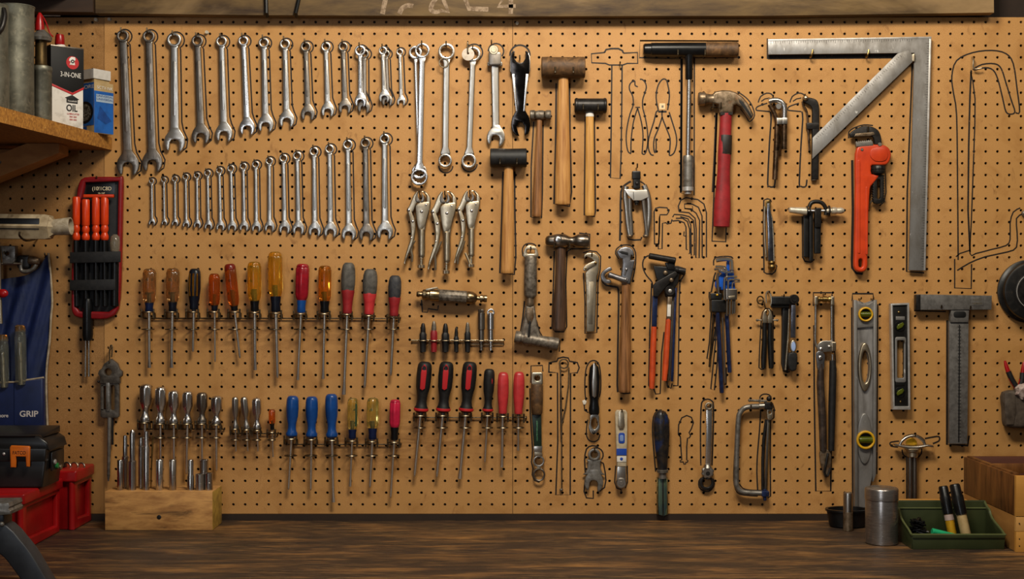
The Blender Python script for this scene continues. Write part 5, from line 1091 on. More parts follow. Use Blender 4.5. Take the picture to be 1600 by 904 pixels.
for cy, n3 in ((509, 'upper'), (612, 'lower')):
    t.p('vial_cup', cyl((1405.4, cy, 11), (1405.4, cy, 13.5), 8.2, 24, .4), blackp)
    t.p('vial', plate([(1400 + x, cy + y) for x, y in ((-.5, 2), (1, 5.5), (8.5, 2), (11.5, -3), (9, -6), (1.5, -2.5))], 13.2, 16, 1, 2), vial)
    t.p('plate_mark', box(1399, cy - 15, 1413, cy - 9.5, 11.8, 12.6, .3), alum if n3 == 'upper' else paint_d)
t.ps('screw', [ball((1404, 487.5, 12.3), 2, sq=(1, 1, .5)), ball((1406.5, 627, 12.3), 1.5, sq=(1, 1, .5))], brass)
hook(1408, 533, 'short silver framed level', 16, up=2)
# ---------------------------------------------------------------- grey T-shaped tool
t = T('bevel_gauge', 'dark grey T-shaped saw guide with a broad ruled stem', 'guide', 1490, 475, 6, 10)
gm = mat('grey_hammered_paint', '#64615e', .5, .25, '#4e4b48', 90, .4, .65, .3)
t.p('crossbar', plate([(1429.5, 460), (1434, 459.5), (1547.5, 461.5), (1547, 483.5), (1429.8, 484)], 6, 18, 1.5), gm)
t.p('end_cap', plate([(1429, 460.5), (1436, 460), (1436, 484), (1429, 484)], 5, 19, 1.2), iron)
t.p('name_plate', box(1514, 464, 1534, 477, 17.6, 18.6, .3) + box(1446, 462, 1447.5, 482.5, 17.6, 18.4, .2) + box(1536, 462, 1537.2, 483, 17.6, 18.4, .2), gm)
t.p('neck', plate([(1484, 483), (1512.5, 483), (1511.5, 503), (1483.5, 503)], 5, 16, 1), gm)
t.p('neck_slot', plate(rrect(1488, 486, 1507.5, 496, 4), 15.6, 16.3, .2), black_l, label='dark slot in the neck')
t.p('stem', plate([(1482, 501.5), (1513, 501.5), (1511, 693), (1482.5, 693)], 5, 13, 1.6), gm)
t.p('ruled_groove', plate([(1497.3, 507), (1499.2, 507), (1498, 690), (1496.2, 690)], 12.6, 13.3, .1), black_l)
tg = G()
for i in range(34): y = 510 + i * 5.2; tg.add([(1495.5, y, 13.4), (1500.5, y, 13.4), (1500.5, y + .8, 13.4), (1495.5, y + .8, 13.4)], [(0, 1, 2, 3)])
t.p('graduation', tg, black_l).__setitem__('kind', 'stuff')
t.p('lettering', text('HIIICY', 1524, 469.5, 5, 18.7, bold=.03) + text('NIEMEBA', 1524, 475, 4, 18.7, bold=.03), nk_l)
outline([(1480, 500), (1479.5, 694), (1512, 695.5), (1514, 680)], 2.6); outline([(1428, 485), (1478, 486.5)], 1.6)
hook(1465, 480, 'grey T-shaped guide, left side', 20, up=4); hook(1510, 481, 'grey T-shaped guide, right side', 20, up=4)
# ---------------------------------------------------------------- outlines for the missing big hacksaw
kf = lambda x, y: (1400 + x / 2.009, 30 + y / 2.009); K = lambda L_: [kf(*p) for p in L_]
outline(K([(195, 755), (193, 500), (190, 300), (180, 230), (175, 180), (190, 130), (240, 105), (300, 98), (345, 108), (368, 140), (380, 220), (388, 290), (375, 293)]), 1.8, smooth=3)
outline(K([(240, 158), (270, 142), (310, 140), (330, 155), (345, 200), (362, 255), (373, 290), (360, 298), (345, 290), (335, 250), (320, 190), (305, 160), (280, 152), (245, 160)]), 1.8, smooth=3)
outline(K([(236, 160), (232, 240), (228, 400), (226, 600), (232, 730)]), 2.2); outline(K([(234, 165), (248, 250), (244, 420), (236, 640), (232, 735), (250, 735), (300, 722), (345, 710), (358, 690), (358, 640), (368, 605), (390, 592)]), 1.6, smooth=2)
outline(K([(192, 788), (230, 765), (280, 745), (350, 730), (378, 715), (380, 670), (378, 625), (398, 610)]), 1.7, smooth=2)
outline(K([(188, 745), (200, 735), (230, 725)]), 1.5); outline(K([(184, 752), (184, 843), (236, 845), (237, 768)]), 1.7, False)
one('bent_bracket', tube(s3([kf(238, 120) + (1,), kf(238, 130) + (8,), kf(238, 158) + (9,), kf(262, 156) + (9,)]), 1.4, 7), nk_l, 'small bent nail at the top of the empty saw outline', 'nail', kf(238, 140)[0], kf(238, 140)[1], 0, 0)
one('wing_nut', ball((1598, 333, 5), 4) + ball((1602, 340, 5), 4) + cyl((1598, 336, -3), (1598, 336, 6), 2, 8), cast, 'small metal wing nut at the right edge beside the saw outline', 'nut', 1598, 336, 0, 0)
# ---------------------------------------------------------------- right edge: pulley, pouch with pliers
t = T('wheel', 'black pulley wheel with grooved silver-lined face at right edge', 'wheel', 1604, 455, 0, 8)
cxp, cyp = 1609, 455
t.p('rim', lathe((cxp, cyp, 1), (cxp, cyp, 26), [(0, 46), (.08, 49.5), (.25, 49.5), (.35, 44), (.5, 42), (.65, 44), (.75, 46), (.95, 45), (1, 42)], 56), paint_d)
t.p('disc', lathe((cxp, cyp, 25), (cxp, cyp, 29), [(0, 30), (.5, 30), (.6, 27.5), (1, 26)], 48), iron)
t.p('bright_ring', tube([(cxp + 27.8 * math.cos(a * PI / 24), cyp + 27.8 * math.sin(a * PI / 24), 29) for a in range(48)], .7, 6, True), alum_l)
t.p('hub', lathe((cxp, cyp, 28), (cxp, cyp, 38), [(0, 13), (.6, 13), (.7, 11), (1, 10)], 30), blackp)
hook(1606, 446, 'black pulley wheel', 40)
t = T('tool_pouch', 'worn grey-brown leather pouch hanging at the right edge', 'pouch', 1585, 612, 4, 14)
lea = mat('worn_leather', '#4e443a', .6, 0, '#332a22', 40, .4, .65, .4, col3='#6d5c48', sc3=25, lo3=.6, hi3=.8)
t.p('body', plate(sm([(1567, 612), (1566.5, 640), (1568, 662), (1575, 667), (1600, 668), (1622, 664), (1626, 640), (1625, 612), (1600, 610)], 3, True), 3, 24, 6, 3), lea)
t.p('flap', plate([(1566, 611), (1582, 614), (1584, 640), (1580, 662), (1569, 662), (1566, 640)], 22, 25.5, 1.4), lea)
t.p('rim', tube([(1567, 613, 18), (1585, 615, 25), (1605, 616, 26), (1625, 613, 18)], 1.6, 8), lea)
t = T('pliers', 'red and black handled pliers standing in the leather pouch', 'pliers', 1580, 612, 8, 14)
t.p('grip', tube(s3([(1570, 563, 14), (1573, 575, 15), (1579, 591, 16), (1588, 606, 16)]), [1.5, 2.2, 3, 3.4, 3.6, 3.8, 4, 4, 4, 4], 12), red_p, label='red left grip')
t.p('grip_sleeve', tube(s3([(1575, 580, 15.2), (1580, 592, 16.3), (1590, 608, 16.3)]), 4.3, 12), rubber)
t.p('grip', tube(s3([(1600, 565, 14), (1598, 578, 15), (1596, 592, 16), (1592, 606, 16)]), [1.6, 2.4, 3, 3.4, 3.6, 3.8, 4, 4, 4, 4], 12), red_p)
t.p('grip_sleeve', tube(s3([(1597.5, 582, 15.2), (1596, 594, 16.3), (1592, 608, 16.3)]), 4.3, 12), rubber)
t.p('head', lathe((1590, 604, 14), (1592, 640, 12), [(0, 6), (.4, 8), (1, 4)], 12), cast)
one('rag', ball((1593, 610, 25), 10, 14, (1.05, 1.25, .7)).xf(lambda p: (p[0] + 1.6 * math.sin(p[1] * .6), p[1] + 1.2 * math.sin(p[0] * .7), p[2] + 1.5 * math.sin(p[0] * .5 + p[1] * .4))), mat('mottled_rag', '#a89890', .8, 0, '#6f5a54', 90, .4, .6, .3), 'crumpled grey-pink rag stuffed in front of the pliers', 'rag', 1593, 622, 16, 14)
# ---------------------------------------------------------------- small tools in the bottom row
gf = lambda x, y: (820 + x / 3.477, 540 + y / 3.477); g3 = lambda x, y, h: gf(x, y) + (h,)
t = T('brush_handle', 'brown-sleeved tool with dark green strap and two rings below', 'tool', 839, 575, 6, 10)
t.p('eye_block', plate([rrect(*gf(34, 142), *gf(98, 212), 3), circ(*gf(67, 175), 4, 14)], 5, 16, 1.6, 2), nickel)
t.p('sleeve', lathe(g3(66, 208, 11), g3(66, 372, 11), [(0, 8.4), (.05, 9.4), (.5, 9.6), (.95, 8.6), (1, 7)], 22), rawhide)
t.p('strap', plate([gf(38, 372), gf(90, 372), gf(92, 545), gf(50, 545)], 6, 13, 1.6), mat('dark_green_leather', '#14251c', .4, 0, '#0c1511', 60, .4, .7, .2))
t.p('gold_mark', bar(gf(66, 405), gf(66, 515), 2.2, 2.2, 12.7, 13.4, .2), mat('faded_green_print', '#3f6a4a', .6, 0, '#1a3324', 300, .45, .6))
t.p('buckle', plate([gf(48, 543), gf(96, 543), gf(94, 575), gf(48, 575)], 6, 13.5, 1.2), chrome)
t.p('shank', plate([gf(52, 573), gf(92, 573), gf(98, 598), gf(50, 598)], 6, 12, 1.2), nickel)
t.p('ring', ring12(gf(76, 626), 9.2, 6.4, 5, 11, 1.2), chrome)
t.p('ring', tube([gf(78 + 29 * math.cos(a * PI / 12), 700 + 32 * math.sin(a * PI / 12)) + (8,) for a in range(24)], 1.5, 8, True), chrome_d)
t.p('ring_link', box(*gf(66, 650), *gf(88, 672), 6, 10, .8), nickel)
hook(*gf(68, 168), 'brown-sleeved strap tool', 18, up=4)
outline([gf(*p) for p in [(32, 200), (34, 108), (96, 106), (98, 140)]], 1.5); outline([gf(*p) for p in [(28, 230), (30, 380), (38, 500), (42, 560), (40, 600), (36, 630), (44, 665), (40, 700), (52, 730), (80, 740)]], 1.6)
t = T('ratchet', 'black-gripped ratchet with polished spine and ring end, upper of two', 'ratchet', 928, 567, 6, 10)
t.p('grip', lathe(g3(377, 100, 12), g3(376, 370, 12), [(0, 3.5), (.06, 7), (.25, 9.2), (.55, 8.6), (.7, 6.8), (.78, 7), (.88, 8.4), (.97, 8.4), (1, 7.5)], 24, (1, .75)), blackp)
t.p('spine', plate([gf(370, 92), gf(384, 92), gf(390, 200), gf(386, 270), (gf(377, 280)), gf(364, 270), gf(362, 200)], 17, 20.5, 1.2), chrome)
t.p('ring_end', plate([sm([gf(*p) for p in [(356, 372), (400, 372), (404, 410), (408, 445), (392, 470), (374, 482), (352, 468), (345, 440), (352, 408)]], 3, True), sm([gf(*p) for p in [(378, 388), (392, 408), (394, 432), (378, 452), (364, 436), (362, 408)]], 3, True)], 7, 14, 1.4, 2), chrome)
t.p('catch', ball(g3(374, 470, 13), 2.8), iron)
hook(*gf(379, 98), 'black-gripped ratchet', 22, up=4)
outline([gf(*p) for p in [(332, 310), (326, 220), (332, 130), (352, 88), (380, 80), (402, 100), (412, 160), (412, 240), (404, 280)]], 1.6, smooth=3)
outline([gf(*p) for p in [(322, 310), (325, 350), (345, 362)]], 1.5); outline([gf(*p) for p in [(342, 400), (336, 440), (336, 490), (352, 515), (378, 520), (400, 508), (408, 480)]], 1.5, smooth=2)
one('paint_flake', plate([gf(312, 298), gf(326, 292), gf(336, 302), gf(330, 318), gf(318, 318)], .1, 1.2, .2), mat('white_flake', '#d8cfc0', .7), 'small white paint flake on the board left of the black ratchet', 'flake', 912, 628, 0, 0)
comb_wrench(gf(377, 590), 9.6, gf(375, 738), 29, 'short stubby combination wrench with a fat grey jaw, below the ratchet', m=steel, s=(20, 21), what='short stubby wrench', panel=False, group=None)
outline([gf(*p) for p in [(326, 740), (322, 790), (335, 825), (372, 828), (372, 785)]], 1.8); outline([gf(*p) for p in [(330, 700), (325, 620), (335, 560), (365, 542), (400, 548)]], 1.8, smooth=2)
t = T('ratchet', 'flat scraper-like ratchet wrapped in white tape with blue label', 'ratchet', 970, 645, 5, 9)
o_ = [gf(*p) for p in [(490, 360), (498, 348), (546, 348), (556, 360), (556, 500), (552, 655), (500, 655), (494, 500)]]
t.p('casing', plate(o_, 5, 13, 1.8, 2), mat('cream_worn_paint', '#b5a78e', .45, 0, '#96876c', 60, .4, .7, .2, col3='#5f4d36', sc3=40, lo3=.6, hi3=.75))
t.p('raised_grip', plate([gf(*p) for p in [(508, 352), (538, 352), (542, 430), (534, 448), (512, 448), (504, 430)]], 12, 16, 1.4), nk_l)
t.p('blue_emblem', plate(rrect(*gf(508, 470), *gf(542, 528), 3), 12.8, 13.6, .2), blue_l); t.p('emblem_face', plate(rrect(*gf(515, 482), *gf(535, 516), 2), 13.4, 14, .1), mat('faded_blue_face', '#6f86b4', .5))
t.p('blue_band', plate(rrect(*gf(497, 556), *gf(552, 592), .5), 12.6, 13.8, .2), blue_l)
t.p('white_band', plate(rrect(*gf(499, 598), *gf(550, 628), .5), 12.8, 13.6, .2), white_l)
t.p('label_mark', ball(g3(524, 612, 13.6), 2, sq=(1.2, 1.3, .3)), blue_l)
t.p('shank', plate([gf(*p) for p in [(502, 654), (548, 654), (552, 730), (496, 730)]], 6, 12, 1.6), chrome)
t.p('head', cyl(g3(523, 744, 5), g3(523, 744, 14), 8.6, 26, 1.6) + cyl(g3(523, 744, 14), g3(523, 744, 15), 3.4, 14, .3), chrome)
hook(*gf(523, 352), 'taped ratchet with blue label', 18, up=3)
outline([gf(*p) for p in [(494, 650), (488, 740), (500, 772), (523, 780), (523, 800)]], 1.6); outline([gf(*p) for p in [(556, 650), (558, 740), (546, 772)]], 1.6)
# paint scraper with dark handle
wf = lambda x, y: (1000 + x / 4.109, 600 + y / 4.109); w3 = lambda x, y, h: wf(x, y) + (h,)
t = T('file', 'thick dark-handled file with multicoloured blade reaching the board bottom', 'file', 1032, 645, 8, 12)
t.p('handle', lathe(w3(133, 168, 14), w3(144, 548, 13), [(0, 4), (.02, 7), (.07, 10.5), (.2, 12.6), (.4, 13), (.65, 11), (.85, 8.6), (1, 7.6)], 28, (1, .75), mod=lambda th, t_, j: 1 - .03 * math.cos(th * 6)),
    mat('blackened_blue_handle', '#161517', .36, 0, '#33291f', 60, .45, .7, .2, col3='#15244a', sc3=14, lo3=.56, hi3=.66))
t.p('ferrule', lathe(w3(144, 545, 13), w3(145, 602, 12), [(0, 8), (.05, 9), (.3, 9), (.38, 6.4), (1, 6.4)], 22), steel)
t.p('blade', plate([wf(118, 595), wf(172, 595), wf(178, 770), wf(176, 835), wf(152, 846), wf(120, 836), wf(116, 760)], 7, 13, 1), mat('green_blue_patina', '#4a5a4a', .4, .6, '#2e4250', 50, .4, .65, .2, (1, 1, .3), col3='#7d8a5a', sc3=70, lo3=.55, hi3=.7))
t.p('blade_edge', bar(wf(112, 600), wf(113, 835), 2.4, 2.4, 7, 12, .6) + bar(wf(174, 598), wf(177, 835), 1.6, 1.6, 12, 13.6, .4), brass)
t.p('blade_groove', bar(wf(146, 600), wf(148, 840), 2, 2, 12.6, 13.6, .3), iron)
hook(*wf(134, 175), 'thick dark-handled file', 26, up=3)
outline([wf(*p) for p in [(100, 560), (88, 420), (80, 300), (86, 210), (110, 172), (140, 165)]], 1.7, smooth=2); outline([wf(*p) for p in [(160, 175), (185, 230), (186, 300)]], 1.6)
outline([wf(*p) for p in [(258, 335), (246, 320), (248, 260), (268, 215), (300, 200), (330, 212), (343, 245), (330, 285), (315, 310), (325, 330), (315, 345), (305, 345), (300, 400), (300, 485), (308, 490), (304, 500), (294, 500), (292, 512), (282, 512), (278, 498), (258, 498), (258, 488), (268, 485), (262, 400), (260, 345)]], 1.6, True)
# gear spanner
t = T('spanner', 'narrow shiny bar spanner with gear head and dark ring at its foot', 'wrench', 1108, 632, 5, 8)
t.p('ring_end', plate([circ(*wf(441, 140), 6.4, 24), circ(*wf(442, 140), 3.2, 14)], 5, 12, 1), nickel)
t.p('shaft', plate([wf(424, 150), wf(462, 150), wf(462, 300), wf(455, 515), wf(418, 515), wf(424, 300)], 6, 10.5, 1.4), polish)
t.p('gear_head', lathe(w3(433, 562, 5), w3(433, 562, 13), [(0, 8.6), (.15, 10), (.85, 10), (1, 8.4)], 32, mod=lambda th, t_, j: 1 - .09 * (j % 4 < 2)) + lathe(w3(433, 515, 8), w3(433, 535, 8), [(0, 5), (1, 7)], 16), chrome)
t.p('gear_bore', cyl(w3(433, 570, 12.6), w3(433, 570, 13.4), 3.4, 14) + cyl(w3(433, 585, 9), w3(433, 608, 9), 3.2, 12), iron)
t.p('foot_ring', plate([circ(*wf(430, 635), 11.6, 30), circ(*wf(430, 632), 7, 24)], 3, 8, 1.2, 2), iron)
hook(*wf(442, 138), 'narrow shiny bar spanner', 14, up=4)
outline([wf(*p) for p in [(390, 520), (388, 300), (392, 150), (402, 108), (435, 95), (462, 108), (472, 140), (470, 300), (462, 520)]], 1.8, smooth=2)
outline([wf(*p) for p in [(395, 600), (378, 620), (380, 660), (405, 682), (435, 688), (462, 672), (478, 640), (470, 605)]], 1.6, smooth=2)
# mini hacksaw
xf_ = lambda x, y: (1140 + x / 4.888, 605 + y / 4.888); x3 = lambda x, y, h: xf_(x, y) + (h,)
t = T('hacksaw', 'small hacksaw with bent grey tube frame and dark blade bar', 'saw', 1195, 625, 6, 10)
t.p('frame', tube(s3([x3(262, 143, 12), x3(160, 145, 12), x3(110, 158, 12), x3(80, 190, 12), x3(66, 240, 12), x3(55, 450, 12), x3(50, 700, 12), x3(58, 760, 12), x3(90, 792, 12), x3(150, 802, 12), x3(255, 806, 12)], 4), 4.1, 12), steel)
t.p('frame_tip', cyl(x3(220, 143, 12), x3(272, 140, 12), 4.8, 14, .6), chrome)
t.p('head', box(*xf_(262, 110), *xf_(325, 165), 7, 18, 1.6, 2) + ball(x3(300, 85, 12), 4.4), iron)
t.p('tension_screw', cyl(x3(150, 98, 11), x3(285, 103, 11), 1.9, 10) + ball(x3(152, 98, 11), 2.6) + cyl(x3(222, 92, 11), x3(236, 110, 11), 2.6, 8), cast)
t.p('blade_clamp', plate([sm([xf_(*p) for p in [(285, 165), (322, 160), (328, 215), (318, 245), (290, 245), (283, 210)]], 2, True), circ(*xf_(305, 190), 2, 10)], 9, 14, 1), nickel)
t.p('back_bar', tube([x3(283, 245, 8), x3(262, 400, 8), x3(255, 560, 8), x3(256, 790, 8)], 2.6, 10), iron)
t.p('blade', bar(xf_(297, 245), xf_(274, 790), 3.4, 3.4, 8, 10, .3), chrome_d)
t.p('blade_teeth', bar(xf_(306, 250), xf_(286, 780), 1, 1, 8.4, 9.6, .2), brass)
t.p('foot_block', box(*xf_(240, 785), *xf_(298, 830), 7, 17, 1.4, 2) + cyl(x3(268, 775, 12), x3(268, 862, 12), 2.8, 12, .6), blue_s)
hook(*xf_(300, 120), 'small hacksaw frame', 20, up=4); hook(*xf_(150, 146), 'small hacksaw frame at its upper bend', 16, up=4)
outline([xf_(*p) for p in [(235, 105), (232, 70), (260, 50), (300, 55), (318, 75)]], 1.6, smooth=2); outline([xf_(*p) for p in [(238, 170), (228, 330), (212, 520), (208, 650), (214, 780)]], 1.8, smooth=2)
outline([xf_(*p) for p in [(326, 120), (340, 160), (338, 230), (312, 250), (310, 500), (312, 830), (290, 842)]], 1.8); outline([xf_(*p) for p in [(60, 200), (45, 400), (32, 650), (36, 740), (60, 800), (110, 820), (215, 828)]], 1.8, smooth=2)
outline([xf_(*p) for p in [(75, 735), (100, 768), (150, 782), (240, 785)]], 1.4, smooth=2)
# oval-headed filter handle above the tray
yf = lambda x, y: (1380 + x / 6.457, 660 + y / 6.457); y3 = lambda x, y, h: yf(x, y) + (h,)
t = T('valve_tool', 'chrome tool with oval hoop head, yellow sticker behind and tube stem into tray', 'tool', 1425, 692, 6, 12)
t.p('hoop', tube(s3([y3(160, 235, 14), y3(180, 190, 14), y3(230, 148, 14), y3(300, 130, 14), y3(360, 150, 14), y3(405, 190, 14), y3(420, 235, 14)], 4), 2.2, 10), chrome)
t.p('crossbar', plate(sm([yf(*p) for p in [(105, 210), (150, 215), (240, 228), (340, 228), (430, 215), (490, 225), (495, 245), (440, 238), (370, 255), (340, 272), (240, 272), (210, 255), (150, 240), (108, 228)]], 2, True), 8, 20, 2.4, 2), chrome)
t.p('hub', lathe(y3(292, 265, 14), y3(292, 345, 14), [(0, 10), (.3, 9.5), (.4, 8), (.9, 8.2), (1, 7)], 24), nickel)
t.p('stem', cyl(y3(272, 345, 12), y3(272, 830, 12), 4.3, 16) + cyl(y3(318, 345, 12), y3(318, 830, 12), 3.8, 16), chrome_d)
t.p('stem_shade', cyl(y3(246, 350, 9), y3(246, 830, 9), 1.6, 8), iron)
t.p('sticker', plate(sm([yf(*p) for p in [(238, 190), (280, 158), (330, 168), (350, 224), (245, 224)]], 2, True), 6, 8, .4), yellow_r, label='yellow sticker')
hook(*yf(285, 128), 'chrome oval hoop tool', 20, up=3)
outline([yf(*p) for p in [(160, 185), (80, 195), (68, 215), (90, 238), (150, 245)]], 1.7, smooth=2); outline([yf(*p) for p in [(185, 180), (220, 140), (290, 118), (350, 130), (400, 160), (420, 185)]], 1.6, smooth=2)
outline([yf(*p) for p in [(420, 160), (540, 138), (568, 150), (560, 185), (500, 210)]], 2, smooth=2); outline([yf(*p) for p in [(190, 270), (200, 320), (240, 350)]], 1.6, smooth=2); outline([yf(*p) for p in [(388, 260), (385, 310), (350, 350)]], 1.6, smooth=2)
# ---------------------------------------------------------------- left: saw-tooth puller on the darker sheet
t = T('gasket_cutter', 'slotted grey metal tool with star-shaped head and long rod, hanging by wire', 'tool', 173, 560, 6, 10)
dcast = mat('dark_grey_casting', '#5b544c', .5, .5, '#3a342e', 90, .4, .65, .15)
pf = lambda x, y: (140 + x / 3.6125, 530 + y / 3.6125)
t.p('head', plate([[pf(*p) for p in [(125, 108), (160, 135), (172, 168), (188, 180), (186, 205), (172, 215), (175, 248), (60, 248), (62, 210), (50, 195), (55, 175), (70, 165), (85, 135)]], circ(*pf(107, 183), 5.6, 16)], 6, 14, 1.4), dcast)
t.p('yoke', plate([rrect(*pf(62, 240), *pf(168, 442), 4), rrect(*pf(80, 258), *pf(92, 398), 2), rrect(*pf(120, 258), *pf(142, 398), 2)], 5, 12, 1.2), dcast)
t.p('centre_bar', bar(pf(106, 240), pf(106, 405), 6, 6, 9, 14, 1), steel)
t.p('rod', tube([pf(112, 440) + (10,), pf(110, 600) + (10,), pf(106, 770) + (9,), pf(105, 800) + (9,)], [3.4, 3, 2.4, 1.2], 12), steel)
t.p('short_rod', cyl(pf(127, 440) + (7,), pf(126, 595) + (7,), 1.8, 10), iron)
t.p('side_screw', ball(pf(50, 238) + (10,), 2) + ball(pf(178, 200) + (11,), 3), iron)
t.p('hang_wire', tube(s3([pf(118, 130) + (15,), pf(118, 60) + (14,), pf(124, 32) + (13,), pf(131, 45) + (13,), pf(128, 100) + (14,)]), 1.2, 7), wire)
hook(*pf(124, 48), 'slotted grey metal tool', 18, up=3)
# ---------------------------------------------------------------- red case with orange-handled drivers
cf = lambda x, y: (x / 2.583, 250 + y / 2.583); CF = lambda L_: [cf(*p) for p in L_]
t = T('tool_case', 'red-edged black plastic case holding orange-handled tools under two straps', 'case', 152, 280, 2, 10)
co = [(318, 95), (340, 70), (400, 67), (480, 68), (496, 75), (494, 200), (488, 480), (478, 600), (450, 632), (410, 642), (320, 636), (292, 615), (288, 560), (292, 350), (308, 160)]
ci = [(345, 90), (478, 86), (474, 300), (468, 590), (440, 612), (320, 610), (305, 590), (308, 400), (330, 160)]
t.p('red_shell', plate([sm(CF(co), 2, True), CF(ci)], 1, 12, 2.6, 2), mat('deep_red_vinyl', '#7c1014', .35, 0, '#5c0c10', 20, .4, .7, .1))
t.p('black_liner', plate(CF(ci), .6, 5, .5), rubber)
t.p('name_card', plate(CF([(345, 92), (462, 90), (460, 148), (345, 152)]), 4.8, 6, .3), blackp)
t.p('lettering', text('(10!1C8D', cf(408, 0)[0], cf(0, 121)[1], 8.2, 6.2, bold=.02, sx=.92), mat('cream_print', '#c9bb9a', .6)).data.update()
t.p('small_lettering', text('16-16F', cf(406, 0)[0], cf(0, 136)[1], 4, 6.2), mat('cream_print', ''))
t.p('strap', plate(CF([(290, 372), (494, 368), (494, 412), (290, 416)]), 17.9, 20.6, 1), rubber); t.p('strap', plate(CF([(288, 484), (472, 480), (472, 524), (288, 526)]), 16.4, 18.8, 1), rubber)
t.p('clear_bulb', lathe(cf(466, 300) + (12,), cf(466, 378) + (12,), [(0, 3), (.12, 6.6), (.4, 8), (.75, 7.4), (1, 6)], 20), mat('clear_dome', '#c8b8a0', .1, 0, trans=.8))
t.p('bulb_body', cyl(cf(466, 372) + (11,), cf(463, 590) + (10,), 6.6, 16, 1), blackp)
for i, (xa, xb, yt) in enumerate(((294, 325, 148), (332, 364, 158), (373, 405, 150), (408, 440, 150))):
    xm = (xa + xb) / 2; R = (xb - xa) / 2 / 2.583
    d = T('orange_driver', 'orange-handled driver in the red case, %s' % ('first from the left', 'second from the left, a little lower', 'third, under the orange crossbar', 'fourth, beside the clear bulb')[i], 'driver', *cf(xm, 322), 12, 12, 'orange-handled drivers in the case')
    d.p('handle', lathe(cf(xm, yt) + (14,), cf(xm - 1, 323) + (13,), [(0, R * .8), (.03, R), (.62, R), (.66, R * .78), (.71, R * .95), (.77, R * .95), (.83, R * .7), (.9, R), (.97, R), (1, R * .8)], 20), mat('bright_orange_plastic', '#c93c14', .3, 0, '#b02f0e', 30, .4, .7, .05))
    d.p('shaft', cyl(cf(xm - 1, 322) + (13,), cf(xm - 2, 590) + (9,), R * .72, 14, .5), blackp)
    if i == 2: d.p('crossbar', box(*cf(340, 139), *cf(463, 152), 13, 18.5, 1.2, 1), mat('bright_orange_plastic', ''), label='orange crossbar')
d = T('fork_driver', 'black handle with two steel prongs sticking out below the red case', 'driver', 137, 475, 8, 10)
d.p('handle', lathe(cf(352, 560) + (9,), cf(353, 728) + (9,), [(0, 6), (.1, 7.6), (.4, 7.4), (.85, 8.6), (1, 7)], 20), blackp)
d.p('prong', cyl(cf(345, 725) + (9,), cf(343, 874) + (8,), 1.7, 10, .4), chrome); d.p('prong', cyl(cf(358, 725) + (9,), cf(357, 874) + (8,), 1.7, 10, .4), chrome)
hook(155, 279, 'red-edged tool case', 14, up=3)
# ---------------------------------------------------------------- white nozzle tube under the shelf
t = T('caulk_tube', 'grimy cream tube with black label and white nozzle cap below the shelf', 'tube', 60, 355, 40, 60)
cream = mat('grimy_cream', '#a8977a', .55, 0, '#7c6a4e', 40, .4, .7, .2, col3='#4a3620', sc3=30, lo3=.58, hi3=.75)
t.p('body', lathe((-48, 353, 60), (80, 354.5, 60), [(0, 22), (.95, 22), (1, 20)], 6, ph=PI / 6), cream)
t.p('label_band', bar((-44, 349.5), (68, 350.5), 17, 17, 78, 80.2, .4), blackp, label='black label')
t.p('shoulder', lathe((78, 354.5, 60), (88, 354.5, 60), [(0, 20), (.6, 14), (1, 12)], 6, ph=PI / 6), cream)
t.p('nozzle_cap', lathe((82, 355, 60), (111, 353, 60), [(0, 13), (.1, 12.4), (.9, 13.8), (1, 13.8), (1, 12), (.3, 11)], 24), mat('chalky_white_plastic', '#a89c88', .6, 0, '#857760', 60, .4, .65, .15))
hook_ = lambda x: one('peg_hook', tube(s3([(x, 360, -4), (x, 372, 10), (x, 378, 60), (x, 372, 88), (x, 366, 88)]), 1.6, 7), wire_d, 'long dark wire hook carrying the cream tube, at its %s' % ('cap end' if x > 20 else 'hidden end'), 'hook', x, 372, 0, 0, 'wire peg hooks')
hook_(62); hook_(-36)
# ---------------------------------------------------------------- blue tool roll
t = T('tool_apron', 'dark blue vinyl tool roll with pale piping and printed pocket', 'tool roll', 40, 410, 2, 10)
vb = mat('navy_vinyl', '#16224a', .42, 0, '#101a38', 20, .4, .7, .15)
eL = [(75, 395), (78, 425), (81, 470), (79, 495), (77, 532), (71.5, 587), (73.5, 668)]
tL = [(75, 395), (68, 404), (56, 420), (38, 430), (0, 436), (-120, 440)]
def roll_surface():
    rows = 34; cols = 46; R = []
    v = []; f = []
    def ex(y):
        for (xa, ya), (xb, yb) in zip(eL, eL[1:]):
            if ya <= y <= yb: return xa + (xb - xa) * (y - ya) / (yb - ya)
        return eL[-1][0]
    def ty(x):
        for (xa, ya), (xb, yb) in zip(tL, tL[1:]):
            if xb <= x <= xa: return ya + (yb - ya) * (xa - x) / (xa - xb)
        return 395
    for j in range(cols + 1):
        for i in range(rows + 1):
            s_ = j / cols; xr = -120 + s_ * 195; y0 = ty(xr); y = y0 + (668 - y0) * i / rows; x = -120 + s_ * (ex(y) + 120)
            fold = (3.2 * math.sin(x * .17 + y * .045) + 2 * math.sin(x * .33 + y * .09 + 1)) * max(0, 1 - abs(y - 500) / 130)
            v.append((x, y, 8 + fold))
    for j in range(cols):
        for i in range(rows): a = j * (rows + 1) + i; f.append((a, a + 1, a + rows + 2, a + rows + 1))
    n = len(v); v2 = [(x, y, 2.2) for x, y, h in v]; g = G().add(v + v2, f + [tuple(reversed([q + n for q in k_])) for k_ in f])
    W_ = rows + 1
    for i in range(rows): g.f.append((cols * W_ + i, cols * W_ + i + 1, n + cols * W_ + i + 1, n + cols * W_ + i))
    for j in range(cols): g.f.append((j * W_, (j + 1) * W_, n + (j + 1) * W_, n + j * W_)); g.f.append((j * W_ + rows, (j + 1) * W_ + rows, n + (j + 1) * W_ + rows, n + j * W_ + rows))
    return g
t.p('cloth', roll_surface(), vb, smooth=60)
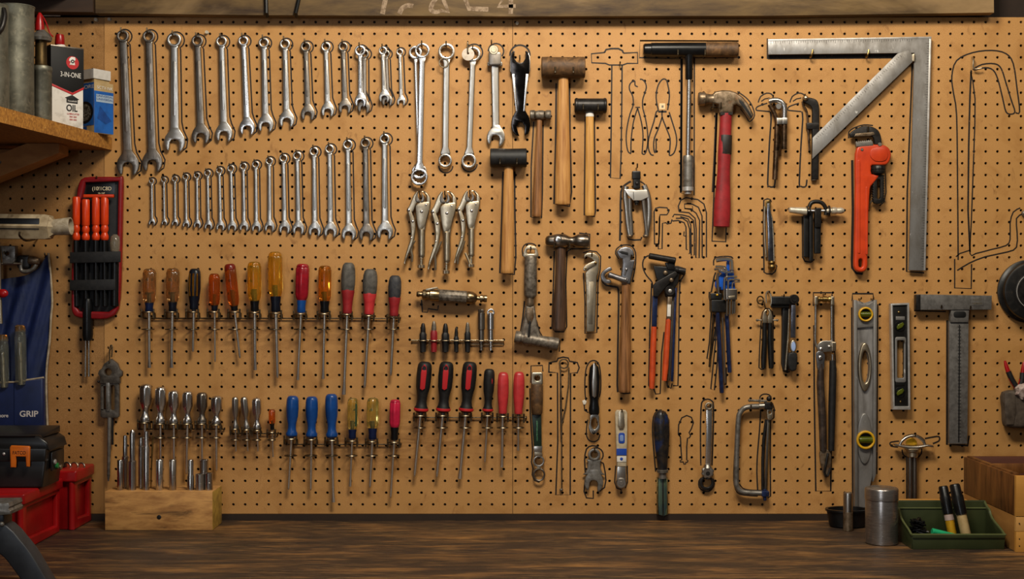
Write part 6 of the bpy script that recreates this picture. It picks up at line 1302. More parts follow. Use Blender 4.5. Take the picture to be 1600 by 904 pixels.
pip = mat('pale_piping', '#a2937c', .6, 0, '#7a6a52', 60, .4, .7, .2)
t.p('piping', tube(s3([(x, y, 8) for x, y in eL]), 1.7, 8), pip)
t.p('pocket', plate([(-120, 597), (26, 596), (70, 589.5), (72, 668), (-120, 668)], 8, 20, 3, 2), vb)
t.p('pocket_piping', tube([(-120, 597.5, 19.5), (24, 596, 19.5), (71, 589, 17)], 1.5, 8), pip)
t.p('seam', tube([(25.5, 597, 20), (26, 667, 20)], .6, 6), navy)
wp = mat('white_print', '#b9b3ae', .6)
t.p('lettering', text('GRIP', 48.5, 649.5, 12.8, 20.2, bold=.25, sx=1.08), wp); t.p('small_lettering', text('more', 8, 650.5, 8, 20.2, bold=.12), wp); t.p('small_lettering', text('BUILDS GRIP', 48, 667, 5, 20.2), wp)
hook(74, 399, 'corner of the blue tool roll', 12, up=4)
gl = mat('greenish_clear_plastic', '#dfe0d0', .04, 0, '#c4c6b2', 30, .4, .7, 0, trans=.93, rough2=.1)
for i, (x, y0, y1, w_) in enumerate(((35, 508, 600, 17.5), (8, 523, 604, 17))):
    d = T('clear_handle_screwdriver', 'clear plastic handled driver in the blue roll, %s' % ('right, the taller' , 'left, at the frame edge')[i], 'screwdriver', x, y1, 14, 12, 'clear handles in the roll')
    d.p('handle', lathe((x, y0, 22), (x + 1, y1, 20), [(0, w_ * .28), (.03, w_ * .42), (.1, w_ * .48), (.13, w_ * .43), (.2, w_ * .5), (.9, w_ * .48), (1, w_ * .4)], 24, mod=lambda th, t_, j: 1 - .08 * max(0, math.cos(th * 6)) if t_ > .15 else 1), gl)
    d.p('core', cyl((x, y0 + 26, 22), (x + 1, y1, 20), 2.4, 10), nickel); d.p('end_cap', lathe((x, y0 - 1, 22), (x, y0 + 9, 22), [(0, w_ * .3), (.2, w_ * .44), (1, w_ * .46)], 20), smoke)
t = T('clamp', 'dull metal bar clamp hanging at left edge over the blue roll', 'clamp', 12, 385, 10, 24)
t.p('bar', tube([(2, 378, 34), (2.5, 440, 34), (5, 505, 34)], 3.2, 10), nickel)
t.p('block', plate([[(5, 384), (28, 384), (28, 406), (24, 412), (8, 412)], circ(15, 396, 3, 12)], 22, 36, 1.6), steel)
t.p('screw', cyl((-20, 411.5, 30), (36, 411.5, 30), 2.2, 10), nickel)
t.p('jaw', tube(s3([(36, 405, 28), (34, 420, 28), (40, 424, 28), (52, 421, 28), (58, 413, 28)]), 3.2, 10), steel)
t.p('body', box(28, 398, 48, 420, 18, 30, 3, 5), iron); t.p('lens', lathe((46, 406, 27), (62, 407.5, 27), [(0, 6), (.2, 7.4), (.8, 6.6), (1, 5)], 18), rusty)
t.p('red_knob', ball((9, 458, 38), 7, sq=(1.3, 1, .7)), red_p, label='red knob')
hook(20, 397, 'dull metal bar clamp', 38, up=4)
# ---------------------------------------------------------------- shelf on the left side wall with its brace
chip = mat('chipboard', '#a5712e', .7, 0, '#7f5220', 160, .4, .6, .4, col3='#c79650', sc3=110, lo3=.6, hi3=.7)
def wk(p):   # image px at depth h -> plain u
    x, y, h = p; k = kk(h); return (800 + (x - 800) * k, 452 + (y - 452) * k, h)
zt = 214; zb = 234.5
pt_ = lambda X, y, h: (X, y, h)
sx = lambda h: 175 - (h - 2) * (41.5 / 363)
o_ = hexa([pt_(sx(1), zb, 1), pt_(-428, zb, 1), pt_(-428, zb, 560), pt_(sx(560), zb, 560), pt_(sx(1), zt, 1), pt_(-428, zt, 1), pt_(-428, zt, 560), pt_(sx(560), zt, 560)])
one('shelf', o_, chip, 'chipboard shelf at upper left carrying cans and boxes', 'shelf', 100, 234, 0, 0, smooth=0)
# brace: square timber from under the shelf edge down to the left wall
A_ = Vector(wk((120, 240, 70))); B_ = Vector((-425, 470, 150))
def timber(A_, B_, a, b):
    d = (B_ - A_).normalized(); up = Vector((0, 0, 1)); u = d.cross(up).normalized(); w_ = u.cross(d).normalized()
    P = []
    for c_ in (A_, B_):
        for s1, s2 in ((-1, -1), (1, -1), (1, 1), (-1, 1)): P.append(tuple(c_ + u * (s1 * a / 2) + w_ * (s2 * b / 2)))
    return hexa([P[i] for i in (0, 1, 2, 3)] + [P[i] for i in (4, 5, 6, 7)])
brc = mat('brown_brace_wood', '#a8733c', .6, 0, '#85562a', 18, .35, .7, .2, (.4, 1, 1), col3='#bd8a50', sc3=8, lo3=.55, hi3=.75)
bx0, by0 = 128, 235.2
g = hexa([(128, 235, 62), (100, 235, 62), (-428, 452, 62), (-428, 490, 62), (128, 235, 100), (100, 235, 100), (-428, 452, 100), (-428, 490, 100)])
g = G().add([(x, y, h) for h in (60, 104) for x, y in ((126, 235), (126, 249), (-428, 470), (-428, 432), (78, 235))], [(0, 1, 2, 3, 4), (9, 8, 7, 6, 5), (0, 5, 6, 1), (1, 6, 7, 2), (2, 7, 8, 3), (3, 8, 9, 4), (4, 9, 5, 0)])
br = one('shelf_brace', g, brc, 'brown square timber brace slanting down under the left shelf', 'brace', 100, 240, 80, 0, smooth=0)
one('shelf_cleat', box(-428, 235.2, 60, 250, .5, 22, 1), brc, 'dark wooden cleat under the shelf against the pegboard', 'cleat', 0, 240, 0, 0)
one('screw_head', cyl((38, 263, 103.5), (38, 263, 105.5), 2.4, 14, .5), steel, 'round screw head in the slanting timber brace', 'screw', 38, 263, 104, 0)
# unseen board above the frame, shades the cans like an upper shelf
one('shelf', hexa([(120, 2, 31), (-428, 2, 31), (-428, 2, 560), (40, 2, 560), (120, -14, 31), (-428, -14, 31), (-428, -14, 560), (40, -14, 560)]), beamd, 'unseen dark shade board above the galvanized cans', 'shelf', 0, 0, 31, 0, smooth=0)
def shy(h): return 452 - 238 / kk(h)      # shelf top in image px
# galvanized cans
galv = mat('galvanized_steel', '#777568', .5, .7, '#55544a', 25, .4, .65, .15, col3='#8f8a78', sc3=60, lo3=.55, hi3=.75)
h_ = 235; yb = shy(h_)
t = T('can', 'tall dull galvanized can on the shelf, at the left', 'can', 25, yb, h_, h_)
t.p('body', lathe((24, yb, h_), (24, 12, h_), [(0, 27), (.02, 28), (.5, 27.5), (.97, 28), (1, 28.8)], 40, (1, 1)), galv); t.p('rim', tube([(24 + 28.6 * math.cos(a * PI / 20), 11, h_ + 24.6 * math.sin(a * PI / 20)) for a in range(40)], 1.1, 8, True), galv)
h_ = 300; yb = shy(h_)
t = T('can', 'dented galvanized can with a dark spout hole, nearest at left edge', 'can', -14, yb, h_, h_)
t.p('body', lathe((-16, yb, h_), (-16, 8, h_), [(0, 28), (.4, 29), (.5, 27), (1, 27)], 36), galv); t.p('spout', tube(s3([(-2, 60, h_ + 22), (10, 50, h_ + 20), (12, 28, h_ + 12), (8, 16, h_ + 8)]), 4.5, 12), iron)
# oiler with red cone
h_ = 195; yb = shy(h_)
t = T('oil_can', 'small grey metal oiler with domed lid and red cone tip', 'oil can', 65, yb, h_, h_)
t.p('body', lathe((66, yb, h_), (66, 104, h_), [(0, 14), (.03, 14.6), (.9, 14.4), (.91, 15), (.97, 15), (1, 14)], 30), galv)
t.p('neck', lathe((64, 104, h_), (64, 62, h_), [(0, 12), (.1, 9), (.9, 8.6), (1, 9)], 24), mat('dark_brass', '#4a3a20', .5, .8, '#2c2214', 60, .4, .7, .2))
t.p('dome', lathe((65, 64, h_), (65, 46, h_), [(0, 14.5), (.25, 16), (.6, 12), (1, 4)], 30), steel)
t.p('red_tip', lathe((62, 48, h_), (62, 20, h_), [(0, 7.4), (.4, 6.8), (.8, 4.6), (1, 2)], 20), red_p); t.p('spring_wire', tube(s3([(64, 22, h_), (72, 34, h_ + 2), (79, 52, h_ + 4), (84, 58, h_ + 2)]), 1.1, 7), red_p)
# three-in-one oil tin
h_ = 128; yb = shy(h_) + 0.2
t = T('oil_tin', 'flat black, white and red oil tin with red cap', 'oil tin', 95, yb, h_ - 15, h_)
tin0 = G.xf
qa, qb = math.cos(math.radians(42)), math.sin(math.radians(42))
def tp(nm, g, m, **kw):
    g.xf(lambda p: (94 + (p[0] - 96) * qa + (p[2] - (h_ - 15)) * qb, p[1], h_ - 15 - (p[0] - 96) * qb + (p[2] - (h_ - 15)) * qa)); return t.p(nm, g, m, **kw)
yt = 74
tp('tin', box(70, yt, 122, yb, h_ - 30, h_, 1.4), white_l)
tp('black_panel', plate([(69.6, yt + .6), (122.4, yt + .6), (122.4, 133), (104, 143.5), (69.6, 132)], h_ - 1, h_ + .35, .1), black_l)
tp('side_panel', plate([(h_ - 30, yt + .6), (h_ + .2, yt + .6), (h_ + .2, 132), (h_ - 30, 131)], 69.3, 70.3, .1).xf(lambda p: (139.7 - p[2], p[1], p[0])) , black_l)
tp('red_stripe', plate([(70, 132), (104, 143.5), (122.4, 133), (122.4, 136.5), (104, 147), (70, 135.5)], h_ + .2, h_ + .6, .1), red_l)
tp('shoulder', box(69.4, yt - 2.2, 122.6, yt + .4, h_ - 30.4, h_ + .5, .8), chrome_d)
tp('spout_base', lathe((91, yt - 1.5, h_ - 15), (91, 67, h_ - 15), [(0, 8.5), (.5, 8), (1, 6)], 20), white_l); tp('cap', lathe((90, 68, h_ - 15), (90, 52, h_ - 15), [(0, 7.4), (.08, 7.8), (.8, 7), (1, 6)], 20, mod=lambda th, t_, j: 1 - .04 * (j % 2)), red_p)
tp('round_emblem', cyl((104, 96.5, h_ + .2), (104, 96.5, h_ + .8), 10.2, 34), red_l)
tp('emblem_figure', plate([(99, 90.5), (102, 87.5), (108, 87.5), (109, 92), (107, 93), (108, 100), (99, 100), (101, 95), (98, 94)], h_ + .7, h_ + 1.1, .1), white_l); tp('emblem_centre', plate([circ(104, 94.5, 3, 12), circ(104, 94.5, 1.3, 8)], h_ + 1, h_ + 1.3, .05), black_l)
tp('lettering', text('3-IN-ONE', 101, 119.5, 11, h_ + .6, bold=0, sx=.72, sp=1.0), white_l)
tp('house_mark', plate([(92, 152), (103.5, 147), (115, 153.5), (112.5, 154), (112.5, 160), (94.5, 159.5), (94.5, 153)], h_ + .3, h_ + .6, .05), black_l); tp('house_lettering', text('Household', 103.6, 158, 4.2, h_ + .8, sx=.8), white_l)
tp('big_lettering', text('OIL', 103, 172.5, 14.5, h_ + .6, bold=.25, sx=.8), black_l)
for y in (178, 182.5, 187): tp('small_print', text('IIIIII IIIIII' if y > 180 else 'LUBRICATES', 105, y, 3.6, h_ + .5), red_l)
# blue box with white lid
h_ = 62; yb = shy(h_)
t = T('lamp_carton', 'blue product carton with a round picture and a white lid on top', 'carton', 148, yb, h_ - 20, h_)
def cart(g, a=26): return g   # stands square to the shelf
bx = mat('carton_blue', '#1a56a0', .45, 0, '#15407c', 30, .4, .7, .05); bd = mat('carton_dark_blue', '#164284', .45, 0, '#0f2a5c', 30, .4, .7, .05); kr = mat('carton_beige', '#a89168', .55, 0, '#8a744e', 30, .4, .7)
C0 = [(118, 128), (146, 134.5), (178, 127)]      # left face recedes to the left, right face recedes to the right
def face(xa, xb, ha, hb, y0, y1, off=0.): return [(xa, y0, ha + off), (xb, y0, hb + off), (xb, y1, hb + off), (xa, y1, ha + off)]
hA, hB, hC = 34, 62, 30
cx_ = lambda x, h: 800 + (x - 800) * kk(h) / kk(62)
def prism(L_, y0, y1): return hexa([(cx_(x, h), y0, h) for x, h in L_] + [(cx_(x, h), y1, h) for x, h in L_])
body = prism([(118, hA), (147, hB), (177, hC), (150, 4)], 127, yb)
t.p('carton', body, kr, smooth=0)
def onface(which, g2, m, nm, o=.3):
    """g2 has x in 0..1 across the face, y in px, h thickness"""
    (xa, ha), (xb, hb) = ((cx_(118, hA), hA), (cx_(147, hB), hB)) if which == 0 else ((cx_(147, hB), hB), (cx_(177, hC), hC))
    d = Vector((xb - xa, hb - ha)); n = Vector((-d.y, d.x)).normalized() if False else Vector((d.y, -d.x)).normalized()
    if n.y < 0: n = -n
    g2.xf(lambda p: (xa + d.x * p[0] + n.x * (o + p[2]), p[1], ha + d.y * p[0] + n.y * (o + p[2])))
    return t.p(nm, g2, m, smooth=0)
qd = lambda x0, y0, x1, y1: G().add([(x0, y0, 0), (x1, y0, 0), (x1, y1, 0), (x0, y1, 0)], [(0, 1, 2, 3)])
onface(0, qd(0, 128, 1, 195), bx, 'blue_print'); onface(0, qd(0, 196, .62, yb), bd, 'blue_print'); onface(1, qd(0, 141, 1, yb - .5), bx, 'blue_print'); onface(1, qd(.1, 146, .98, 158), mat('pale_blue_print', '#8fa0b0', .5), 'pale_print', .5)
onface(0, G().add([(.5 + .47 * math.cos(a * PI / 14), 174 + 17.5 * math.sin(a * PI / 14), 0) for a in range(28)], [tuple(range(28))]), black_l, 'round_picture', .5)
onface(0, G().add([(.5 + .36 * math.cos(a * PI / 14), 174 + 13.5 * math.sin(a * PI / 14), 0) for a in range(28)], [tuple(range(28))]), mat('picture_greys', '#77736a', .4, 0, '#23221f', 240, .42, .56), 'lamp_picture', .7)
onface(1, G().add([(.15, 184, 0), (.3, 164, 0), (.9, 186, 0), (.6, 192, 0)], [(0, 1, 2, 3)]), bd, 'dark_shape', .5)
onface(0, text('INCORE', 0, 0, 1, 0).xf(lambda p: (.5 + p[0] * .28, 137 + p[1] * 8, 0)), white_l, 'lettering', .6)
onface(1, text('SCTV-NK', 0, 0, 1, 0).xf(lambda p: (.55 + p[0] * .2, 137.5 + p[1] * 7, 0)), white_l, 'lettering', .5)
for y in (150, 155): onface(1, text('UNIVERSAL', 0, 0, 1, 0).xf(lambda p, y=y: (.55 + p[0] * .17, y + p[1] * 4.6, 0)), bd, 'lettering', .8)
t.p('white_lid', prism([(118, hA + 1), (146, hB + 2), (173, hC + 3), (147, 4)], 107, 122), mat('white_lid_plastic', '#c4c0ba', .4, 0, '#a8a49c', 30, .4, .7), smooth=0)
t.p('lid_neck', prism([(120, hA), (147, hB - 1), (171, hC + 2), (147, 6)], 121.5, 127.4), kr, smooth=0)
one('white_strip', box(68, 17.5, 95, 25.5, .4, 1.9, .3), white_l, 'small pale strip behind the red cone tip at the top of the board', 'strip', 82, 25, 0, 0)
# ---------------------------------------------------------------- on the bench: wooden block with sockets
h_ = 92.5; k0 = kk(h_); yb = bench_y(h_) - .2
blockw = mat('pine_block', '#bd8c50', .6, 0, '#8f6234', 70, .38, .66, .4, (.25, 1, 1), col3='#4e351c', sc3=42, lo3=.56, hi3=.7)
t = T('socket_block', 'rough pine block with a dark knot, holding upright sockets', 'block', 250, yb, 60, h_)
t.p('block', plate([(164, 767.6), (332, 767.6), (332, yb), (164, yb)], 27, 92.5, .8), blockw)
t.p('end_stain', plate([(28, 768), (92, 768), (92, yb - .5), (28, yb - .5)], 0, .4, .1).xf(lambda p: (332.05 + p[2], p[1], p[0])), mat('yellow_stained_end', '#a8873a', .6, 0, '#86692a', 60, .4, .65, .3, col3='#5d4426', sc3=60, lo3=.6, hi3=.75))
t.p('knot', lathe((248.5, 807.5, 92.4), (248.5, 807.5, 93.2), [(0, 3.6), (.6, 3.4), (1, 2)], 16), iron, label='dark knot hole')
def sock(x, yt, w_, hS, lb, steps=None, m=None, n=20):
    """socket standing in the block, image px at depth hS"""
    k = kk(hS); zb_ = 315.6 * k0; yb_ = 452 + zb_ / k
    s = T('socket', lb, 'socket', x, yb_, hS, hS, 'sockets on the pine block')
    ww = w_ / 2
    pr = steps or [(0, ww * .96), (.01, ww), (.45, ww), (.455, ww * .95), (.5, ww * .95), (.505, ww), (.985, ww), (1, ww * .92)]
    s.p('barrel', lathe((x, yb_ + .8, hS), (x, yt, hS), pr, n), m or sockm)
    s.p('bore', cyl((x, yt + .2, hS), (x, yt - .3, hS), pr[-1][1] * .62, 12), iron)
H1 = 74; H2 = 54; sockm = mat('dark_polished_socket_steel', '#b8b4b0', .24, 1, '#7a7570', 60, .5, .8, 0, (1, 1, .3), rough2=.3)
sock(188, 718, 9.6, H1, 'plain deep socket at the left front corner of the block')
sock(195.5, 680, 9, H2, 'tall stepped socket stack behind the left corner one', [(0, 5), (.6, 5), (.62, 3.6), (.8, 3.6), (.82, 3.2), (.97, 3.2), (1, 2.6)])
sock(206.8, 671.5, 12, H1, 'tallest socket with extension, second in the front row', [(0, 6), (.48, 6), (.5, 4.3), (.94, 4.3), (.98, 3.4), (1, 2.4)])
sock(220.4, 683, 8.4, H2, 'tall slim extension bar behind, third group', [(0, 4.2), (.82, 4.2), (.83, 3.4), (.9, 3.4), (.95, 2.8), (1, 2.2)])
sock(228.7, 673.5, 9, H1, 'tall two-step extension in the middle of the front row', [(0, 4.8), (.74, 4.6), (.76, 3.6), (.97, 3.4), (1, 2.8)])
sock(249.6, 717.4, 11.6, H1, 'deep socket below the second chrome screwdriver', m=polish)
sock(270, 717.6, 11, H1, 'deep socket below the third chrome screwdriver', m=chrome)
sock(297.8, 717.8, 11, H1, 'stacked pair of narrow sockets at the right of the block', [(0, 5.4), (.46, 5.4), (.5, 4.5), (.98, 4.5), (1, 4)])
sock(318.8, 717.4, 13.6, H2, 'tall wide socket behind the two short ones', [(0, 6.8), (.98, 6.8), (1, 6)])
sock(312.8, 739.7, 14.4, H1, 'short fat socket, left of two at the right end', m=chrome)
sock(326.3, 738.2, 12.6, H1, 'short polished socket at the far right end of the block')
s = T('needle_file', 'thin brassy rod leaning between the sockets', 'rod', 238, 764, H2, H2)
s.p('rod', tube([(235.6, 764, H2), (236.6, 730, H2), (238.4, 681, H2 - 3)], [.8, 1.3, 1.7], 8), brass)
# ---------------------------------------------------------------- red bins and black toolbox
def bin_(x0, x1, h0, h1, ht, lb, hx, deep=0.):
    """bin with its recessed right side facing +x; front face at depth h1; ht = height in u; x given at depth h1"""
    k = kk(h1); yb_ = bench_y(h1); yt_ = yb_ - ht / k
    t = T('storage_bin', lb, 'bin', (x0 + x1) / 2, yb_, (h0 + h1) / 2, h1)
    t.p('body', plate(rrect(x0 + 6, yt_ + 10, x1 - 9, yb_ - .2, 1.5), h0 + 6, h1 - 5, 2), red_p)
    rx = lambda g: g.xf(lambda p: (x1 - 10 + p[2], p[1], p[0]))
    t.p('side_frame', rx(plate([[(h0 + 2, yt_ + 8), (h1 - 2, yt_ + 8), (h1 - 3, yb_ - .2), (h0 + 3, yb_ - .2)], [(h0 + 14, yt_ + 24), (h1 - 18, yt_ + 24), (h1 - 18, yb_ - 16), (h0 + 14, yb_ - 12)]], 0, 9, 2.2, 2)), red_p)
    t.p('bottom_ledge', rx(plate([(h0 + 5, yb_ - 13), (h1 - 6, yb_ - 17), (h1 - 6, yb_ - .3), (h0 + 5, yb_ - .3)], 0, 6.5, 2.5, 2)), red_p)
    t.p('rim', plate(rrect(x0 - 3, yt_ - 1, x1 + 3, yt_ + 17, 3), h0 - 2 if h0 > 10 else h0, h1 + 2, 3, 2), red_p)
    t.p('corner_post', cyl((x1 - 6, yt_ + 8, h1 - 4), (x1 - 7, yb_ - .4, h1 - 6), 5, 14, .6), red_p)
    return yt_
y1_ = bin_(-190, 36, 104, 265, 79, 'nearer red plastic storage bin, under the black toolbox', 0)
y2_ = bin_(-110, 117, 4, 93, 88, 'rear red plastic storage bin, beside the wooden block', 0)
for x, r_, m, lb in ((101, 6.4, polish, 'polished chrome ring on the rear red bin, left'), (113, 6, nk_l, 'chrome ring on the rear red bin, middle'), (124, 5.4, chrome, 'small chrome ring on the rear red bin, right')):
    one('shackle_ring', tube([(x + r_ * math.cos(a * PI / 10), 729.3 + r_ * .95 * math.sin(a * PI / 10), 50 + 2 * math.cos(a * PI / 10)) for a in range(20)], 1.3, 8, True), m, lb, 'ring', x, 735, 50, 60)
one('torch', lathe((72, 728.5, 52), (100, 728.5, 52), [(0, 4), (.05, 6), (.6, 6), (.7, 5), (1, 5.6)], 18), blackp, 'short black cylindrical handle lying on the rear red bin', 'handle', 86, 734, 50, 60)
# toolbox standing on the nearer bin
h1, h0 = 211, 136; k = kk(h1); zt_ = (360 - 79 - 1) ; yb_ = 452 + (zt_ + .0) / k - .6
t = T('toolbox', 'black plastic toolbox with orange latch on the nearer red bin', 'toolbox', 0, yb_, 175, h1)
bp_ = mat('toolbox_black', '#131212', .3, 0, '#1d1b1a', 15, .4, .7, .08)
t.p('base', plate([(-190, 716), (72, 716), (66, yb_), (-190, yb_)], h0, h1, 3, 2), bp_)
t.p('upper_body', plate([(-190, 700), (74, 700), (72, 720), (-190, 720)], h0 - 2, h1 + 5, 2, 2), bp_)
t.p('lid', plate([(-190, 680), (60, 680), (74, 690), (78, 703), (-190, 703)], h0 - 4, h1 + 2, 4, 2), bp_)
t.p('lid_top', plate([(h0, 672), (h1 - 14, 678), (h1 - 4, 683), (h0, 683)], 0, 250, 2).xf(lambda p: (-190 + p[2] * 1.03, p[1], p[0])), bp_)
t.p('side_panel', plate(rrect(h0 + 8, 708, h1 - 14, 738, 2), 0, 3, .8).xf(lambda p: (73.5 + p[2], p[1], p[0])), bp_)
t.p('lid_edge', tube([(-190, 681, h1 + 2.5), (56, 681, h1 + 2.5)], 1.2, 8), blackp)
la = t.p('latch', plate([[(19, 697), (21, 694.5), (48, 695.5), (50, 697.5), (49, 727.5), (44.5, 727.5), (43.5, 712), (28.5, 711.5), (27.5, 728.5), (20, 728.5)]], h1 + 4, h1 + 10, 1.4, 2), mat('orange_latch', '#c8661a', .35, 0, '#ae5413', 30, .4, .7, .05))
t.p('lettering', text('FATCO', 34, 708, 7.5, h1 + 10.2, bold=.1, sx=.85), mat('brown_emboss', '#5a2c0c', .5), la)
t.p('rivet', ball((8, 708, h1 + 5), 2.4, sq=(1, 1, .6)), alum_l)
t.p('side_catch', cyl((77, 724, 190), (80, 724, 190), 4, 14, .6), alum_l); t.p('green_button', cyl((76, 731, 182), (81, 731, 182), 4.6, 14, .8), mat('green_button', '#1f6a34', .3)); t.p('side_catch', cyl((76, 735, 170), (82, 735, 170), 4.4, 14, .8), nickel)
# near left: dark steel stand leg
h_ = 480
t = T('steel_stand', 'dark steel angled stand leg in the near left corner', 'stand', 20, bench_y(h_), h_, h_)
sb = mat('dark_blue_steel_leg', '#34363a', .4, .3, '#26282c', 20, .4, .7, .15)
t.p('leg', plate(sm([(-28, 806), (10, 821), (30, 842), (46, 862), (62, 888), (77, bench_y(h_) - .3)], 2) + [(38, bench_y(h_) - .3)] + sm([(34, 908), (12, 878), (0, 866), (-30, 846), (-60, 838)], 2) + [(-60, 806)], h_ - 30, h_, 2.4, 2), sb)
t.p('rail', plate([(-80, 786), (16, 784), (18, 790), (16, 793), (19, 797), (18, 802), (-80, 812)], h_ - 40, h_ + 6, 1.6), steel); t.p('rail', box(-80, 800, 5, 822, h_ - 32, h_ - 2, 2), sb)
t.p('bolt', ball((3, 818, h_ + 1), 4.4, sq=(1, 1, .7)), steel); t.p('foot', box(-80, 870, -58, bench_y(h_) - .2, h_ - 30, h_, 1.5), sb); t.p('post', box(-80, 806, -62, 872, h_ - 28, h_ - 2, 1.5), sb)
# ---------------------------------------------------------------- steel jar, dish
h_ = 198; k = kk(h_); yb_ = bench_y(h_) - .2
t = T('jar', 'brushed stainless steel canister with a lid', 'jar', 1377.5, yb_, h_, h_)
js = mat('brushed_stainless', '#a39e9a', .27, .9, '#88827d', 60, .35, .7, 0, (1, 1, 6), rough2=.3)
t.p('body', lathe((1377.5, yb_, h_), (1377.5, 779, h_), [(0, 23), (.015, 24.6), (.5, 24.9), (.97, 24.9), (1, 24.2)], 56), js)
t.p('lid', lathe((1377.5, 779.5, h_), (1377.5, 761, h_), [(0, 24.4), (.03, 25.6), (.86, 25.6), (.96, 24.6), (1, 23.6), (1, 19.4), (.94, 18.8)], 56), js); t.p('lid_boss', lathe((1377.5, 763, h_), (1377.5, 760.2, h_), [(0, 17), (.6, 16.4), (1, 14)], 40), js)
h_ = 60; yb_ = bench_y(h_) - .2
t = T('tray', 'low black plastic dish behind the steel canister', 'dish', 1325, yb_, h_, h_)
R_ = [[(1324 + (28 + e * 4) * math.cos(a * PI / 24), y, h_ + (20 + e * 4) * math.sin(a * PI / 24)) for a in range(48)] for e, y in ((-.8, yb_), (0, yb_ - 1.5), (.6, yb_ - 16), (1, yb_ - 24), (1.6, yb_ - 25), (1.6, yb_ - 28), (.6, yb_ - 28), (.3, yb_ - 20), (-1, yb_ - 4), (-3, yb_ - 3))]
t.p('dish', G().rings(R_), blackp)
h_ = 96; yb_ = bench_y(h_) - .2
t = T('steel_pin', 'upright dull steel cylinder with a rusty lower half before the dish', 'pin', 1325, yb_, h_, h_)
t.p('upper', lathe((1325, 799, h_), (1325, 768.5, h_), [(0, 7.3), (.9, 7.3), (.97, 6.8), (1, 5.6)], 24), chrome); t.p('lower', cyl((1325, yb_, h_), (1325, 799.2, h_), 7.5, 24, .5), rusty)
# ---------------------------------------------------------------- green stacking bin
h1, h0 = 246, 160; k = kk(h1); yb_ = bench_y(h1) - .2
gp = mat('olive_green_plastic', '#30361e', .38, 0, '#282e18', 20, .4, .7, .05); gr_ = mat('green_rim', '#4e5532', .35, 0, '#424828', 20, .4, .7)
t = T('parts_tray', 'olive green plastic parts tray with a low front edge', 'tray', 1500, yb_, 205, h1)
xL, xR = 1427, 1570; yf_ = 835; ybk = 452 + 306 / k     # rim heights front/back
xa = 1425; xb = 1571
prof = [(h1, yf_), (h1 - 6, yf_ - 1), (h1 - 16, yf_ - 5), (h0 + 34, ybk + 22), (h0 + 22, ybk + 10), (h0 + 14, ybk + 8), (h0, ybk)]     # side rim curve (h, y)
sp = [(a, b) for a, b, _ in sm([(p[0], p[1], 0) for p in prof], 3)]
for sgn, x0_, nm in ((1, xa, 'side'), (-1, xb, 'side')):
    out = sp + [(h0 + 2, yb_), (h1 - 4, yb_)]
    t.p('side_wall', plate(out, 0, 2.4, .5).xf(lambda p, x0_=x0_, sgn=sgn: (x0_ + sgn * p[2], p[1], p[0])), gp)
    t.p('rim', tube([(x0_, b, a) for a, b in sp], 1.7, 8), gr_)
t.p('front_wall', plate([(xa, yf_), (xb, yf_), (xb - 2, yb_), (xa + 2, yb_)], h1 - 2.6, h1, .6), gp); t.p('rim', tube([(xa, yf_, h1), (xb, yf_, h1)], 1.9, 8), gr_)
t.p('front_lip', box(xa + 1, yf_ + 1, xb - 1, yf_ + 5, h1 - 1, h1 + 1.6, .6), gp)
t.p('back_wall', plate([(xa, ybk), (xb, ybk), (xb - 2, yb_), (xa + 2, yb_)], h0, h0 + 2.6, .6), gp); t.p('rim', tube([(xa, ybk, h0 + 1), (xb, ybk, h0 + 1)], 1.6, 8), gp)
t.p('back_step', box(xa + 2, ybk + 9, xb - 2, ybk + 60, h0 + 2, h0 + 12, 1), gp); t.p('rim', tube([(xa + 2, ybk + 9.5, h0 + 12), (xb - 2, ybk + 9.5, h0 + 12)], 1.3, 8), gr_)
t.p('floor', box(xa + 2, yb_ - 3, xb - 2, yb_ - .5, h0 + 2, h1 - 2, .5), gp)
fy = yb_ - 3
def marker(xb_, hb, xt, yt2, ht_, col, lb, r_=6.6):
    P0 = Vector((xb_, fy - 5, hb)); P1 = Vector((xt, yt2, ht_)); m_ = P0.lerp(P1, .46)
    s = T('marker_pen', lb, 'pen', xb_, fy, hb, h1)
    s.p('barrel', lathe(P0, m_, [(0, r_ * .8), (.05, r_ * .94), (1, r_ * .9)], 20), col); s.p('cap', lathe(m_, P1, [(0, r_ * 1.04), (.6, r_ * 1.12), (.64, r_ * 1.0), (.95, r_ * .95), (1, r_ * .75)], 20), blackp, label='black cap')
    if r_ < 8.1: s.p('label', lathe(P0.lerp(P1, .34), P0.lerp(P1, .45), [(0, r_ * .96), (1, r_ * .94)], 20), mat('pinkish_label', '#a08c84', .5))
marker(1507, 196, 1496, 769, 181, mat('mustard_plastic', '#b88a1c', .4, 0, '#96700f', 40, .4, .7), 'yellow marker pen with black cap in the green tray', 7.8)
marker(1523, 214, 1508, 763, 199, mat('beige_plastic', '#b59c6e', .45, 0, '#9c8358', 40, .4, .7), 'beige marker pen with black cap in the green tray', 8.6)
s = T('cone_cap', 'bright green conical cap lying in the green tray', 'cap', 1487, fy, 205, h1)
s.p('cone', lathe((1470, fy - 17, 205), (1508, fy - 11, 205), [(0, 4.6), (.02, 5.4), (1, 2.2)], 18), mat('bright_green_plastic', '#1f9a68', .35, 0, '#178456', 30, .4, .7))
s.p('base', box(1478, fy - 9, 1500, fy - .3, 198, 212, 1), gp)
pl_ = []
for i in range(150): a = i * .9; pl_.append((1449 + 17 * math.cos(a) * (1 - i / 260), fy - 3 - 33 * (i / 150) - 2 * math.sin(i * 2.3), 200 + 12 * math.sin(a * 1.13)))
one('cord', tube(pl_, 1.5, 5), blackp, 'tangled black cord heaped in the left of the green tray', 'cord', 1448, fy, 200, h1)
t = T('wooden_rest', 'low wooden rest with a pale lit top strip, behind the green tray', 'rest', 1450, bench_y(54), 54, 54)
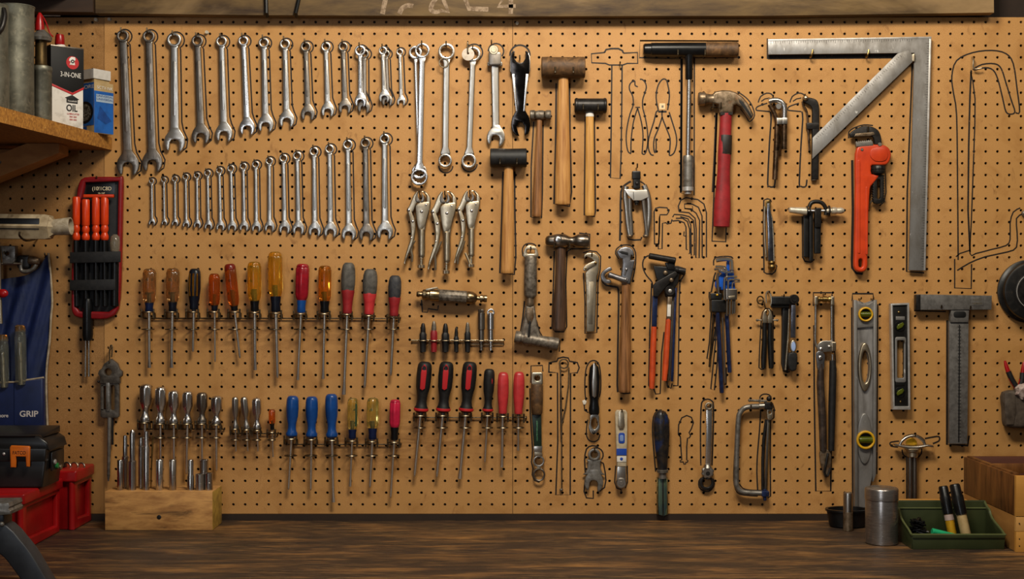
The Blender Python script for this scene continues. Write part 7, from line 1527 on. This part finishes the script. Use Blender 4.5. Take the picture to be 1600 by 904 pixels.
t.p('top_strip', box(1402, 779.5, 1512, 802, 48, 60, .8), mat('lit_top_pine', '#b8843e', .5, 0, '#9c6c30', 18, .35, .7, .1, (.3, 1, 1)))  # the lit top is put into the colour as a paler strip
t.p('base', plate([(1404, 802.5), (1510, 802.5), (1510, bench_y(54) - .2), (1404, bench_y(54) - .2)], 45, 58, .6), beamd)
# ---------------------------------------------------------------- wooden box at the right
h1, h0 = 265, 45; k = kk(h1); yb_ = bench_y(h1) - .2
oak = mat('varnished_plywood', '#6f4520', .42, 0, '#43260f', 60, .38, .66, .15, (1, 1, .2), col3='#8f5e2c', sc3=16, lo3=.55, hi3=.75); pine = mat('yellow_pine', '#b5813a', .5, 0, '#9a6a2c', 14, .35, .7, .12, (.25, 1, 1), col3='#7a5020', sc3=20, lo3=.62, hi3=.8)
t = T('wooden_box', 'open wooden box at the right with dark plywood side and yellow pine front', 'box', 1700, yb_, 150, h1)
sidew = lambda g: g.xf(lambda p: (1587 + p[2], p[1], p[0]))
t.p('side_panel', sidew(plate([(h0, 743.5), (h1 - 6, 743.5), (h1 - 6, 806), (h0, 806)], 0, 8, .8)), oak)
t.p('side_panel', sidew(plate([(h0, 806.4), (h1 - 6, 806.4), (h1 - 6, yb_), (h0, yb_)], .6, 9, .8)), mat('pale_side_pine', '#9c6f38', .55, 0, '#7d5427', 14, .35, .7, .15, (1, .3, 1)), label='pale lower side board')
t.p('side_strip', sidew(plate([(h0 + 4, 741), (h1 - 14, 741), (h1 - 14, 748), (h0 + 4, 748)], 4, 12, .8)), oak)
t.p('front_board', box(1587, 743, 1960, 806, h1 - 6, h1 + 2, .8), pine); t.p('front_board', box(1587, 806.6, 1960, 829.6, h1 - 6, h1 + 1.4, .6), mat('light_pine', '#c09050', .5, 0, '#a87a3e', 14, .35, .7, .1, (.25, 1, 1))); t.p('front_board', box(1587, 830.2, 1960, yb_, h1 - 6, h1 + 2, .6), pine)
t.p('back_board', box(1595, 742, 1960, yb_, h0, h0 + 8, .8), mat('reddish_board', '#5c3322', .5, 0, '#43231a', 14, .35, .7, .15, (.3, 1, 1))); t.p('side_panel', box(1950, 743, 1960, yb_, h0, h1 - 7, .6), oak); t.p('bottom', box(1597, yb_ - 10, 1950, yb_ - .3, h0 + 8, h1 - 8, .5), oak)
t.p('partition', box(1600, 744, 1948, 760, 120, 126, .5), oak)
for y in (817, 841, 852): t.p('nail', cyl((1592, y, h1 + 1), (1592, y, h1 + 2.4), 1, 8), iron)
